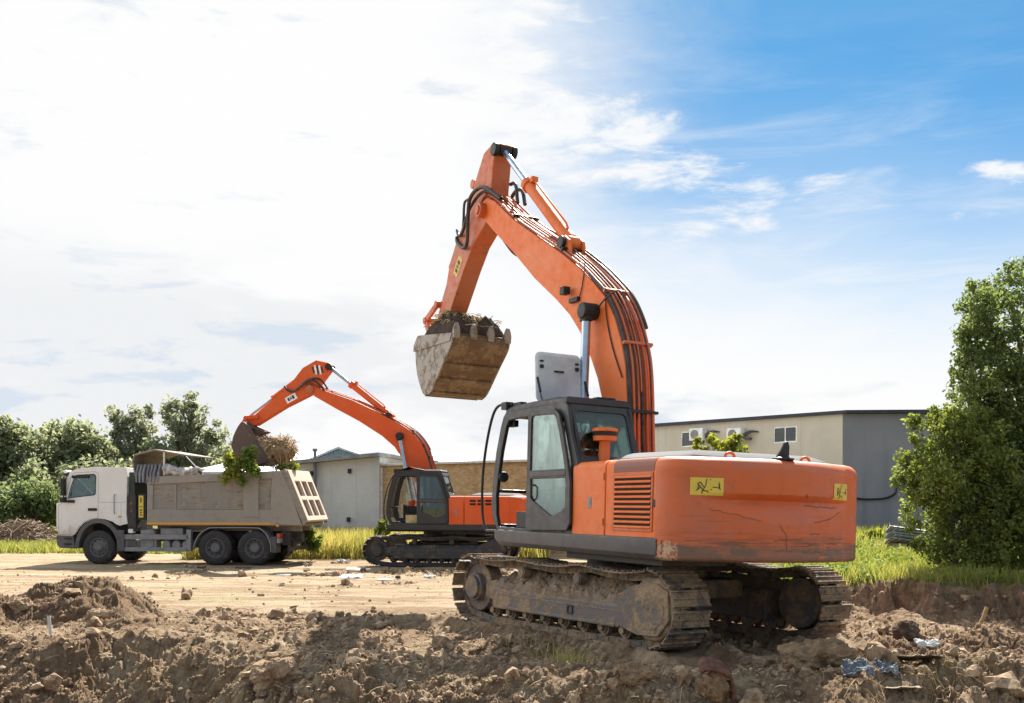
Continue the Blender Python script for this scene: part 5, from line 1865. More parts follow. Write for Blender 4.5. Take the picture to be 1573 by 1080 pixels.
# ------------------------------------------------------------------ dump truck
def dump_truck():
    loc = (-8.02, 33.53, -0.165)
    th = 1.4748
    root = empty('dump_truck', loc)
    root.rotation_euler = (0, 0, th + math.pi / 2)
    root.scale = (0.824, 1, 1)
    tag(root, 'white-cabbed dump truck with rusty brown tipper body being loaded', 'truck')
    # chassis
    m = MB()
    for y in (-0.42, 0.42):
        m.box(-0.95, 6.9, y - 0.05, y + 0.05, 0.72, 1.02)
    for x in (-0.9, 0.8, 2.4, 4.0, 5.2):
        m.box(x - 0.06, x + 0.06, -0.42, 0.42, 0.78, 0.98)
    for x in (0.0, 1.56, 6.23):
        m.cyl((x, -1.05, 0.54), (x, 1.05, 0.54), 0.10, seg=14)
        m.lathe([(0, -0.2), (0.2, -0.16), (0.24, 0), (0.2, 0.16), (0, 0.2)], (x, 0, 0.54), 'y', 16)
    m.cyl((0.2, 0, 0.62), (5.2, 0, 0.80), 0.06, seg=12)
    m.box(5.0, 6.9, -0.5, 0.5, 0.8, 1.3)
    m.build('chassis', M['chassis'], root, 0.01)
    # wheels
    R = 0.54

    def wheel(x, y, s, front):
        w = empty('wheel', (x, y, R), root)
        w.scale = (1 / 0.824, 1, 1)
        m = MB()
        hw = 0.15
        prof = [(0.30, -hw * 0.8), (0.33, -hw), (0.46, -hw * 1.06), (0.515, -hw * 0.94), (R, -hw * 0.78), (R, hw * 0.78), (0.515, hw * 0.94), (0.46, hw * 1.06), (0.33, hw), (0.30, hw * 0.8)]
        m.lathe(prof, (0, 0, 0), 'y', 48)
        for k in range(36):
            a = 2 * math.pi * k / 36
            c = Vector((math.cos(a) * (R - 0.004), 0, math.sin(a) * (R - 0.004)))
            for q in (-1, 1):
                Rm = Matrix.Rotation(-a, 3, 'Y') @ Matrix.Rotation(q * 0.5, 3, 'X')
                m.box(c.x - 0.014, c.x + 0.014, q * 0.07 - 0.055, q * 0.07 + 0.055, c.z - 0.016, c.z + 0.016, Rm, (c.x, q * 0.07, c.z))
        m.build('tyre', M['tyre'], w, 0, 35)
        m = MB()
        if front:
            pr = [(0.30, 0.10), (0.315, 0.13), (0.29, 0.135), (0.26, 0.07), (0.20, 0.10), (0.13, 0.125), (0.125, 0.16), (0.09, 0.19), (0, 0.19)]
        else:
            pr = [(0.30, 0.10), (0.315, 0.13), (0.29, 0.135), (0.265, 0.03), (0.19, 0.00), (0.165, 0.02), (0.155, 0.10), (0.12, 0.13), (0, 0.14)]
        m.lathe([(r, s * h) for r, h in pr], (0, 0, 0), 'y', 32)
        for k in range(10):
            a = 2 * math.pi * k / 10
            rr, h0, h1 = (0.165, 0.11, 0.15) if front else (0.215, 0.0, 0.05)
            m.cyl((rr * math.cos(a), s * h0, rr * math.sin(a)), (rr * math.cos(a), s * h1, rr * math.sin(a)), 0.016, seg=8)
        m.build('rim', M['rim'], w, 0, 35)
        if front or True:
            m = MB()
            for k in range(10):
                a = 2 * math.pi * (k + 0.5) / 10
                rr = 0.235
                h = 0.083 if front else 0.035
                m.cyl((rr * math.cos(a), s * (h + 0.0), rr * math.sin(a)), (rr * math.cos(a), s * (h + 0.008), rr * math.sin(a)), 0.024, seg=10)
            m.build('hand_holes', M['black'], w)
    for s in (1, -1):
        wheel(6.23, s * 1.07, s, True)
        for x in (0.0, 1.56):
            wheel(x, s * 1.08, s, False)
            wheel(x, s * 0.74, s, False)
    # cab shell
    side = [(7.30, 0.90), (7.86, 0.92), (7.91, 1.25), (7.92, 1.85), (7.76, 2.10), (7.46, 2.85), (7.36, 2.98), (7.10, 3.06), (6.50, 3.11), (5.90, 3.12), (5.10, 3.10), (5.06, 2.8), (5.10, 1.60), (5.04, 1.30), (5.36, 1.24)]
    arch = [(5.50, 1.28), (5.66, 1.37), (5.95, 1.44), (6.23, 1.46), (6.52, 1.43), (6.80, 1.33), (7.00, 1.18), (7.14, 1.00)]
    outl = side + arch
    win = [(7.44, 2.13), (7.30, 2.52), (7.16, 2.80), (7.10, 2.84), (6.40, 2.87), (6.34, 2.82), (6.36, 2.28), (6.40, 2.24)]
    m = MB()
    for s in (1, -1):
        m.ring(outl, [win], s * 1.19, s * 1.24, lambda a, c, w: (a, w, c))
    # skin between the sides: roof, back, front with the windscreen left open
    strip = [(5.04, 1.30), (5.10, 1.60), (5.06, 2.80), (5.10, 3.10), (5.90, 3.12), (6.50, 3.11), (7.10, 3.06), (7.36, 2.98), (7.46, 2.85)]
    m.loft([[(x, y, z) for x, z in strip] for y in (-1.19, 1.19)], closed=False, cap=False)
    strip = [(7.76, 2.08), (7.92, 1.85), (7.91, 1.25), (7.86, 0.92), (7.30, 0.90)]
    m.loft([[(x, y, z) for x, z in strip] for y in (-1.19, 1.19)], closed=False, cap=False)
    m.box(5.1, 7.8, -1.19, 1.19, 1.22 + 0.25, 1.50)
    cab = m.build('cab', M['truckwhite'], root, 0.03, seg=3)
    m = MB()
    m.loft([[(x, y, z) for x, z in ((7.765, 2.09), (7.62, 2.46), (7.465, 2.845))] for y in (-1.17, 0, 1.17)], closed=False, cap=False)
    m.build('windscreen', M['glass_truck'], cab)
    for s in (1, -1):
        m = MB()
        m.ring(win, [], s * 1.205, s * 1.21, lambda a, c, w: (a, w, c))
        m.build('side_window', M['glass_truck'], cab)
    # window rubber, door seams, door
    y = 1.241
    m = MB()
    big = [(7.47, 2.11), (7.33, 2.53), (7.19, 2.83), (7.11, 2.87), (6.39, 2.90), (6.31, 2.83), (6.33, 2.26), (6.39, 2.21)]
    m.ring(big, [win], 1.236, 1.246, lambda a, c, w: (a, w, c))
    m.build('window_seal', M['black'], cab)
    dseam = [(7.62, 2.02), (7.34, 2.80), (7.20, 2.93), (6.36, 2.97), (6.22, 2.90), (6.24, 1.48), (6.52, 1.455), (6.82, 1.35), (7.04, 1.18), (7.20, 0.94), (7.80, 0.95), (7.86, 1.25), (7.87, 1.86)]
    cx_, cz_ = np.mean(np.array(dseam), 0)
    m = MB()
    for i in range(len(dseam)):
        a, c = np.array(dseam[i]), np.array(dseam[(i + 1) % len(dseam)])
        t = (c - a) / np.linalg.norm(c - a)
        n_ = np.array([-t[1], t[0]]) * 0.006
        m.prism_xz([tuple(a + n_), tuple(c + n_), tuple(c - n_), tuple(a - n_)], 1.236, 1.2425)
    m.box(5.12, 6.20, 1.236, 1.2425, 1.985, 1.995)
    m.box(5.30, 5.308, 1.236, 1.2425, 1.3, 1.97)
    m.build('door_seams', M['grey'], cab)
    m = MB()
    m.box(6.28, 6.64, 1.242, 1.268, 1.71, 1.80)
    m.build('door_handle', M['black'], cab, 0.015)
    for z_ in (0.62, 0.80):
        m = MB()
        m.box(7.30, 7.62, 1.252, 1.275, z_, z_ + 0.05)
        m.build('entry_step', M['black'], cab, 0.008)
    m = MB()
    m.box(5.30, 5.42, 1.242, 1.262, 1.50, 1.56)
    m.build('side_marker', M['stripe'], cab, 0.006)
    m = MB()
    m.tube([(5.55, 1.25, 1.62), (5.55, 1.30, 1.66), (5.55, 1.30, 2.2), (5.55, 1.25, 2.24)], 0.014, 6)
    m.build('grab_handle', M['black'], cab)
    # mirror on its arm and sun visor strip
    m = MB()
    m.box(7.50, 7.62, 1.28, 1.46, 2.20, 2.74)
    m.box(7.48, 7.64, 1.28, 1.48, 1.98, 2.15)
    m.tube([(7.46, 1.22, 2.84), (7.54, 1.38, 2.82), (7.55, 1.38, 2.1), (7.45, 1.22, 1.98)], 0.022, 8)
    m.box(7.18, 7.44, 1.235, 1.30, 1.97, 2.06)
    m.build('wing_mirror', M['black'], cab, 0.02)
    m = MB()
    m.box(6.62, 7.30, 1.243, 1.262, 2.76, 2.85)
    m.build('window_visor', M['black'], cab, 0.01)
    m = MB()
    m.box(7.40, 7.66, -1.15, 1.22, 2.84, 2.96)
    m.build('sun_visor', M['black'], cab, 0.03)
    m = MB()
    m.box(7.50, 7.60, 0.95, 1.30, 2.92, 3.02)
    m.build('roof_marker', M['white_label'], cab, 0.02)
    # bumper, grille, wheel arch, step
    m = MB()
    m.loft([[(7.16, y_, 0.50), (7.80, y_, 0.52), (7.95, y_ * 0.97, 0.62), (7.96, y_ * 0.97, 0.88), (7.90, y_, 0.93), (7.24, y_, 0.90)] for y_ in (-1.25, 1.25)])
    m.build('bumper', M['archplastic'], root, 0.03)
    m = MB()
    m.box(7.90, 7.95, -0.9, 0.9, 1.2, 1.9)
    m.build('grille', M['black'], cab, 0.02)
    m = MB()
    m.loft([[(7.9, y_, 1.15), (7.955, y_, 1.15), (7.955, y_, 1.95), (7.86, y_, 1.95)] for y_ in (0.95, 1.22)])
    m.build('corner_deflector', M['truckwhite'], cab, 0.02)
    m = MB()
    m.box(7.84, 7.965, 0.85, 1.2, 0.66, 0.84)
    m.build('headlight', M['white_label'], cab, 0.02)
    def arch_strip(cx, r0, r1, a0, a1, y0, y1, cz=R, n=20, sx=1.0):
        m = MB()
        rings = []
        for k in range(n + 1):
            a = math.radians(a0 + (a1 - a0) * k / n)
            rings.append([(cx + sx * r * math.cos(a), yy, cz + r * math.sin(a)) for r, yy in ((r0, y0), (r1, y0), (r1, y1), (r0, y1))])
        m.loft(rings)
        return m
    for s in (1, -1):
        arch_strip(6.23, 0.78, 0.93, -2, 160, s * 0.95, s * 1.262, 0.54).build('front_wheel_arch', M['archplastic'], root, 0.012, 40)
        m = MB()
        m.loft([[(5.30, s * 0.95, z), (x1, s * 0.95, z), (x1, s * 1.255, z), (5.18, s * 1.255, z)] for z, x1 in ((0.42, 5.44), (0.80, 5.48), (1.10, 5.62))])
        m.build('arch_rear_panel', M['archplastic'], root, 0.012)
    # things behind the cab: air intake stack, battery box, yellow plate
    m = MB()
    m.box(4.80, 5.04, 0.25, 1.15, 1.05, 2.95)
    m.build('air_intake_stack', plain('dark_green_grey_box', (0.022, 0.032, 0.028), (0.045, 0.055, 0.048), 3, 0.5), root, 0.02)
    m = MB()
    m.box(4.72, 5.06, 0.7, 1.22, 1.15, 2.22)
    m.build('filter_housing', M['chassis'], root, 0.03)
    m = MB()
    m.cyl((4.9, 1.225, 1.95), (4.9, 1.232, 1.95), 0.035)
    m.cyl((4.9, 1.225, 1.70), (4.9, 1.232, 1.70), 0.03)
    m.build('reflector', M['lens_red'], root)
    m = MB()
    m.box(4.34, 4.66, 1.10, 1.18, 1.42, 2.26)
    m.build('plate_backing', M['black'], root)
    m = MB()
    m.box(4.43, 4.62, 1.18, 1.20, 1.50, 2.20)
    yp = m.build('warning_plate', M['yellow'], root, 0.006)
    m = MB()
    m.box(4.50, 4.55, 1.2, 1.203, 1.98, 2.14)
    m.box(4.46, 4.59, 1.2, 1.203, 1.84, 1.86)
    for k in range(3):
        m.box(4.485, 4.565, 1.2, 1.203, 1.57 + k * 0.075, 1.61 + k * 0.075)
    m.build('print', M['ink'], yp)
    # side guard, tank, air reservoirs
    for s in (1,):
        m = MB()
        m.box(2.62, 5.20, 1.17, 1.22, 0.42, 0.55)
        m.box(2.62, 5.20, 1.17, 1.22, 0.80, 0.96)
        for x in (2.64, 3.95, 5.12):
            m.box(x - 0.03, x + 0.05, 1.12, 1.17, 0.42, 0.96)
        m.box(2.52, 2.70, 1.05, 1.22, 0.42, 1.12)
        m.build('side_guard', M['guard'], root, 0.012)
        m = MB()
        m.box(4.02, 4.62, 0.55, 1.12, 0.46, 1.10)
        m.build('fuel_tank', M['guard'], root, 0.07)
        m = MB()
        m.box(4.72, 5.12, 0.6, 1.17, 0.55, 0.80)
        m.build('battery_box', M['archplastic'], root, 0.03)
        for x in (2.75, 3.15, 3.55):
            m = MB()
            m.cyl((x, 0.6, 0.62), (x, 1.14, 0.62), 0.165, seg=22)
            m.build('air_reservoir', M['guard'], root, 0.03, 40)
        m = MB()
        m.box(2.9, 3.8, 0.7, 1.1, 0.92, 1.16)
        m.build('tool_box', M['guard'], root, 0.03)
        m = MB()
        m.box(4.86, 5.06, 0.95, 1.2, 1.0, 1.14)
        m.build('coolant_cap', M['white_label'], root, 0.03)
    # mudguard over the tandem
    for s in (1, -1):
        m = MB()
        path = [(2.42, 0.55), (2.32, 0.80), (2.12, 1.02), (1.86, 1.16), (1.56, 1.20), (0.0, 1.20), (-0.30, 1.13), (-0.52, 0.95), (-0.66, 0.68), (-0.68, 0.42)]
        sm = [(a, c) for a, c in spline(path, 5)]
        o2 = offset_path(sm, 0.035)
        m.loft([[(x, s * 0.55, z), (x, s * 1.25, z), (q[0], s * 1.25, q[1]), (q[0], s * 0.55, q[1])] for (x, z), q in zip(sm, o2)])
        m.build('rear_mudguard', M['guard'], root, 0.006, 50)
        m = MB()
        m.box(-0.86, -0.62, s * 0.75, s * 1.22, 0.40, 0.9) if s > 0 else m.box(-0.86, -0.62, -1.22, -0.75, 0.40, 0.9)
        m.build('mud_flap', M['archplastic'], root, 0.01)
    # rear end: lamp, hitch frame, underrun bar
    m = MB()
    m.box(-1.25, -0.95, -0.9, 0.9, 0.62, 1.05)
    m.box(-1.35, -1.28, -1.15, 1.15, 0.44, 0.58)
    for y in (-0.6, 0.6):
        m.box(-1.33, -1.20, y - 0.05, y + 0.05, 0.5, 0.8)
    m.box(-1.6, -1.1, 0.2, 0.5, 0.72, 1.0)
    m.tube(spline([(-1.1, 0.9, 0.95), (-1.4, 0.9, 0.80), (-1.5, 0.85, 0.62)]), 0.03, 8)
    m.build('underrun_bar', M['chassis'], root, 0.01)
    m = MB()
    m.box(-1.0, -0.88, 0.90, 1.22, 0.86, 1.0)
    m.build('tail_lamp', M['lens_red'], root, 0.01)
    m = MB()
    m.box(-1.0, -0.88, 0.90, 1.22, 0.70, 0.85)
    m.build('tail_lamp', M['guard'], root, 0.01)
    # tipper body
    ft, fb = (4.24, 2.79), (4.27, 1.30)
    rt, rb = (-1.12, 2.97), (-1.88, 1.26)
    wall = [fb, ft, rt, rb]
    m = MB()
    for s in (1, -1):
        m.ring(wall, [], s * 1.14, s * 1.19, lambda a, c, w: (a, w, c))
    m.box(-1.85, 4.26, -1.14, 1.14, 1.24, 1.32)
    m.box(4.20, 4.27, -1.14, 1.14, 1.32, 2.79)
    for y in (-0.5, 0.5):
        m.box(-1.6, 4.2, y - 0.09, y + 0.09, 1.06, 1.24)
    body = m.build('tipper_body', M['bed'], root, 0.008)
    # pressed side: rails, posts, recessed panels
    def ztop(x):
        return 2.79 + (4.24 - x) / 5.36 * 0.18
    for s in (1, -1):
        m = MB()
        m.ring([(4.27, 2.55), (4.25, 2.80), (-1.12, 2.985), (-1.22, 2.76), (0.4, 2.70)], [], s * 1.19, s * 1.245, lambda a, c, w: (a, w, c))
        m.ring([(4.27, 1.30), (4.26, 1.76), (-1.66, 1.76), (-1.86, 1.28)], [], s * 1.19, s * 1.232, lambda a, c, w: (a, w, c))
        m.ring([(4.27, 1.76), (4.25, 2.55), (4.02, 2.55), (4.04, 1.76)], [], s * 1.19, s * 1.228, lambda a, c, w: (a, w, c))
        m.ring([(0.42, 1.52), (0.42, 2.715), (-0.18, 2.73), (-0.18, 1.52)], [], s * 1.19, s * 1.258, lambda a, c, w: (a, w, c))
        m.ring([(3.18, 1.762), (3.18, 2.56), (3.10, 2.56), (3.10, 1.762)], [], s * 1.19, s * 1.215, lambda a, c, w: (a, w, c))
        m.ring([(-0.62, 1.30), (-0.72, 2.96), (-1.13, 2.985), (-1.88, 1.26)], [], s * 1.19, s * 1.25, lambda a, c, w: (a, w, c))
        m.ring([(0.44, 1.765), (0.44, 1.80), (3.08, 1.80), (3.08, 1.765)], [], s * 1.19, s * 1.240, lambda a, c, w: (a, w, c))
        m.build('side_rail', M['pale_rail'], body, 0.014)
    m = MB()
    m.box(-0.90, 4.26, 1.233, 1.245, 1.275, 1.345)
    m.box(-0.98, -0.88, 1.233, 1.25, 1.215, 1.345)
    m.build('reflective_strip', M['stripe'], body)
    # tailgate, leaning, with pressed openings
    T0, T1 = Vector((rt[0] - 0.02, 0, rt[1] - 0.02)), Vector((rb[0] - 0.06, 0, rb[1] + 0.08))
    tx = (T1 - T0)
    Lt = tx.length
    tx.normalize()
    nn = Vector((tx.z, 0, -tx.x))
    if nn.x > 0:
        nn = -nn

    def tp(a, c, w):                                       # a across, c down the gate
        q = T0 + tx * c + nn * w
        return (q.x, a, q.z)
    holes = []
    for r0, r1 in ((0.40, 0.93), (1.07, 1.64)):
        for k in range(3):
            a0 = -1.00 + k * 0.69
            holes.append([(a0, r0), (a0 + 0.54, r0), (a0 + 0.54, r1), (a0, r1)])
    m = MB()
    m.ring([(-1.17, 0.0), (1.17, 0.0), (1.17, Lt), (-1.17, Lt)], holes, 0.05, 0.17, tp)
    gate = m.build('tailgate', M['tailgate'], body, 0.012)
    m = MB()
    m.ring([(-1.17, 0.0), (1.17, 0.0), (1.17, Lt), (-1.17, Lt)], [], 0.0, 0.05, tp)
    m.build('tailgate_plate', M['bed'], gate)
    for s in (-1, 1):
        m = MB()
        m.ring([(s * 1.18, -0.05), (s * 1.25, -0.05), (s * 1.25, Lt + 0.05), (s * 1.18, Lt + 0.05)], [], -0.05, 0.12, tp)
        m.build('tailgate_post', M['bed'], body, 0.01)
    # canopy over the front of the body and the rolled tarpaulin
    m = MB()
    prof = [(4.72, 2.72), (4.86, 3.30), (4.80, 3.48), (4.00, 3.64), (2.75, 3.46)]
    pin_ = offset_path(prof, -0.05)
    for i in range(len(prof) - 1):
        m.prism_xz([prof[i], prof[i + 1], pin_[i + 1], pin_[i]], -1.18, 1.18)
    m.prism_xz([(4.30, 2.60), (4.66, 2.66), (4.74, 2.74), (4.74, 2.80), (4.25, 2.76)], 1.10, 1.18)
    m.build('front_canopy', M['bed'], body, 0.01)
    m = MB()
    m.cyl((3.62, 1.15, 2.85), (3.62, 1.15, 3.66), 0.03, seg=8)
    m.build('canopy_post', M['truckwhite'], body)
    m = MB()
    m.prism_xz([(2.85, 3.46), (2.75, 3.46), (2.05, 2.86), (2.15, 2.86)], 1.08, 1.16)
    m.build('canopy_brace', M['chassis'], body)
    # folded pleats hanging over the front corner
    m = MB()
    for k in range(7):
        x = 4.66 - k * 0.145
        pr = [(x + 0.055, 2.62 - 0.02 * (k % 2)), (x + 0.085, 2.90), (x - 0.02, 3.20), (x - 0.09, 3.18), (x - 0.02, 2.88), (x - 0.01, 2.62)]
        m.prism_xz(pr, 0.2, 1.26 + 0.02 * (k % 3))
    m.build('tarpaulin_pleats', M['tarp_blue'], body, 0.02)
    nx, ny = 90, 26
    X, A = np.meshgrid(np.linspace(2.05, 3.66, nx), np.linspace(0, 2 * math.pi, ny))
    rr = 0.13 + 0.020 * np.sin(X * 19 + 3 * np.sin(A)) + 0.20 * (fbm(X * 5, A * 1.0, 5, 88, 0.62) - 0.5)
    rr = rr * smooth(X, 2.02, 2.5) + 0.03
    cx = 2.98 + 0.05 * np.sin(X * 4)
    v = np.stack([X.ravel(), (1.06 + rr * np.cos(A) * 1.15).ravel(), (cx + rr * np.sin(A)).ravel()], 1)
    idx = np.arange(nx * ny).reshape(ny, nx)
    f = np.stack([idx[:-1, :-1], idx[:-1, 1:], idx[1:, 1:], idx[1:, :-1]], -1).reshape(-1, 4)
    mesh_arrays('rolled_tarpaulin', v, f, M['tarp'], body, True)
    # inside the cab
    m = MB()
    m.box(5.5, 6.1, 0.4, 1.0, 1.5, 1.9)
    m.loft([[(x, 0.4, z), (x + 0.15, 0.4, z), (x + 0.15, 1.0, z), (x, 1.0, z)] for x, z in ((5.5, 1.85), (5.35, 2.55))])
    m.build('seat', M['seat'], cab, 0.03)
    m = MB()
    n = 24
    ring = [Vector((6.95 + 0.10 * math.cos(2 * math.pi * k / n), 0.7 + 0.23 * math.sin(2 * math.pi * k / n), 2.08 + 0.2 * math.cos(2 * math.pi * k / n))) for k in range(n + 1)]
    m.tube(ring, 0.022, 6)
    m.box(7.05, 7.6, -1.1, 1.1, 1.7, 2.02)
    m.build('steering_wheel', M['black'], cab, 0.01)
    return root


truck = dump_truck()


def truck_load():
    """earth and torn plants heaped in the tipper body near its tail"""
    W = np.array(Matrix.LocRotScale(truck.location, truck.rotation_euler.to_quaternion(), truck.scale))
    nx, ny = 80, 40
    X, Y = np.meshgrid(np.linspace(-1.0, 4.1, nx), np.linspace(-1.12, 1.12, ny))
    z = 2.35 + 0.55 * np.exp(-((X - 0.1) / 1.0) ** 2 - (Y / 1.0) ** 2) + 0.18 * (fbm(X * 2, Y * 2, 4, 6) - 0.5) + 0.15 * worley(X * 3, Y * 3, 4)
    v = np.stack([X.ravel(), Y.ravel(), z.ravel()], 1) @ W[:3, :3].T + W[:3, 3]
    idx = np.arange(nx * ny).reshape(ny, nx)
    f = np.stack([idx[:-1, :-1], idx[:-1, 1:], idx[1:, 1:], idx[1:, :-1]], -1).reshape(-1, 4)
    o = mesh_arrays('soil_heap', v, f, M['clod'], None, True)
    tag(o, 'brown soil filling the tipper body of the dump truck', 'soil')
    return W


TW = truck_load()


# ------------------------------------------------------------------ vegetation
LEAF = {
    'poplar': leafmat('poplar_leaves', (0.046, 0.076, 0.028), (0.185, 0.235, 0.085), 0.48),
    'bush': leafmat('bush_leaves', (0.052, 0.084, 0.024), (0.25, 0.295, 0.080), 0.48),
    'sapling': leafmat('yellow_green_leaves', (0.13, 0.17, 0.030), (0.30, 0.32, 0.070), 0.45),
    'far': leafmat('hazed_distant_leaves', (0.110, 0.135, 0.080), (0.30, 0.320, 0.185), 0.52),  # haze put into the leaf colour, lighter and greyer
    'far2': leafmat('hazed_grey_green_leaves', (0.125, 0.145, 0.100), (0.32, 0.335, 0.225), 0.52),  # haze put into the colour here too
    'scrub': leafmat('scrub_leaves', (0.075, 0.125, 0.028), (0.22, 0.28, 0.070), 0.40),
    'scrub_far': leafmat('far_scrub_leaves', (0.075, 0.110, 0.048), (0.20, 0.245, 0.105), 0.45),
    'grass': leafmat('grass_blades', (0.17, 0.20, 0.050), (0.46, 0.40, 0.15), 0.45),
    'grass_r': leafmat('meadow_grass', (0.085, 0.140, 0.028), (0.36, 0.34, 0.110), 0.42),
}
M['bark'] = plain('tree_bark', (0.085, 0.066, 0.050), (0.16, 0.13, 0.10), 6, 0.9, 0, 0.6, 0.03)
M['bark_pale'] = plain('pale_tree_bark', (0.16, 0.145, 0.125), (0.26, 0.235, 0.20), 6, 0.9, 0, 0.5, 0.03)
M['twig'] = plain('dry_twigs', (0.17, 0.115, 0.080), (0.34, 0.25, 0.19), 4, 0.9, 0, 0.3)


def at(px, py, Y):
    """the point at depth Y that the photograph shows at pixel px, py (used as a survey, not a projection trick)"""
    return ((px - 786.5) / 1573 * Y, Y, CAM_H - (py - 770.65) / 1573 * Y)


def leaves(centres, sizes, per, leaf, rng, flat=0.35):
    """leaf-sized diamonds scattered round clump centres -> arrays"""
    c = np.repeat(np.asarray(centres, float), per, axis=0)
    s = np.repeat(np.asarray(sizes, float), per)
    n = len(c)
    d = rng.normal(0, 1, (n, 3))
    d /= np.linalg.norm(d, axis=1)[:, None]
    p = c + d * (s * rng.uniform(0.15, 1.0, n) ** 0.6)[:, None]
    nrm = rng.normal(0, 1, (n, 3)) + np.array([0, 0, flat]) + d * 0.5
    nrm /= np.linalg.norm(nrm, axis=1)[:, None]
    a = np.cross(nrm, rng.normal(0, 1, (n, 3)))
    a /= np.linalg.norm(a, axis=1)[:, None]
    b = np.cross(nrm, a)
    l = leaf * rng.uniform(0.6, 1.3, n)
    a *= l[:, None]
    b *= (l * 0.62)[:, None]
    v = np.stack([p - a, p + b - a * 0.1 + nrm * (l * 0.12)[:, None], p + a, p - b - a * 0.1 + nrm * (l * 0.12)[:, None]], 1).reshape(-1, 3)
    f = np.arange(4 * n).reshape(n, 4)
    return v, f


def make_tree(name, label, cat, base, blobs, nclump, per, leaf, mat, bark, seed, trunk_r=0.12, top=None, group=None, clump=(0.16, 0.42), dens=None):
    """blobs: (x, y, z, r) spheres in world space giving the crown's outline"""
    rng = np.random.default_rng(seed)
    root = empty(name, base)
    tag(root, label, cat, group)
    B = np.array(blobs, float)
    w = B[:, 3] ** 2.2
    w /= w.sum()
    cs, ss = [], []
    for i in rng.choice(len(B), nclump, p=w):
        d = rng.normal(0, 1, 3)
        d /= np.linalg.norm(d)
        r = B[i, 3] * (rng.uniform(0.25, 1.0) ** 0.45 + (0.25 * rng.random() if rng.random() < 0.22 else 0))
        cs.append(B[i, :3] + d * r * np.array([1, 1, 1.0]))
        ss.append(rng.uniform(*clump) * min(1.0, 0.5 + B[i, 3]))
    cs = np.array(cs)
    gzb = base[2] + 0.15
    keep = cs[:, 2] > gzb
    cs, ss = cs[keep], np.array(ss)[keep]
    v, f = leaves(cs, ss, per, leaf, rng)
    b3 = np.array(base)
    mesh_arrays('crown', v - b3, f, LEAF[mat], root, False)
    # tapered trunk and limbs reaching into the clumps
    m = MB()
    topp = np.array(top if top is not None else B[np.argmax(B[:, 2]), :3]) - b3
    n = 9
    tp = []
    for k in range(n + 1):
        t = k / n
        q = topp * t + np.array([math.sin(t * 5 + seed), math.cos(t * 4 + seed), 0]) * 0.05 * np.linalg.norm(topp) * 0.25 * t * (1 - t) * 4
        tp.append(tuple(q + np.array([0, 0, -0.12 * (1 - t)])))
    m.tube(tp, trunk_r, 9, taper=[trunk_r * (1.35 if k == 0 else 1) * (1 - 0.86 * k / n) for k in range(n + 1)])
    TP = np.array(tp)
    for i in rng.choice(len(cs), min(len(cs), 46), replace=False):
        e = cs[i] - b3
        k = np.argmin(np.abs(TP[:, 2] - e[2] * rng.uniform(0.45, 0.8)))
        s0 = TP[k]
        L = np.linalg.norm(e - s0)
        mid = (s0 + e) / 2 + np.array([0, 0, 0.10 * L])
        r = min(trunk_r * 0.42, 0.02 + 0.014 * L)
        m.tube([tuple(s0), tuple(mid), tuple(e)], r, 5, taper=[r, r * 0.6, r * 0.2])
    m.build('trunk', M[bark], root, 0, 60)
    return root


rng0 = np.random.default_rng(77)
# the tall tree at the right-hand edge
Yt = 20.0
tb = []
for px, py, rp, dy in ((1556, 440, 30, 0), (1500, 458, 26, .2), (1496, 448, 14, 0), (1525, 452, 30, .3), (1485, 505, 20, -.2), (1478, 560, 20, 0), (1545, 418, 16, .1), (1505, 480, 34, .4), (1530, 490, 42, -.3), (1500, 520, 34, .2), (1560, 540, 60, .5), (1512, 575, 46, -.2), (1492, 610, 38, .3), (1560, 620, 72, 0), (1470, 640, 26, -.3), (1515, 660, 58, .2),
                       (1580, 700, 85, .2), (1620, 600, 90, 0), (1650, 760, 120, .3), (1540, 760, 72, -.3), (1560, 830, 74, .1), (1620, 480, 60, .1), (1500, 720, 48, .6), (1590, 420, 34, 0.1), (1700, 660, 110, 0)):
    x, y, z = at(px, py, Yt + dy * 1.4)
    tb.append((x, y, z, rp / 1573 * Yt))
bx = at(1590, 890, Yt)[0]
make_tree('leafy_tree', 'tall dark green tree at the right edge beside the grey wall', 'tree', (bx, Yt, gz(bx, Yt) - 0.05), tb, 1500, 46, 0.045, 'poplar', 'bark', 3, 0.16, top=(bx - 0.2, Yt, at(0, 425, Yt)[2]), clump=(0.13, 0.27))
Yb = 19.0
bb = []
for px, py, rp, dy in ((1405, 652, 9, .2), (1432, 640, 13, 0), (1455, 640, 20, .2), (1480, 655, 28, .3), (1385, 745, 9, 0), (1390, 700, 10, .1), (1398, 805, 14, 0), (1440, 655, 12, -.3), (1500, 690, 40, 0.1), (1525, 730, 44, 0), (1540, 790, 50, 0.1), (1545, 850, 46, 0), (1500, 650, 24, .2), (1412, 840, 14, -.2), (1420, 672, 24, 0), (1450, 690, 36, .2), (1405, 715, 26, 0), (1440, 745, 44, -.2), (1402, 765, 24, .1), (1470, 720, 44, .4), (1425, 800, 34, -.1), (1475, 800, 52, .2), (1455, 845, 36, -.1), (1500, 840, 44, .1), (1500, 770, 46, 0.2), (1410, 745, 30, 0.3), (1478, 870, 24, -.2)):
    x, y, z = at(px, py, Yb + dy * 1.3)
    bb.append((x, y, z, rp / 1573 * Yb))
bx = at(1470, 885, Yb)[0]
make_tree('leafy_bush', 'sunlit yellow-green bush spreading in front of the tall dark tree', 'bush', (bx, Yb, gz(bx, Yb) - 0.05), bb, 580, 44, 0.043, 'bush', 'bark', 5, 0.06, top=(bx - 0.2, Yb, at(0, 690, Yb)[2]), clump=(0.12, 0.26))
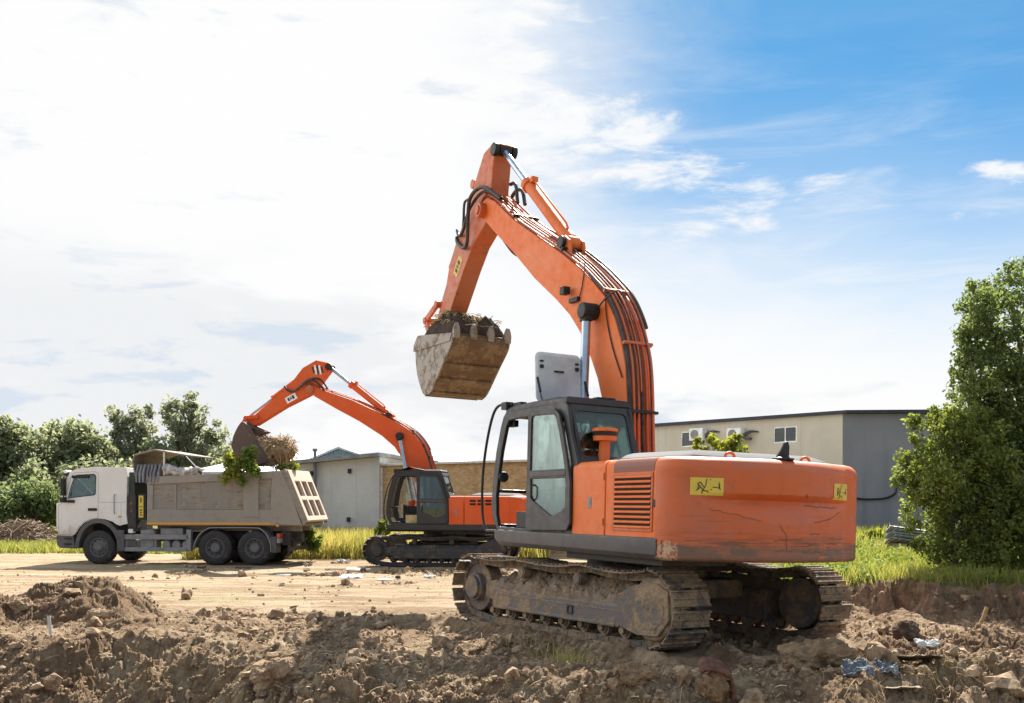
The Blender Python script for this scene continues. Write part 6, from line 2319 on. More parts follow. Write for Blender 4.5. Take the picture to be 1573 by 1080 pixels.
# sapling that shows above the engine hood
Ys = 27.0
sb = []
for px, py, rp in ((1096, 668, 10), (1090, 684, 14), (1108, 690, 12), (1073, 682, 8), (1130, 684, 11), (1132, 668, 6), (1146, 690, 8), (1115, 704, 24), (1100, 730, 26), (1125, 745, 24), (1095, 655, 5), (1150, 705, 10)):
    x, y, z = at(px, py, Ys)
    sb.append((x, y + rng0.uniform(-.3, .3), z, rp / 1573 * Ys))
bx = at(1110, 850, Ys)[0]
make_tree('young_tree', 'yellow-green sapling showing above the engine hood of the large excavator', 'tree', (bx, Ys, gz(bx, Ys)), sb, 130, 22, 0.075, 'sapling', 'bark', 8, 0.035, top=at(1096, 662, Ys), clump=(0.10, 0.20))
# low creeper by the grey wall
Yc = 33.0
cb = []
for px, py, rp in ((1335, 822, 9), (1350, 828, 12), (1330, 840, 13), (1365, 836, 10), (1345, 848, 14), (1320, 850, 12), (1385, 842, 7), (1328, 826, 8)):
    x, y, z = at(px, py, Yc)
    cb.append((x, y + rng0.uniform(-.3, .3), z, rp / 1573 * Yc))
bx = at(1345, 862, Yc)[0]
make_tree('low_bush', 'low yellow-green bush at the foot of the grey wall', 'bush', (bx, Yc, gz(bx, Yc)), cb, 150, 26, 0.06, 'sapling', 'bark', 9, 0.03, clump=(0.12, 0.22))

# far trees on the left
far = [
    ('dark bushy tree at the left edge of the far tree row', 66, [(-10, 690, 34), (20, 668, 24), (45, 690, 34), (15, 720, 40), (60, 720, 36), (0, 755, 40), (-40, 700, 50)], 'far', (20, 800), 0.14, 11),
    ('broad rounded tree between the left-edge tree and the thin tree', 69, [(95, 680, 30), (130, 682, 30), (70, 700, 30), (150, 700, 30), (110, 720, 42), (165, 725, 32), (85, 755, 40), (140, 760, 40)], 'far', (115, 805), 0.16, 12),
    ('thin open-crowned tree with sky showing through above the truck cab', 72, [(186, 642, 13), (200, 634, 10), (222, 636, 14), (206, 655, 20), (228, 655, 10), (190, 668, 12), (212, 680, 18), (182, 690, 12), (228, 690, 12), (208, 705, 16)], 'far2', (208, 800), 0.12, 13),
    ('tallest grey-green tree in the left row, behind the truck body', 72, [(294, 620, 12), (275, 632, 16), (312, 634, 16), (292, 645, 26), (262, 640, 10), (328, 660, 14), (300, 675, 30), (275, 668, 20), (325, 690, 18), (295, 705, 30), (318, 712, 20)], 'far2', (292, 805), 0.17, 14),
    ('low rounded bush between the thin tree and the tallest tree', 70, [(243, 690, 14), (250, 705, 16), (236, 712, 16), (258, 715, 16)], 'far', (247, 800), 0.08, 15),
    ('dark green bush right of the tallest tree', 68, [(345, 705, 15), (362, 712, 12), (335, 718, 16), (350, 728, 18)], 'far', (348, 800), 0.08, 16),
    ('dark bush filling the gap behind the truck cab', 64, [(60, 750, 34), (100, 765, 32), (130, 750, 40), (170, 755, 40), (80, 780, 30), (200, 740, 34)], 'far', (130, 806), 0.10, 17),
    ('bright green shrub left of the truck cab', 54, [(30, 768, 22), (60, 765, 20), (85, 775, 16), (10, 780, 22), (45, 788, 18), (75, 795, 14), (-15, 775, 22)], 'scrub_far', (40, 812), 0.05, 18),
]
for lab, Yf, bl, mt, bs_, tr, sd in far:
    B = []
    for px, py, rp in bl:
        x, y, z = at(px, py, Yf)
        B.append((x, y + rng0.uniform(-1.2, 1.2), z, rp / 1573 * Yf))
    x, y, z = at(bs_[0], bs_[1], Yf)
    g_ = gz(x, Yf)
    area = sum(q[2] ** 2 for q in bl)
    nc = int(50 + area * (0.050 if mt != 'far2' else 0.024))
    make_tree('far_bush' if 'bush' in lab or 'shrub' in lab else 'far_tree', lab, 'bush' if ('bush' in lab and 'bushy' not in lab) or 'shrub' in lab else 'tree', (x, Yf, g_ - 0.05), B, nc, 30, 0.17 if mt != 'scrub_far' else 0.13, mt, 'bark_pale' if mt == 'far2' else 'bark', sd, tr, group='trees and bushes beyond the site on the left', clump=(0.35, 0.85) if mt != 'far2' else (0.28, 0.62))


# torn-out plants lying on the truck's load
def loose_plants(label, px, py, Y, bl, mat, seed, n=40):
    rng = np.random.default_rng(seed)
    cs = []
    ss = []
    for a, b2, rp in bl:
        x, y, z = at(a, b2, Y)
        for k in range(max(3, int(n * rp / 20))):
            d = rng.normal(0, 0.5, 3) * rp / 1573 * Y
            cs.append(np.array([x, y, z]) + d)
            ss.append(rng.uniform(0.08, 0.16))
    base = np.array(at(px, py, Y))
    root = empty('uprooted_plant', base)
    tag(root, label, 'plant')
    v, f = leaves(cs, ss, 16, 0.055, rng)
    mesh_arrays('foliage', v - base, f, LEAF[mat], root)
    m = MB()
    for i in rng.choice(len(cs), min(12, len(cs)), replace=False):
        m.tube([(0, 0, 0), tuple((cs[i] - base) * 0.6 + [0, 0, 0.05]), tuple(cs[i] - base)], 0.012, 5)
    m.build('stem', M['twig'], root)


loose_plants('pale yellow-green plant lying over the side of the truck body', 365, 732, 31.95, [(356, 715, 10), (362, 726, 8), (368, 710, 6), (350, 732, 8), (352, 702, 5)], 'sapling', 31, 60)
loose_plants('dark green leafy plant hanging under the smaller excavator bucket', 384, 726, 32.0, [(382, 712, 10), (385, 698, 8), (376, 704, 7), (388, 722, 9), (380, 694, 5), (372, 738, 5)], 'scrub', 32, 60)
loose_plants('small yellow-green sprig above the tailgate of the truck', 446, 722, 33.0, [(432, 718, 4), (448, 718, 5), (453, 716, 3)], 'sapling', 33, 40)


for i, (lab, px, Y, bl) in enumerate((
        ('broad-leaved green weed growing right behind the truck tail', 478, 34.6, [(478, 822, 9), (470, 836, 8), (486, 838, 9), (492, 826, 6), (474, 812, 5)]),
        ('leafy green weed at the left side of the smaller excavator cab', 588, 36.5, [(588, 806, 6), (592, 815, 7), (582, 818, 6)]))):
    B = []
    for a, b, rp in bl:
        q = at(a, b, Y)
        B.append((q[0], q[1] + rng0.uniform(-.2, .2), q[2], rp / 1573 * Y))
    bx = at(px, 0, Y)[0]
    make_tree('weed', lab, 'plant', (bx, Y, gz(bx, Y)), B, 60, 18, 0.075, 'scrub', 'bark', 70 + i, 0.02, clump=(0.10, 0.18))


# patchy broad-leaved weeds growing through the meadow: a ground cover
def weed_cover():
    rng = np.random.default_rng(17)
    x = rng.uniform(3.8, 15, 9000)
    y = rng.uniform(16.6, 34, 9000)
    g = ground_fields(x, y)
    k = (g[2] > 0.5) & (fbm(x * 0.6, y * 0.6, 4, 37) > 0.52)
    x, y, z = x[k][:1500], y[k][:1500], g[0][k][:1500]
    n = len(x)
    v, f = leaves(np.stack([x, y, z + 0.12], 1), rng.uniform(0.08, 0.22, n), 12, 0.045, rng, 0.8)
    tag(mesh_arrays('weeds', v, f, LEAF['scrub'], None), kind='stuff')


weed_cover()


# grasses: nobody could count them
def grass_field(name, pts, hgt, wid, mat, seed, lean=0.35):
    rng = np.random.default_rng(seed)
    P = np.asarray(pts)
    n = len(P)
    z = ground_fields(P[:, 0], P[:, 1])[0]
    a = rng.uniform(0, 2 * math.pi, n)
    w = wid * rng.uniform(0.6, 1.4, n)
    h = hgt * rng.uniform(0.45, 1.25, n)
    dx, dy = np.cos(a) * w, np.sin(a) * w
    l = rng.uniform(0, 2 * math.pi, n)
    k = h * lean * rng.uniform(0.2, 1.2, n)
    b = np.stack([P[:, 0], P[:, 1], z - 0.02], 1)
    mid = b + np.stack([np.cos(l) * k * 0.35, np.sin(l) * k * 0.35, h * 0.6], 1)
    top = b + np.stack([np.cos(l) * k, np.sin(l) * k, h], 1)
    d = np.stack([dx, dy, np.zeros(n)], 1)
    v = np.stack([b - d, b + d, mid + d * 0.7, top + d * 0.1, top - d * 0.1, mid - d * 0.7], 1).reshape(-1, 3)
    i = np.arange(n)[:, None] * 6
    f = np.concatenate([i + np.array([0, 1, 2, 5]), i + np.array([5, 2, 3, 4])])
    o = mesh_arrays(name, v, f, LEAF[mat], None, False)
    tag(o, kind='stuff')


def scatter(n, x0, x1, y0, y1, seed, dens=None):
    rng = np.random.default_rng(seed)
    N = n * 8
    y = y0 + (y1 - y0) * rng.random(N) ** 1.3
    x = rng.uniform(x0, x1, N)
    if dens is not None:
        k = rng.random(N) < dens(x, y)
        x, y = x[k], y[k]
    return np.stack([x, y], 1)[:n]


def dn_left(x, y):
    g = ground_fields(x, y)[2]
    return g * (0.35 + 0.65 * (fbm(x * 0.7, y * 0.7, 3, 5) > 0.42))


grass_field('tall_grass', scatter(26000, -11.5, 1.8, 35.5, 45.5, 51, dn_left), 0.85, 0.016, 'grass', 61)
grass_field('tall_grass', scatter(22000, -30, -12, 39.5, 56, 52), 0.32, 0.022, 'grass_r', 62, 0.7)


def dn_right(x, y):
    g = ground_fields(x, y)[2]
    return g * (0.06 + 0.94 * smooth(fbm(x * 0.9, y * 0.9, 4, 15), 0.36, 0.60))


grass_field('meadow_grass', scatter(30000, 3.6, 14.5, 16.5, 30, 53, dn_right), 0.24, 0.009, 'grass_r', 63, 0.6)
grass_field('meadow_grass', scatter(9000, 5, 24, 28, 47, 54), 0.38, 0.016, 'grass_r', 64)
tuft = [(at(px, py, 1)[0] * Y + q[0], Y + q[1]) for px, py, Y, n in ((872, 1018, 11.6, 60), (835, 1000, 12.4, 30), (888, 1022, 11.3, 30), (790, 985, 13.0, 14), (1075, 865, 27, 40), (1290, 880, 17, 60)) for q in rng0.normal(0, 0.13, (n, 2))]
grass_field('sparse_grass', np.array(tuft), 0.20, 0.004, 'grass', 65, 0.7)


# ------------------------------------------------------------------ buildings behind the site
def wallmat(name, c1, c2, stain, panel=0.0, sc=0.5, brick=False):
    m, t, b = new_mat(name)
    v = t.obj()
    n1 = t.noise(v, sc, 6, 0.65, 0.3)
    n2 = t.noise(v, 8, 7, 0.7)
    n3 = t.noise(t.mapping(v, scale=(1, 1, 0.10)), 1.6, 6, 0.6)
    c = t.mix(t.ramp(n1, 0.35, 0.65), c1, c2)
    c = t.mix(t.math('MULTIPLY', t.ramp(n3, 0.52, 0.75), 0.55), c, stain)
    c = t.mix(t.math('MULTIPLY', t.ramp(n2, 0.55, 0.75), 0.35), c, stain)
    if brick:
        br = t.add('ShaderNodeTexBrick')
        x, y, z = t.sep(v)
        t.put(br.inputs['Vector'], t.comb(x, z, 0.0))
        br.inputs['Scale'].default_value = 3.0
        br.inputs['Color1'].default_value = (1, 1, 1, 1)
        br.inputs['Color2'].default_value = (0.62, 0.56, 0.5, 1)
        br.inputs['Mortar'].default_value = (0.85, 0.80, 0.72, 1)
        br.inputs['Mortar Size'].default_value = 0.015
        mm = t.add('ShaderNodeMix', data_type='RGBA', blend_type='MULTIPLY')
        mm.inputs[0].default_value = 0.8
        t.put(mm.inputs[6], c)
        t.put(mm.inputs[7], br.outputs[0])
        c = mm.outputs[2]
    if panel:
        x = t.sep(v)[0]
        fr = t.math('FRACT', t.math('DIVIDE', x, panel))
        ln = t.ramp(t.math('ABSOLUTE', t.math('SUBTRACT', fr, 0.5)), 0.485, 0.497)
        c = t.mix(t.math('MULTIPLY', ln, 0.45), c, stain)
    t.put(b.inputs['Base Color'], c)
    b.inputs['Roughness'].default_value = 0.9
    b.inputs['Specular IOR Level'].default_value = 0.2
    t.put(b.inputs['Normal'], t.bump(n2, 0.3, 0.02))
    return m


def corrugated(name, c1, c2):
    m, t, b = new_mat(name)
    v = t.obj()
    n = t.noise(v, 0.8, 5, 0.65)
    t.put(b.inputs['Base Color'], t.mix(t.ramp(n, 0.35, 0.7), c1, c2))
    b.inputs['Roughness'].default_value = 0.55
    w = t.math('SINE', t.math('MULTIPLY', t.sep(v)[0], 42.0))
    t.put(b.inputs['Normal'], t.bump(w, 0.6, 0.03))
    return m


M['concrete'] = wallmat('streaked_concrete', (0.47, 0.48, 0.465), (0.57, 0.57, 0.545), (0.30, 0.295, 0.28), 1.15)
M['brick'] = wallmat('tan_brick', (0.44, 0.31, 0.165), (0.52, 0.375, 0.215), (0.27, 0.19, 0.115), 0, 0.8, True)
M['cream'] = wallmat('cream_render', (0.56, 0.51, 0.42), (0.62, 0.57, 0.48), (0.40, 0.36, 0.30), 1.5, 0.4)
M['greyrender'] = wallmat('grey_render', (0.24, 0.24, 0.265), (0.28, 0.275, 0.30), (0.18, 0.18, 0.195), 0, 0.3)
M['roofblue'] = corrugated('blue_grey_roof_sheet', (0.20, 0.29, 0.38), (0.30, 0.38, 0.46))
M['roofpale'] = corrugated('pale_roof_sheet', (0.42, 0.46, 0.50), (0.55, 0.57, 0.60))
M['roofdark'] = plain('dark_blue_fascia', (0.020, 0.022, 0.040), (0.045, 0.048, 0.075), 3, 0.6)
M['pane'] = plain('dark_window_pane', (0.020, 0.022, 0.026), (0.045, 0.048, 0.052), 2, 0.12, 0, 0, spec=0.6)
M['whiteframe'] = plain('white_window_frame', (0.68, 0.68, 0.66), None, 5, 0.5, 0, 0)


def wall_frame(p0, p1):
    """local frame of a wall: u along it, n out of it (towards the site)"""
    p0, p1 = Vector(p0), Vector(p1)
    u = (p1 - p0)
    L = u.length
    u.normalize()
    n = Vector((u.y, -u.x, 0))
    return p0, u, n, L


def wall_box(m, p0, u, n, a0, a1, w0, w1, z0, z1):
    vs = []
    for a in (a0, a1):
        for w in (w0, w1):
            for z in (z0, z1):
                q = p0 + u * a + n * w
                vs.append((q.x, q.y, z))
    m.add(vs, [(0, 1, 3, 2), (4, 6, 7, 5), (0, 4, 5, 1), (2, 3, 7, 6), (0, 2, 6, 4), (1, 5, 7, 3)])


# grey concrete shed
def shed():
    p0, p1 = (-9.75, 46.0, 0), (-5.85, 45.2, 0)
    P, u, n, L = wall_frame(p0, p1)
    root = empty('concrete_shed', (0, 0, 0))
    tag(root, 'grey streaked concrete shed with a drainpipe behind the tall grass', 'shed')
    zl, zr = at(0, 714, 46.0)[2], at(0, 702, 45.2)[2]
    m = MB()
    vs = []
    for w in (0, -9.0):
        for a, zt in ((0, zl), (L, zr)):
            q = P + u * a + n * w
            vs += [(q.x, q.y, -0.5), (q.x, q.y, zt)]
    m.add(vs, [(0, 1, 3, 2), (4, 5, 7, 6), (0, 4, 5, 1), (2, 3, 7, 6), (1, 3, 7, 5)])
    m.build('wall', M['concrete'], root)
    m = MB()
    vs = []
    for w in (0.45, -9.2):
        for a, zt in ((-0.3, zl - 0.02), (L + 0.12, zr + 0.01)):
            q = P + u * a + n * w
            vs += [(q.x, q.y, zt + 0.005), (q.x, q.y, zt + 0.17)]
    m.add(vs, [(0, 1, 3, 2), (4, 5, 7, 6), (0, 4, 5, 1), (2, 3, 7, 6), (1, 3, 7, 5), (0, 2, 6, 4)])
    rf = m.build('roof', plain('weathered_roof_edge', (0.16, 0.16, 0.17), (0.30, 0.30, 0.30), 2, 0.8), root)
    m = MB()
    a = 1.02
    q = P + u * a + n * 0.16
    m.tube([(q.x, q.y, 0.75), (q.x, q.y, at(0, 690, 46)[2])], 0.065, 10)
    m.tube([(q.x - 0.02, q.y, 0.80), (q.x + 0.3, q.y - 0.02, 0.74)], 0.065, 10)
    m.cyl((q.x, q.y, at(0, 694, 46)[2]), (q.x, q.y, at(0, 690, 46)[2]), 0.10)
    m.build('drainpipe', plain('grey_pipe', (0.10, 0.11, 0.12), None, 4, 0.5), root)
    m = MB()
    pts = []
    for k in range(13):
        t = k / 12
        q = P + u * (0.8 + (L - 0.9) * t) + n * 0.06
        pts.append((q.x, q.y, 0.48 - 0.10 * math.sin(math.pi * t) + (0.25 * max(0, t - 0.9) * 10)))
    m.tube(pts, 0.028, 6)
    m.build('pipe_run', plain('dark_pipe', (0.06, 0.06, 0.07), None, 4, 0.5), root)
    m = MB()
    for a, z in ((0.75, 3.0), (2.55, 3.1), (2.5, 0.95)):
        wall_box(m, P, u, n, a, a + 0.13, 0, 0.14, z, z + 0.2)
    m.build('wall_fitting', M['black'], root)


shed()


def brick_wall():
    p0, p1 = (-5.75, 45.4, 0), (5.2, 37.4, 0)
    P, u, n, L = wall_frame(p0, p1)
    root = empty('brick_building', (0, 0, 0))
    root.location = P
    root.rotation_euler = (0, 0, math.atan2(u.y, u.x))
    tag(root, 'long low tan brick building behind the smaller excavator', 'building')
    zt = 3.42
    m = MB()
    m.box(0, L, 0, 7.0, -0.5, zt)
    m.build('wall', M['brick'], root)
    m = MB()
    m.box(-0.12, L + 0.1, -0.14, 7.1, zt + 0.003, zt + 0.10)
    m.build('roof', plain('pale_coping', (0.42, 0.40, 0.37), None, 3, 0.8), root, 0.01)
    m = MB()
    m.box(-0.08, 0.02, -0.10, -0.003, -0.4, zt - 0.01)
    m.build('corner_post', M['whiteframe'], root)


brick_wall()


def gable(label, pxl, pxr, pxk, yk, yl, yr, Y, depth, mat, cat='building'):
    """gabled building whose ridge runs away from the camera"""
    xl, _, zl = at(pxl, yl, Y)
    xr, _, zr = at(pxr, yr, Y)
    xk, _, zk = at(pxk, yk, Y)
    root = empty('gabled_building', ((xl + xr) / 2, Y, -0.3))
    o = np.array(root.location)
    tag(root, label, cat)
    m = MB()
    f = [(xl, Y, -0.5), (xr, Y, -0.5), (xr, Y, zr), (xk, Y, zk), (xl, Y, zl)]
    m.loft([[tuple(np.array(p) - o) for p in f], [tuple(np.array((p[0], p[1] + depth, p[2])) - o) for p in f]])
    m.build('wall', M['roofblue'], root)
    m = MB()
    for a, b in (((xl - 0.3, zl - 0.1), (xk, zk)), ((xk, zk), (xr + 0.3, zr - 0.1))):
        m.loft([[tuple(np.array((a[0], Y + d, a[1] + 0.01)) - o), tuple(np.array((b[0], Y + d, b[1] + 0.01)) - o), tuple(np.array((b[0], Y + d, b[1] + 0.12)) - o), tuple(np.array((a[0], Y + d, a[1] + 0.12)) - o)] for d in (-0.35, depth)])
    m.build('roof', mat, root)


gable('blue-grey gabled roof rising behind the concrete shed', 478, 575, 521, 690, 708, 708, 62, 12, M['roofpale'])


def slope_roof(label, px0, px1, ytop, ybot, Y, depth, mat):
    x0, x1 = at(px0, 0, Y)[0], at(px1, 0, Y)[0]
    zb = at(0, ybot, Y)[2]
    zt = at(0, ytop, Y + depth)[2]
    root = empty('low_building', ((x0 + x1) / 2, Y, -0.3))
    o = np.array(root.location)
    tag(root, label, 'building')
    m = MB()
    m.loft([[tuple(np.array((x, Y + 0.15, -0.5)) - o), tuple(np.array((x, Y + depth, -0.5)) - o), tuple(np.array((x, Y + depth, zt - 0.08)) - o), tuple(np.array((x, Y + 0.15, zb - 0.05)) - o)] for x in (x0, x1)])
    m.build('wall', M['concrete'], root)
    m = MB()
    m.loft([[tuple(np.array((x, Y - 0.2, zb)) - o), tuple(np.array((x, Y + depth + 0.1, zt)) - o), tuple(np.array((x, Y + depth + 0.1, zt + 0.1)) - o), tuple(np.array((x, Y - 0.2, zb + 0.1)) - o)] for x in (x0 - 0.2, x1 + 0.2)])
    m.build('roof', mat, root)


slope_roof('long pale blue roof behind the tan brick building', 588, 728, 699, 713, 56, 9, M['roofpale'])
slope_roof('low pale roof showing over the truck body', 292, 430, 714, 728, 52, 7, M['roofpale'])
slope_roof('pale sloping roof left of the blue-grey gable', 425, 476, 696, 712, 66, 8, M['roofpale'])


def right_building():
    p0, pc, p1 = Vector((6.2, 58.0, 0)), Vector((15.5, 48.0, 0)), Vector((23.5, 47.4, 0))
    root = empty('industrial_building', pc)
    tag(root, 'cream and grey flat-roofed building with air conditioners on the right', 'building')
    P, u, n, L = wall_frame(p0 - pc, Vector((0, 0, 0)))
    zc = at(0, 636, 48)[2]
    z0 = at(0, 658, 57.2)[2]
    z0 = zc
    m = MB()
    back = Vector((-2.0, 20, 0))
    A, B = p0 - pc, Vector((0, 0, 0))
    C = p1 - pc
    win = []
    for px0, px1, py0, py1 in ((1188, 1224, 655, 680), (1046, 1084, 662, 686)):
        # where the view line meets the wall plane
        r = []
        for px in (px0, px1):
            k = (px - 786.5) / 1573
            # p0 + u t : x = k y
            t = (k * p0.y - p0.x) / (u.x - k * u.y)
            r.append(t)
        ym = p0.y + u.y * (r[0] + r[1]) / 2
        win.append((r[0], r[1], at(0, py1, ym)[2], at(0, py0, ym)[2]))
    hol = [[(a, z), (b, z), (b, z2), (a, z2)] for a, b, z, z2 in win]
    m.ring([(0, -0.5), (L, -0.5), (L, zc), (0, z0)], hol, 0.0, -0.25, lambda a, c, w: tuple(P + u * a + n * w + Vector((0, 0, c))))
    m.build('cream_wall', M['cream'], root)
    m = MB()
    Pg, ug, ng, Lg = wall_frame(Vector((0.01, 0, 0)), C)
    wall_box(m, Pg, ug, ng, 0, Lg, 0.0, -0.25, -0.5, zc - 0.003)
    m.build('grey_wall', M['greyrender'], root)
    m = MB()
    vs = [tuple(A + n * 0.25 + Vector((0, 0, z0 + 0.002))), tuple(B + Vector((0.1, -0.3, zc + 0.002))), tuple(C + Vector((0.2, -0.3, zc + 0.002))), tuple(C + Vector((0, 20, zc + 0.002))), tuple(A + Vector((0, 20, zc + 0.002)))]
    vs2 = [(x, y, z + 0.16) for x, y, z in vs]
    m.loft([vs, vs2])
    m.build('roof', M['roofdark'], root)
    for a, b, z, z2 in win:
        w = MB()
        w.ring([(a - .02, z - .02), (b + .02, z - .02), (b + .02, z2 + .02), (a - .02, z2 + .02)], [[(a + .05, z + .05), ((a + b) / 2 - .03, z + .07), ((a + b) / 2 - .03, z2 - .07), (a + .07, z2 - .07)], [((a + b) / 2 + .03, z + .07), (b - .07, z + .07), (b - .07, z2 - .07), ((a + b) / 2 + .03, z2 - .07)]],
               -0.02, -0.10, lambda q, c, w_: tuple(P + u * q + n * w_ + Vector((0, 0, c))))
        fo = w.build('window', M['whiteframe'], root)
        g = MB()
        g.ring([(a, z), (b, z), (b, z2), (a, z2)], [], -0.06, -0.065, lambda q, c, w_: tuple(P + u * q + n * w_ + Vector((0, 0, c))))
        g.build('pane', M['pane'], fo)
    # air conditioners
    for px, py in ((1078, 668), (1136, 668)):
        k = (px - 786.5) / 1573
        t = (k * p0.y - p0.x) / (u.x - k * u.y)
        ym = p0.y + u.y * t
        zz = at(0, py, ym)[2]
        m = MB()
        wall_box(m, P, u, n, t - 0.45, t + 0.42, 0.12, 0.50, zz - 0.32, zz + 0.32)
        ac = m.build('air_conditioner', M['whiteframe'], root, 0.02)
        f = MB()
        c0 = P + u * (t - 0.10) + n * 0.503 + Vector((0, 0, zz))
        f.cyl(tuple(c0), tuple(c0 + n * 0.012), 0.25, seg=24)
        f.build('fan_grille', M['grey'], ac)
        f = MB()
        wall_box(f, P, u, n, t + 0.5, t + 0.75, 0.0, 0.3, zz - 0.28, zz - 0.2)
        for q in range(3):
            f.tube(spline([tuple(P + u * (t + 0.42) + n * 0.3 + Vector((0, 0, zz - .2 + .1 * q))), tuple(P + u * (t + 0.8) + n * 0.25 + Vector((0, 0, zz + .05 + .05 * q))), tuple(P + u * (t + 1.15) + n * 0.02 + Vector((0, 0, zz + .1)))]), 0.03, 6)
        f.build('bracket', M['archplastic'], ac)
    # cable run sagging along the grey wall
    m = MB()
    zq = at(0, 766, 47.8)[2]
    m.tube(spline([tuple(Pg + ug * a + ng * 0.08 + Vector((0, 0, zq + dz))) for a, dz in ((0.3, 0.05), (1.0, -0.03), (1.8, 0.0), (2.2, 0.12), (2.4, 0.30), (2.45, 0.7))]), 0.05, 6)
    m.build('cable_run', M['black'], root)


right_building()

# ------------------------------------------------------------------ odds and ends on the ground


def brush_pile():
    rng = np.random.default_rng(61)
    Y = 48.0
    x0 = at(35, 0, Y)[0]
    base = np.array((x0, Y, gz(x0, Y)))
    root = empty('brush_pile', base)
    tag(root, 'heap of dry grey-pink cut branches left of the truck', 'brush pile')
    m = MB()
    for k in range(620):
        cx = rng.normal(0, 1.35)
        h = max(0.05, 1.15 * math.exp(-(cx / 1.5) ** 2) * rng.uniform(0.2, 1.0))
        c = np.array([cx, rng.normal(0, 0.7), h])
        a = rng.uniform(0, 6.28)
        l = rng.uniform(0.25, 0.95)
        d = np.array([math.cos(a), math.sin(a), rng.normal(0.1, 0.35)])
        m.tube([tuple(c - d * l / 2), tuple(c + [0, 0, 0.05]), tuple(c + d * l / 2)], rng.uniform(0.012, 0.035), 4)
    tag(m.build('branches', M['twig'], root, label='tangled dry branches'), kind='stuff')
    nx, ny = 60, 30
    X, T = np.meshgrid(np.linspace(-3.2, 3.2, nx), np.linspace(-1.6, 1.6, ny))
    z = 0.85 * np.exp(-(X / 1.6) ** 2 - (T / 1.0) ** 2) + 0.3 * (fbm(X * 2, T * 2, 4, 9) - 0.5) - 0.1
    idx = np.arange(nx * ny).reshape(ny, nx)
    f = np.stack([idx[:-1, :-1], idx[:-1, 1:], idx[1:, 1:], idx[1:, :-1]], -1).reshape(-1, 4)
    mesh_arrays('earth_core', np.stack([X.ravel(), T.ravel(), z.ravel()], 1), f, M['clod'], root, True)


brush_pile()


def sheets():
    Y = 27.5
    x, y, z = at(1402, 858, Y)
    g = gz(x, Y)
    root = empty('sheet_stack', (x, Y, g))
    tag(root, 'stack of grey corrugated roofing sheets lying in the grass', 'roofing sheets')
    mt = corrugated('grey_roofing_sheet', (0.36, 0.38, 0.42), (0.50, 0.52, 0.55))
    rng = random.Random(4)
    for k in range(5):
        m = MB()
        n = 28
        a = -0.10 + rng.uniform(-0.12, 0.12)
        ca, sa = math.cos(a), math.sin(a)
        r0, r1 = [], []
        for i in range(n + 1):
            v = -0.45 + 0.9 * i / n
            zz = 0.018 * math.sin(i * 1.6) + 0.10 + k * 0.075
            for rr, uu, lift in ((r0, -0.66, 0.18), (r1, 0.66 + rng.uniform(-.0, .0), 0.0)):
                rr.append((uu * ca - v * sa + 0.1 * (k % 2), uu * sa + v * ca, zz + lift - v * 0.22))
        m.loft([r0, r1], closed=False, cap=False)
        o = m.build('corrugated_sheet', mt, root)
        s_ = o.modifiers.new('thick', 'SOLIDIFY')
        s_.thickness = 0.012
    m = MB()
    m.box(-0.5, -0.35, -0.5, 0.5, -0.05, 0.2)
    m.box(0.3, 0.45, -0.5, 0.5, -0.05, 0.12)
    m.build('bearer', M['twig'], root)


sheets()


def clod_thing(label, px, py, Y, r, mat, seed, flat=(1, 1, 0.75), sub=5, cat='clod'):
    rng = np.random.default_rng(seed)
    v, f = ico(sub)
    v = lumpy(v, rng, 0.55, 1.3)
    v = v * (1 + 0.22 * (fbm(v[:, 0] * 4 + v[:, 2] * 3, v[:, 1] * 4 - v[:, 2] * 3, 5, seed, 0.65) - 0.5) - 0.22 * np.abs(fbm(v[:, 0] * 3 - v[:, 2] * 4, v[:, 1] * 5 + v[:, 2] * 2, 3, seed + 5) - 0.5))[:, None]
    v = v * r * np.array(flat)
    x = at(px, py, Y)[0]
    o = mesh_arrays('soil_clod', v, f, mat, None, False)
    o.location = (x, Y, gz(x, Y) + r * flat[2] * 0.45)
    tag(o, label, cat, 'large clods on the dug ground')


clod_thing('large tan lump of earth behind the blue plastic scraps', 1262, 1010, 10.9, 0.31, M['clod_tan'], 3, (1.25, 0.8, 0.72))
clod_thing('dark angular lump of earth near the rear of the right track', 1393, 965, 14.2, 0.17, M['clod_grey'], 5, (1.0, 1, 1.0))
clod_thing('grey-brown rounded lump at the middle of the front bank', 430, 1010, 11.4, 0.23, M['clod'], 7, (1.15, 0.8, 0.8))
clod_thing('long brown lump lying on the front bank left of the rounded lump', 232, 1005, 11.2, 0.22, M['clod'], 9, (1.6, 0.7, 0.55))
clod_thing('reddish rounded lump at the foot of the left earth mound', 148, 925, 14.9, 0.20, M['clod'], 11, (1.1, 0.8, 0.8))
clod_thing('pale lump of earth below the large excavator track', 985, 1042, 10.2, 0.16, M['clod_tan'], 13, (1.3, 0.8, 0.75))
clod_thing('lump perched on the left shoulder of the earth mound', 32, 905, 15.6, 0.17, M['clod'], 17, (1.0, 0.9, 0.8))


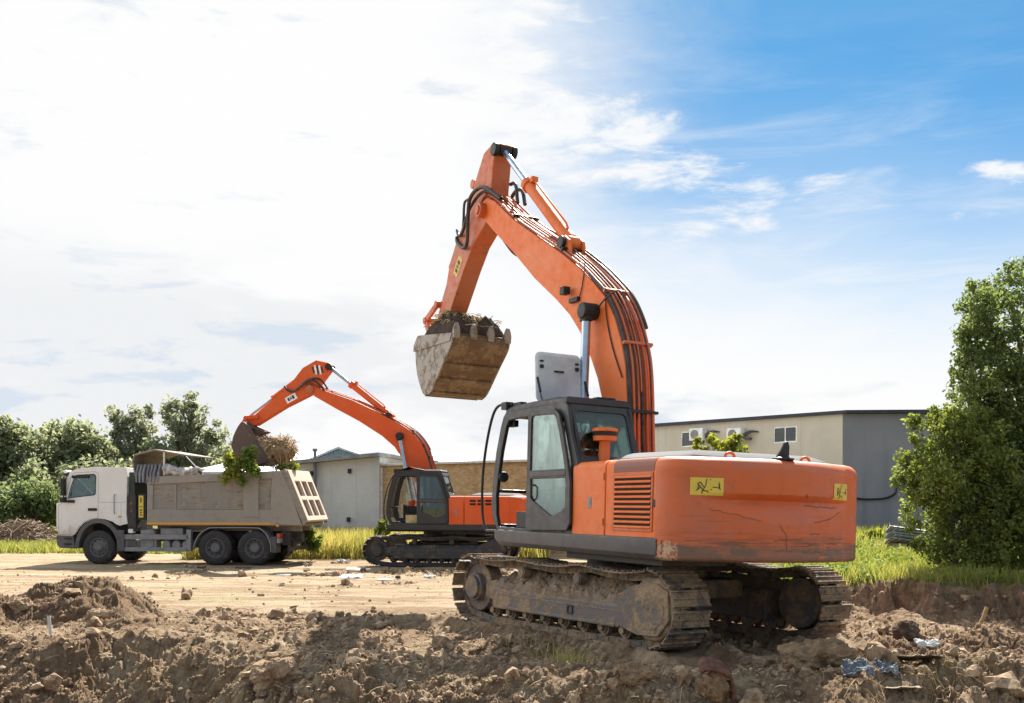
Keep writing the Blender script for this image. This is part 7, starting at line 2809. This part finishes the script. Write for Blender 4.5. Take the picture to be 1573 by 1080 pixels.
def rusty_sheet():
    Y = 9.9
    x = at(1098, 0, Y)[0]
    z = at(0, 1034, Y)[2]
    root = empty('rusty_sheet', (x, Y, z))
    root.scale = (0.8, 0.8, 0.72)
    tag(root, 'curved red-brown sheet of scrap sticking out of the front bank', 'scrap sheet')
    m = MB()
    pr = spline([(-0.20, 0.075), (-0.14, 0.125), (-0.02, 0.120), (0.08, 0.085), (0.165, 0.030), (0.205, -0.05), (0.220, -0.18), (0.215, -0.32)], 5)
    rng = np.random.default_rng(2)
    ed = [0.012 * math.sin(i * 1.7) + 0.006 * math.sin(i * 4.1) for i in range(len(pr))]
    m.loft([[(a, -0.13 + e, b - 0.055) for (a, b), e in zip(pr, ed)], [(a + 0.01, 0.03, b) for a, b in pr], [(a + 0.03, 0.20 + e, b + 0.06) for (a, b), e in zip(pr, ed)]], closed=False, cap=False)
    o = m.build('sheet', plain('red_brown_scrap', (0.085, 0.042, 0.030), (0.17, 0.085, 0.060), 9, 0.9, 0, 0.8, spec=0.15), root, 0, 60)
    s_ = o.modifiers.new('thick', 'SOLIDIFY')
    s_.thickness = 0.034
    v, f = ico(5)
    rng = np.random.default_rng(8)
    v = lumpy(v, rng, 0.5, 1.4)
    v = v * (1 + 0.25 * (fbm(v[:, 0] * 5 + v[:, 2] * 3, v[:, 1] * 5 - v[:, 2] * 3, 5, 3, 0.65) - 0.5))[:, None]
    v = v * np.array([0.19, 0.12, 0.20]) + np.array([0.0, 0.0, -0.16])
    mesh_arrays('clinging_soil', v, f, M['clod_tan'], root, False)


rusty_sheet()


def crumpled(name, label, cat, px, py, Y, w, d, h, mat, seed, tilt=0.0, lift=0.03, rot=0.0):
    n = 26
    rng = np.random.default_rng(seed)
    X, T = np.meshgrid(np.linspace(-1, 1, n), np.linspace(-1, 1, n))
    ang = np.arctan2(T, X)
    k = 0.72 + 0.5 * (fbm(np.cos(ang) * 1.5 + 9, np.sin(ang) * 1.5 + seed, 3, seed) - 0.3)
    ca, sa = math.cos(rot), math.sin(rot)
    xx, yy = X * k * w, T * k * d
    z = h * (fbm(X * 1.7 + seed, T * 1.7, 4, seed, 0.6) - 0.3) * 2 + tilt * T * d + lift
    v = np.stack([(xx * ca - yy * sa).ravel(), (xx * sa + yy * ca).ravel(), z.ravel()], 1)
    idx = np.arange(n * n).reshape(n, n)
    f = np.stack([idx[:-1, :-1], idx[:-1, 1:], idx[1:, 1:], idx[1:, :-1]], -1).reshape(-1, 4)
    x = at(px, py, Y)[0]
    o = mesh_arrays(name, v, f, mat, None, True)
    o.location = (x, Y, gz(x, Y))
    s_ = o.modifiers.new('thick', 'SOLIDIFY')
    s_.thickness = 0.006
    tag(o, label, cat)
    return o


M['bluebag'] = plain('grey_blue_plastic', (0.060, 0.072, 0.092), (0.17, 0.185, 0.205), 9, 0.75, 0, 0.4, spec=0.2)
M['whitescrap'] = plain('white_plastic_scrap', (0.42, 0.41, 0.40), (0.55, 0.54, 0.52), 5, 0.7, 0, 0.2, spec=0.2)
M['darkscrap'] = plain('dark_board', (0.045, 0.038, 0.034), (0.09, 0.075, 0.06), 6, 0.8)
M['bluescrap'] = plain('pale_blue_scrap', (0.32, 0.36, 0.41), (0.44, 0.47, 0.50), 6, 0.7, 0, 0.1)
M['woodscrap'] = plain('weathered_wood', (0.20, 0.14, 0.09), (0.34, 0.25, 0.17), 5, 0.85)
crumpled('plastic_bag', 'crumpled grey-blue plastic bag half buried in front of the tan lump', 'plastic bag', 1318, 1045, 10.2, 0.20, 0.11, 0.09, M['bluebag'], 5, 0.5, 0.07)
crumpled('plastic_bag', 'small torn blue plastic bag at the right of the crumpled one', 'plastic bag', 1362, 1035, 10.4, 0.12, 0.10, 0.08, M['bluebag'], 9, 0.5, 0.05)
crumpled('plastic_scrap', 'white crumpled plastic scrap lying on the dark board', 'plastic scrap', 1425, 1012, 11.0, 0.14, 0.07, 0.05, M['whitescrap'], 13, 0.3, 0.16)
crumpled('dark_board', 'dark flat board sticking out of the bank under the white scrap', 'board', 1400, 1030, 10.7, 0.30, 0.16, 0.03, M['darkscrap'], 17, -0.25, 0.08)
crumpled('brown_board', 'thin brown board below the dark board', 'board', 1385, 1052, 10.2, 0.22, 0.10, 0.02, M['woodscrap'], 19, -0.1, 0.06)


def stick(name, label, cat, pts, r, mat):
    m = MB()
    b = Vector(pts[0])
    m.tube([Vector(p) - b for p in pts], r, 7)
    o = m.build(name, mat, None, 0, 60)
    o.location = b
    tag(o, label, cat)


def gp(px, Y, dz=0.0):
    x = (px - 786.5) / 1573 * Y
    return (x, Y, gz(x, Y) + dz)


a = gp(79, 13.3, -0.05)
stick('white_stick', 'white plastic strip standing upright in the soil below the left mound', 'strip', [a, (a[0] - 0.015, a[1], a[2] + 0.18), (a[0] - 0.045, a[1] + 0.02, a[2] + 0.36)], 0.022, M['whitescrap'])
a = gp(165, 14.3, 0.06)
stick('pale_splinter', 'pale splinter lying at the foot of the left mound', 'splinter', [a, (a[0] + 0.22, a[1] + 0.05, a[2] + 0.10)], 0.022, M['woodscrap'])
a = gp(1500, 15.0, 0.0)
stick('broken_branch', 'broken reddish branch leaning on the soil at the right', 'branch', [a, (a[0] + 0.12, a[1] + 0.05, a[2] + 0.16), (a[0] + 0.20, a[1] + 0.1, a[2] + 0.32)], 0.030, M['root'])

# scraps on the sand between the machines
scraps = [
    ('dark plank lying flat on the sand before the smaller excavator', 'plank', 515, 876, 30.0, 0.34, 0.08, 0.02, 'darkscrap', 0.05),
    ('white sheet scrap by the front of the smaller excavator track', 'scrap', 545, 876, 30.0, 0.30, 0.15, 0.02, 'whitescrap', 0.0),
    ('upright dark brick on the sand left of the pale blue scrap', 'brick', 558, 884, 28.5, 0.09, 0.08, 0.10, 'darkscrap', 0.1),
    ('pale blue plastic sheet on the sand', 'plastic sheet', 540, 892, 26.5, 0.34, 0.25, 0.03, 'bluescrap', 0.0),
    ('flat white scrap with a dark stone at its end', 'scrap', 592, 899, 25.0, 0.22, 0.12, 0.02, 'whitescrap', 0.0),
    ('dark stone at the end of the flat white scrap', 'stone', 611, 898, 25.2, 0.07, 0.06, 0.09, 'darkscrap', 0.0),
    ('grey-white scrap nearest the front of the large excavator track', 'scrap', 660, 895, 26.0, 0.18, 0.12, 0.05, 'bluescrap', 0.0),
    ('brown bent board behind the truck shadow, leftmost on the sand', 'board', 300, 884, 29.5, 0.36, 0.16, 0.12, 'woodscrap', 0.3),
    ('dark strip on the sand right of the brown bent board', 'strip', 376, 881, 30.0, 0.30, 0.10, 0.04, 'darkscrap', 0.1),
    ('small black stone alone on the open sand', 'stone', 434, 911, 23.0, 0.07, 0.05, 0.03, 'darkscrap', 0.0),
    ('brown wood chunk right of the dark strip', 'wood chunk', 474, 880, 30.5, 0.13, 0.10, 0.12, 'woodscrap', 0.2),
    ('thin grey-blue strip in the middle of the sand', 'strip', 436, 890, 27.5, 0.20, 0.07, 0.02, 'bluescrap', 0.0),
    ('pale wood scrap beside the grass behind the truck', 'wood scrap', 522, 858, 33.5, 0.35, 0.12, 0.06, 'woodscrap', 0.0),
    ('white rag near the grass left of the smaller excavator', 'rag', 528, 856, 34.0, 0.22, 0.12, 0.10, 'whitescrap', 0.0),
]
for i, (lab, cat, px, py, Y, w, d, h, mt, lf) in enumerate(scraps):
    crumpled(cat.replace(' ', '_'), lab, cat, px, py, Y, w, d, h, M[mt], 40 + 3 * i, 0.1, 0.02 + lf * 0.2)


# pale roots hanging out of the broken bank at the right: nobody could count them
def hanging_roots():
    rng = np.random.default_rng(14)
    n = 150
    px = rng.uniform(1270, 1480, n)
    Y = rng.uniform(9.6, 11.4, n)
    x = (px - 786.5) / 1573 * Y
    z = ground_fields(x, Y)[0]
    m = MB()
    for a, b, c in zip(x, Y, z):
        l = rng.uniform(0.10, 0.42)
        t = rng.normal(0, 0.9)
        q = np.array([(a + t * l * k + 0.05 * math.sin(5 * k + a * 9), b - l * k) for k in (0, 0.25, 0.5, 0.75, 1)])
        zz = ground_fields(q[:, 0], q[:, 1])[0] + 0.015 + 0.03 * rng.random(5)
        m.tube([(u, w, h) for (u, w), h in zip(q, zz)], rng.uniform(0.002, 0.0045), 4)
    tag(m.build('roots', M['root']), kind='stuff')


hanging_roots()
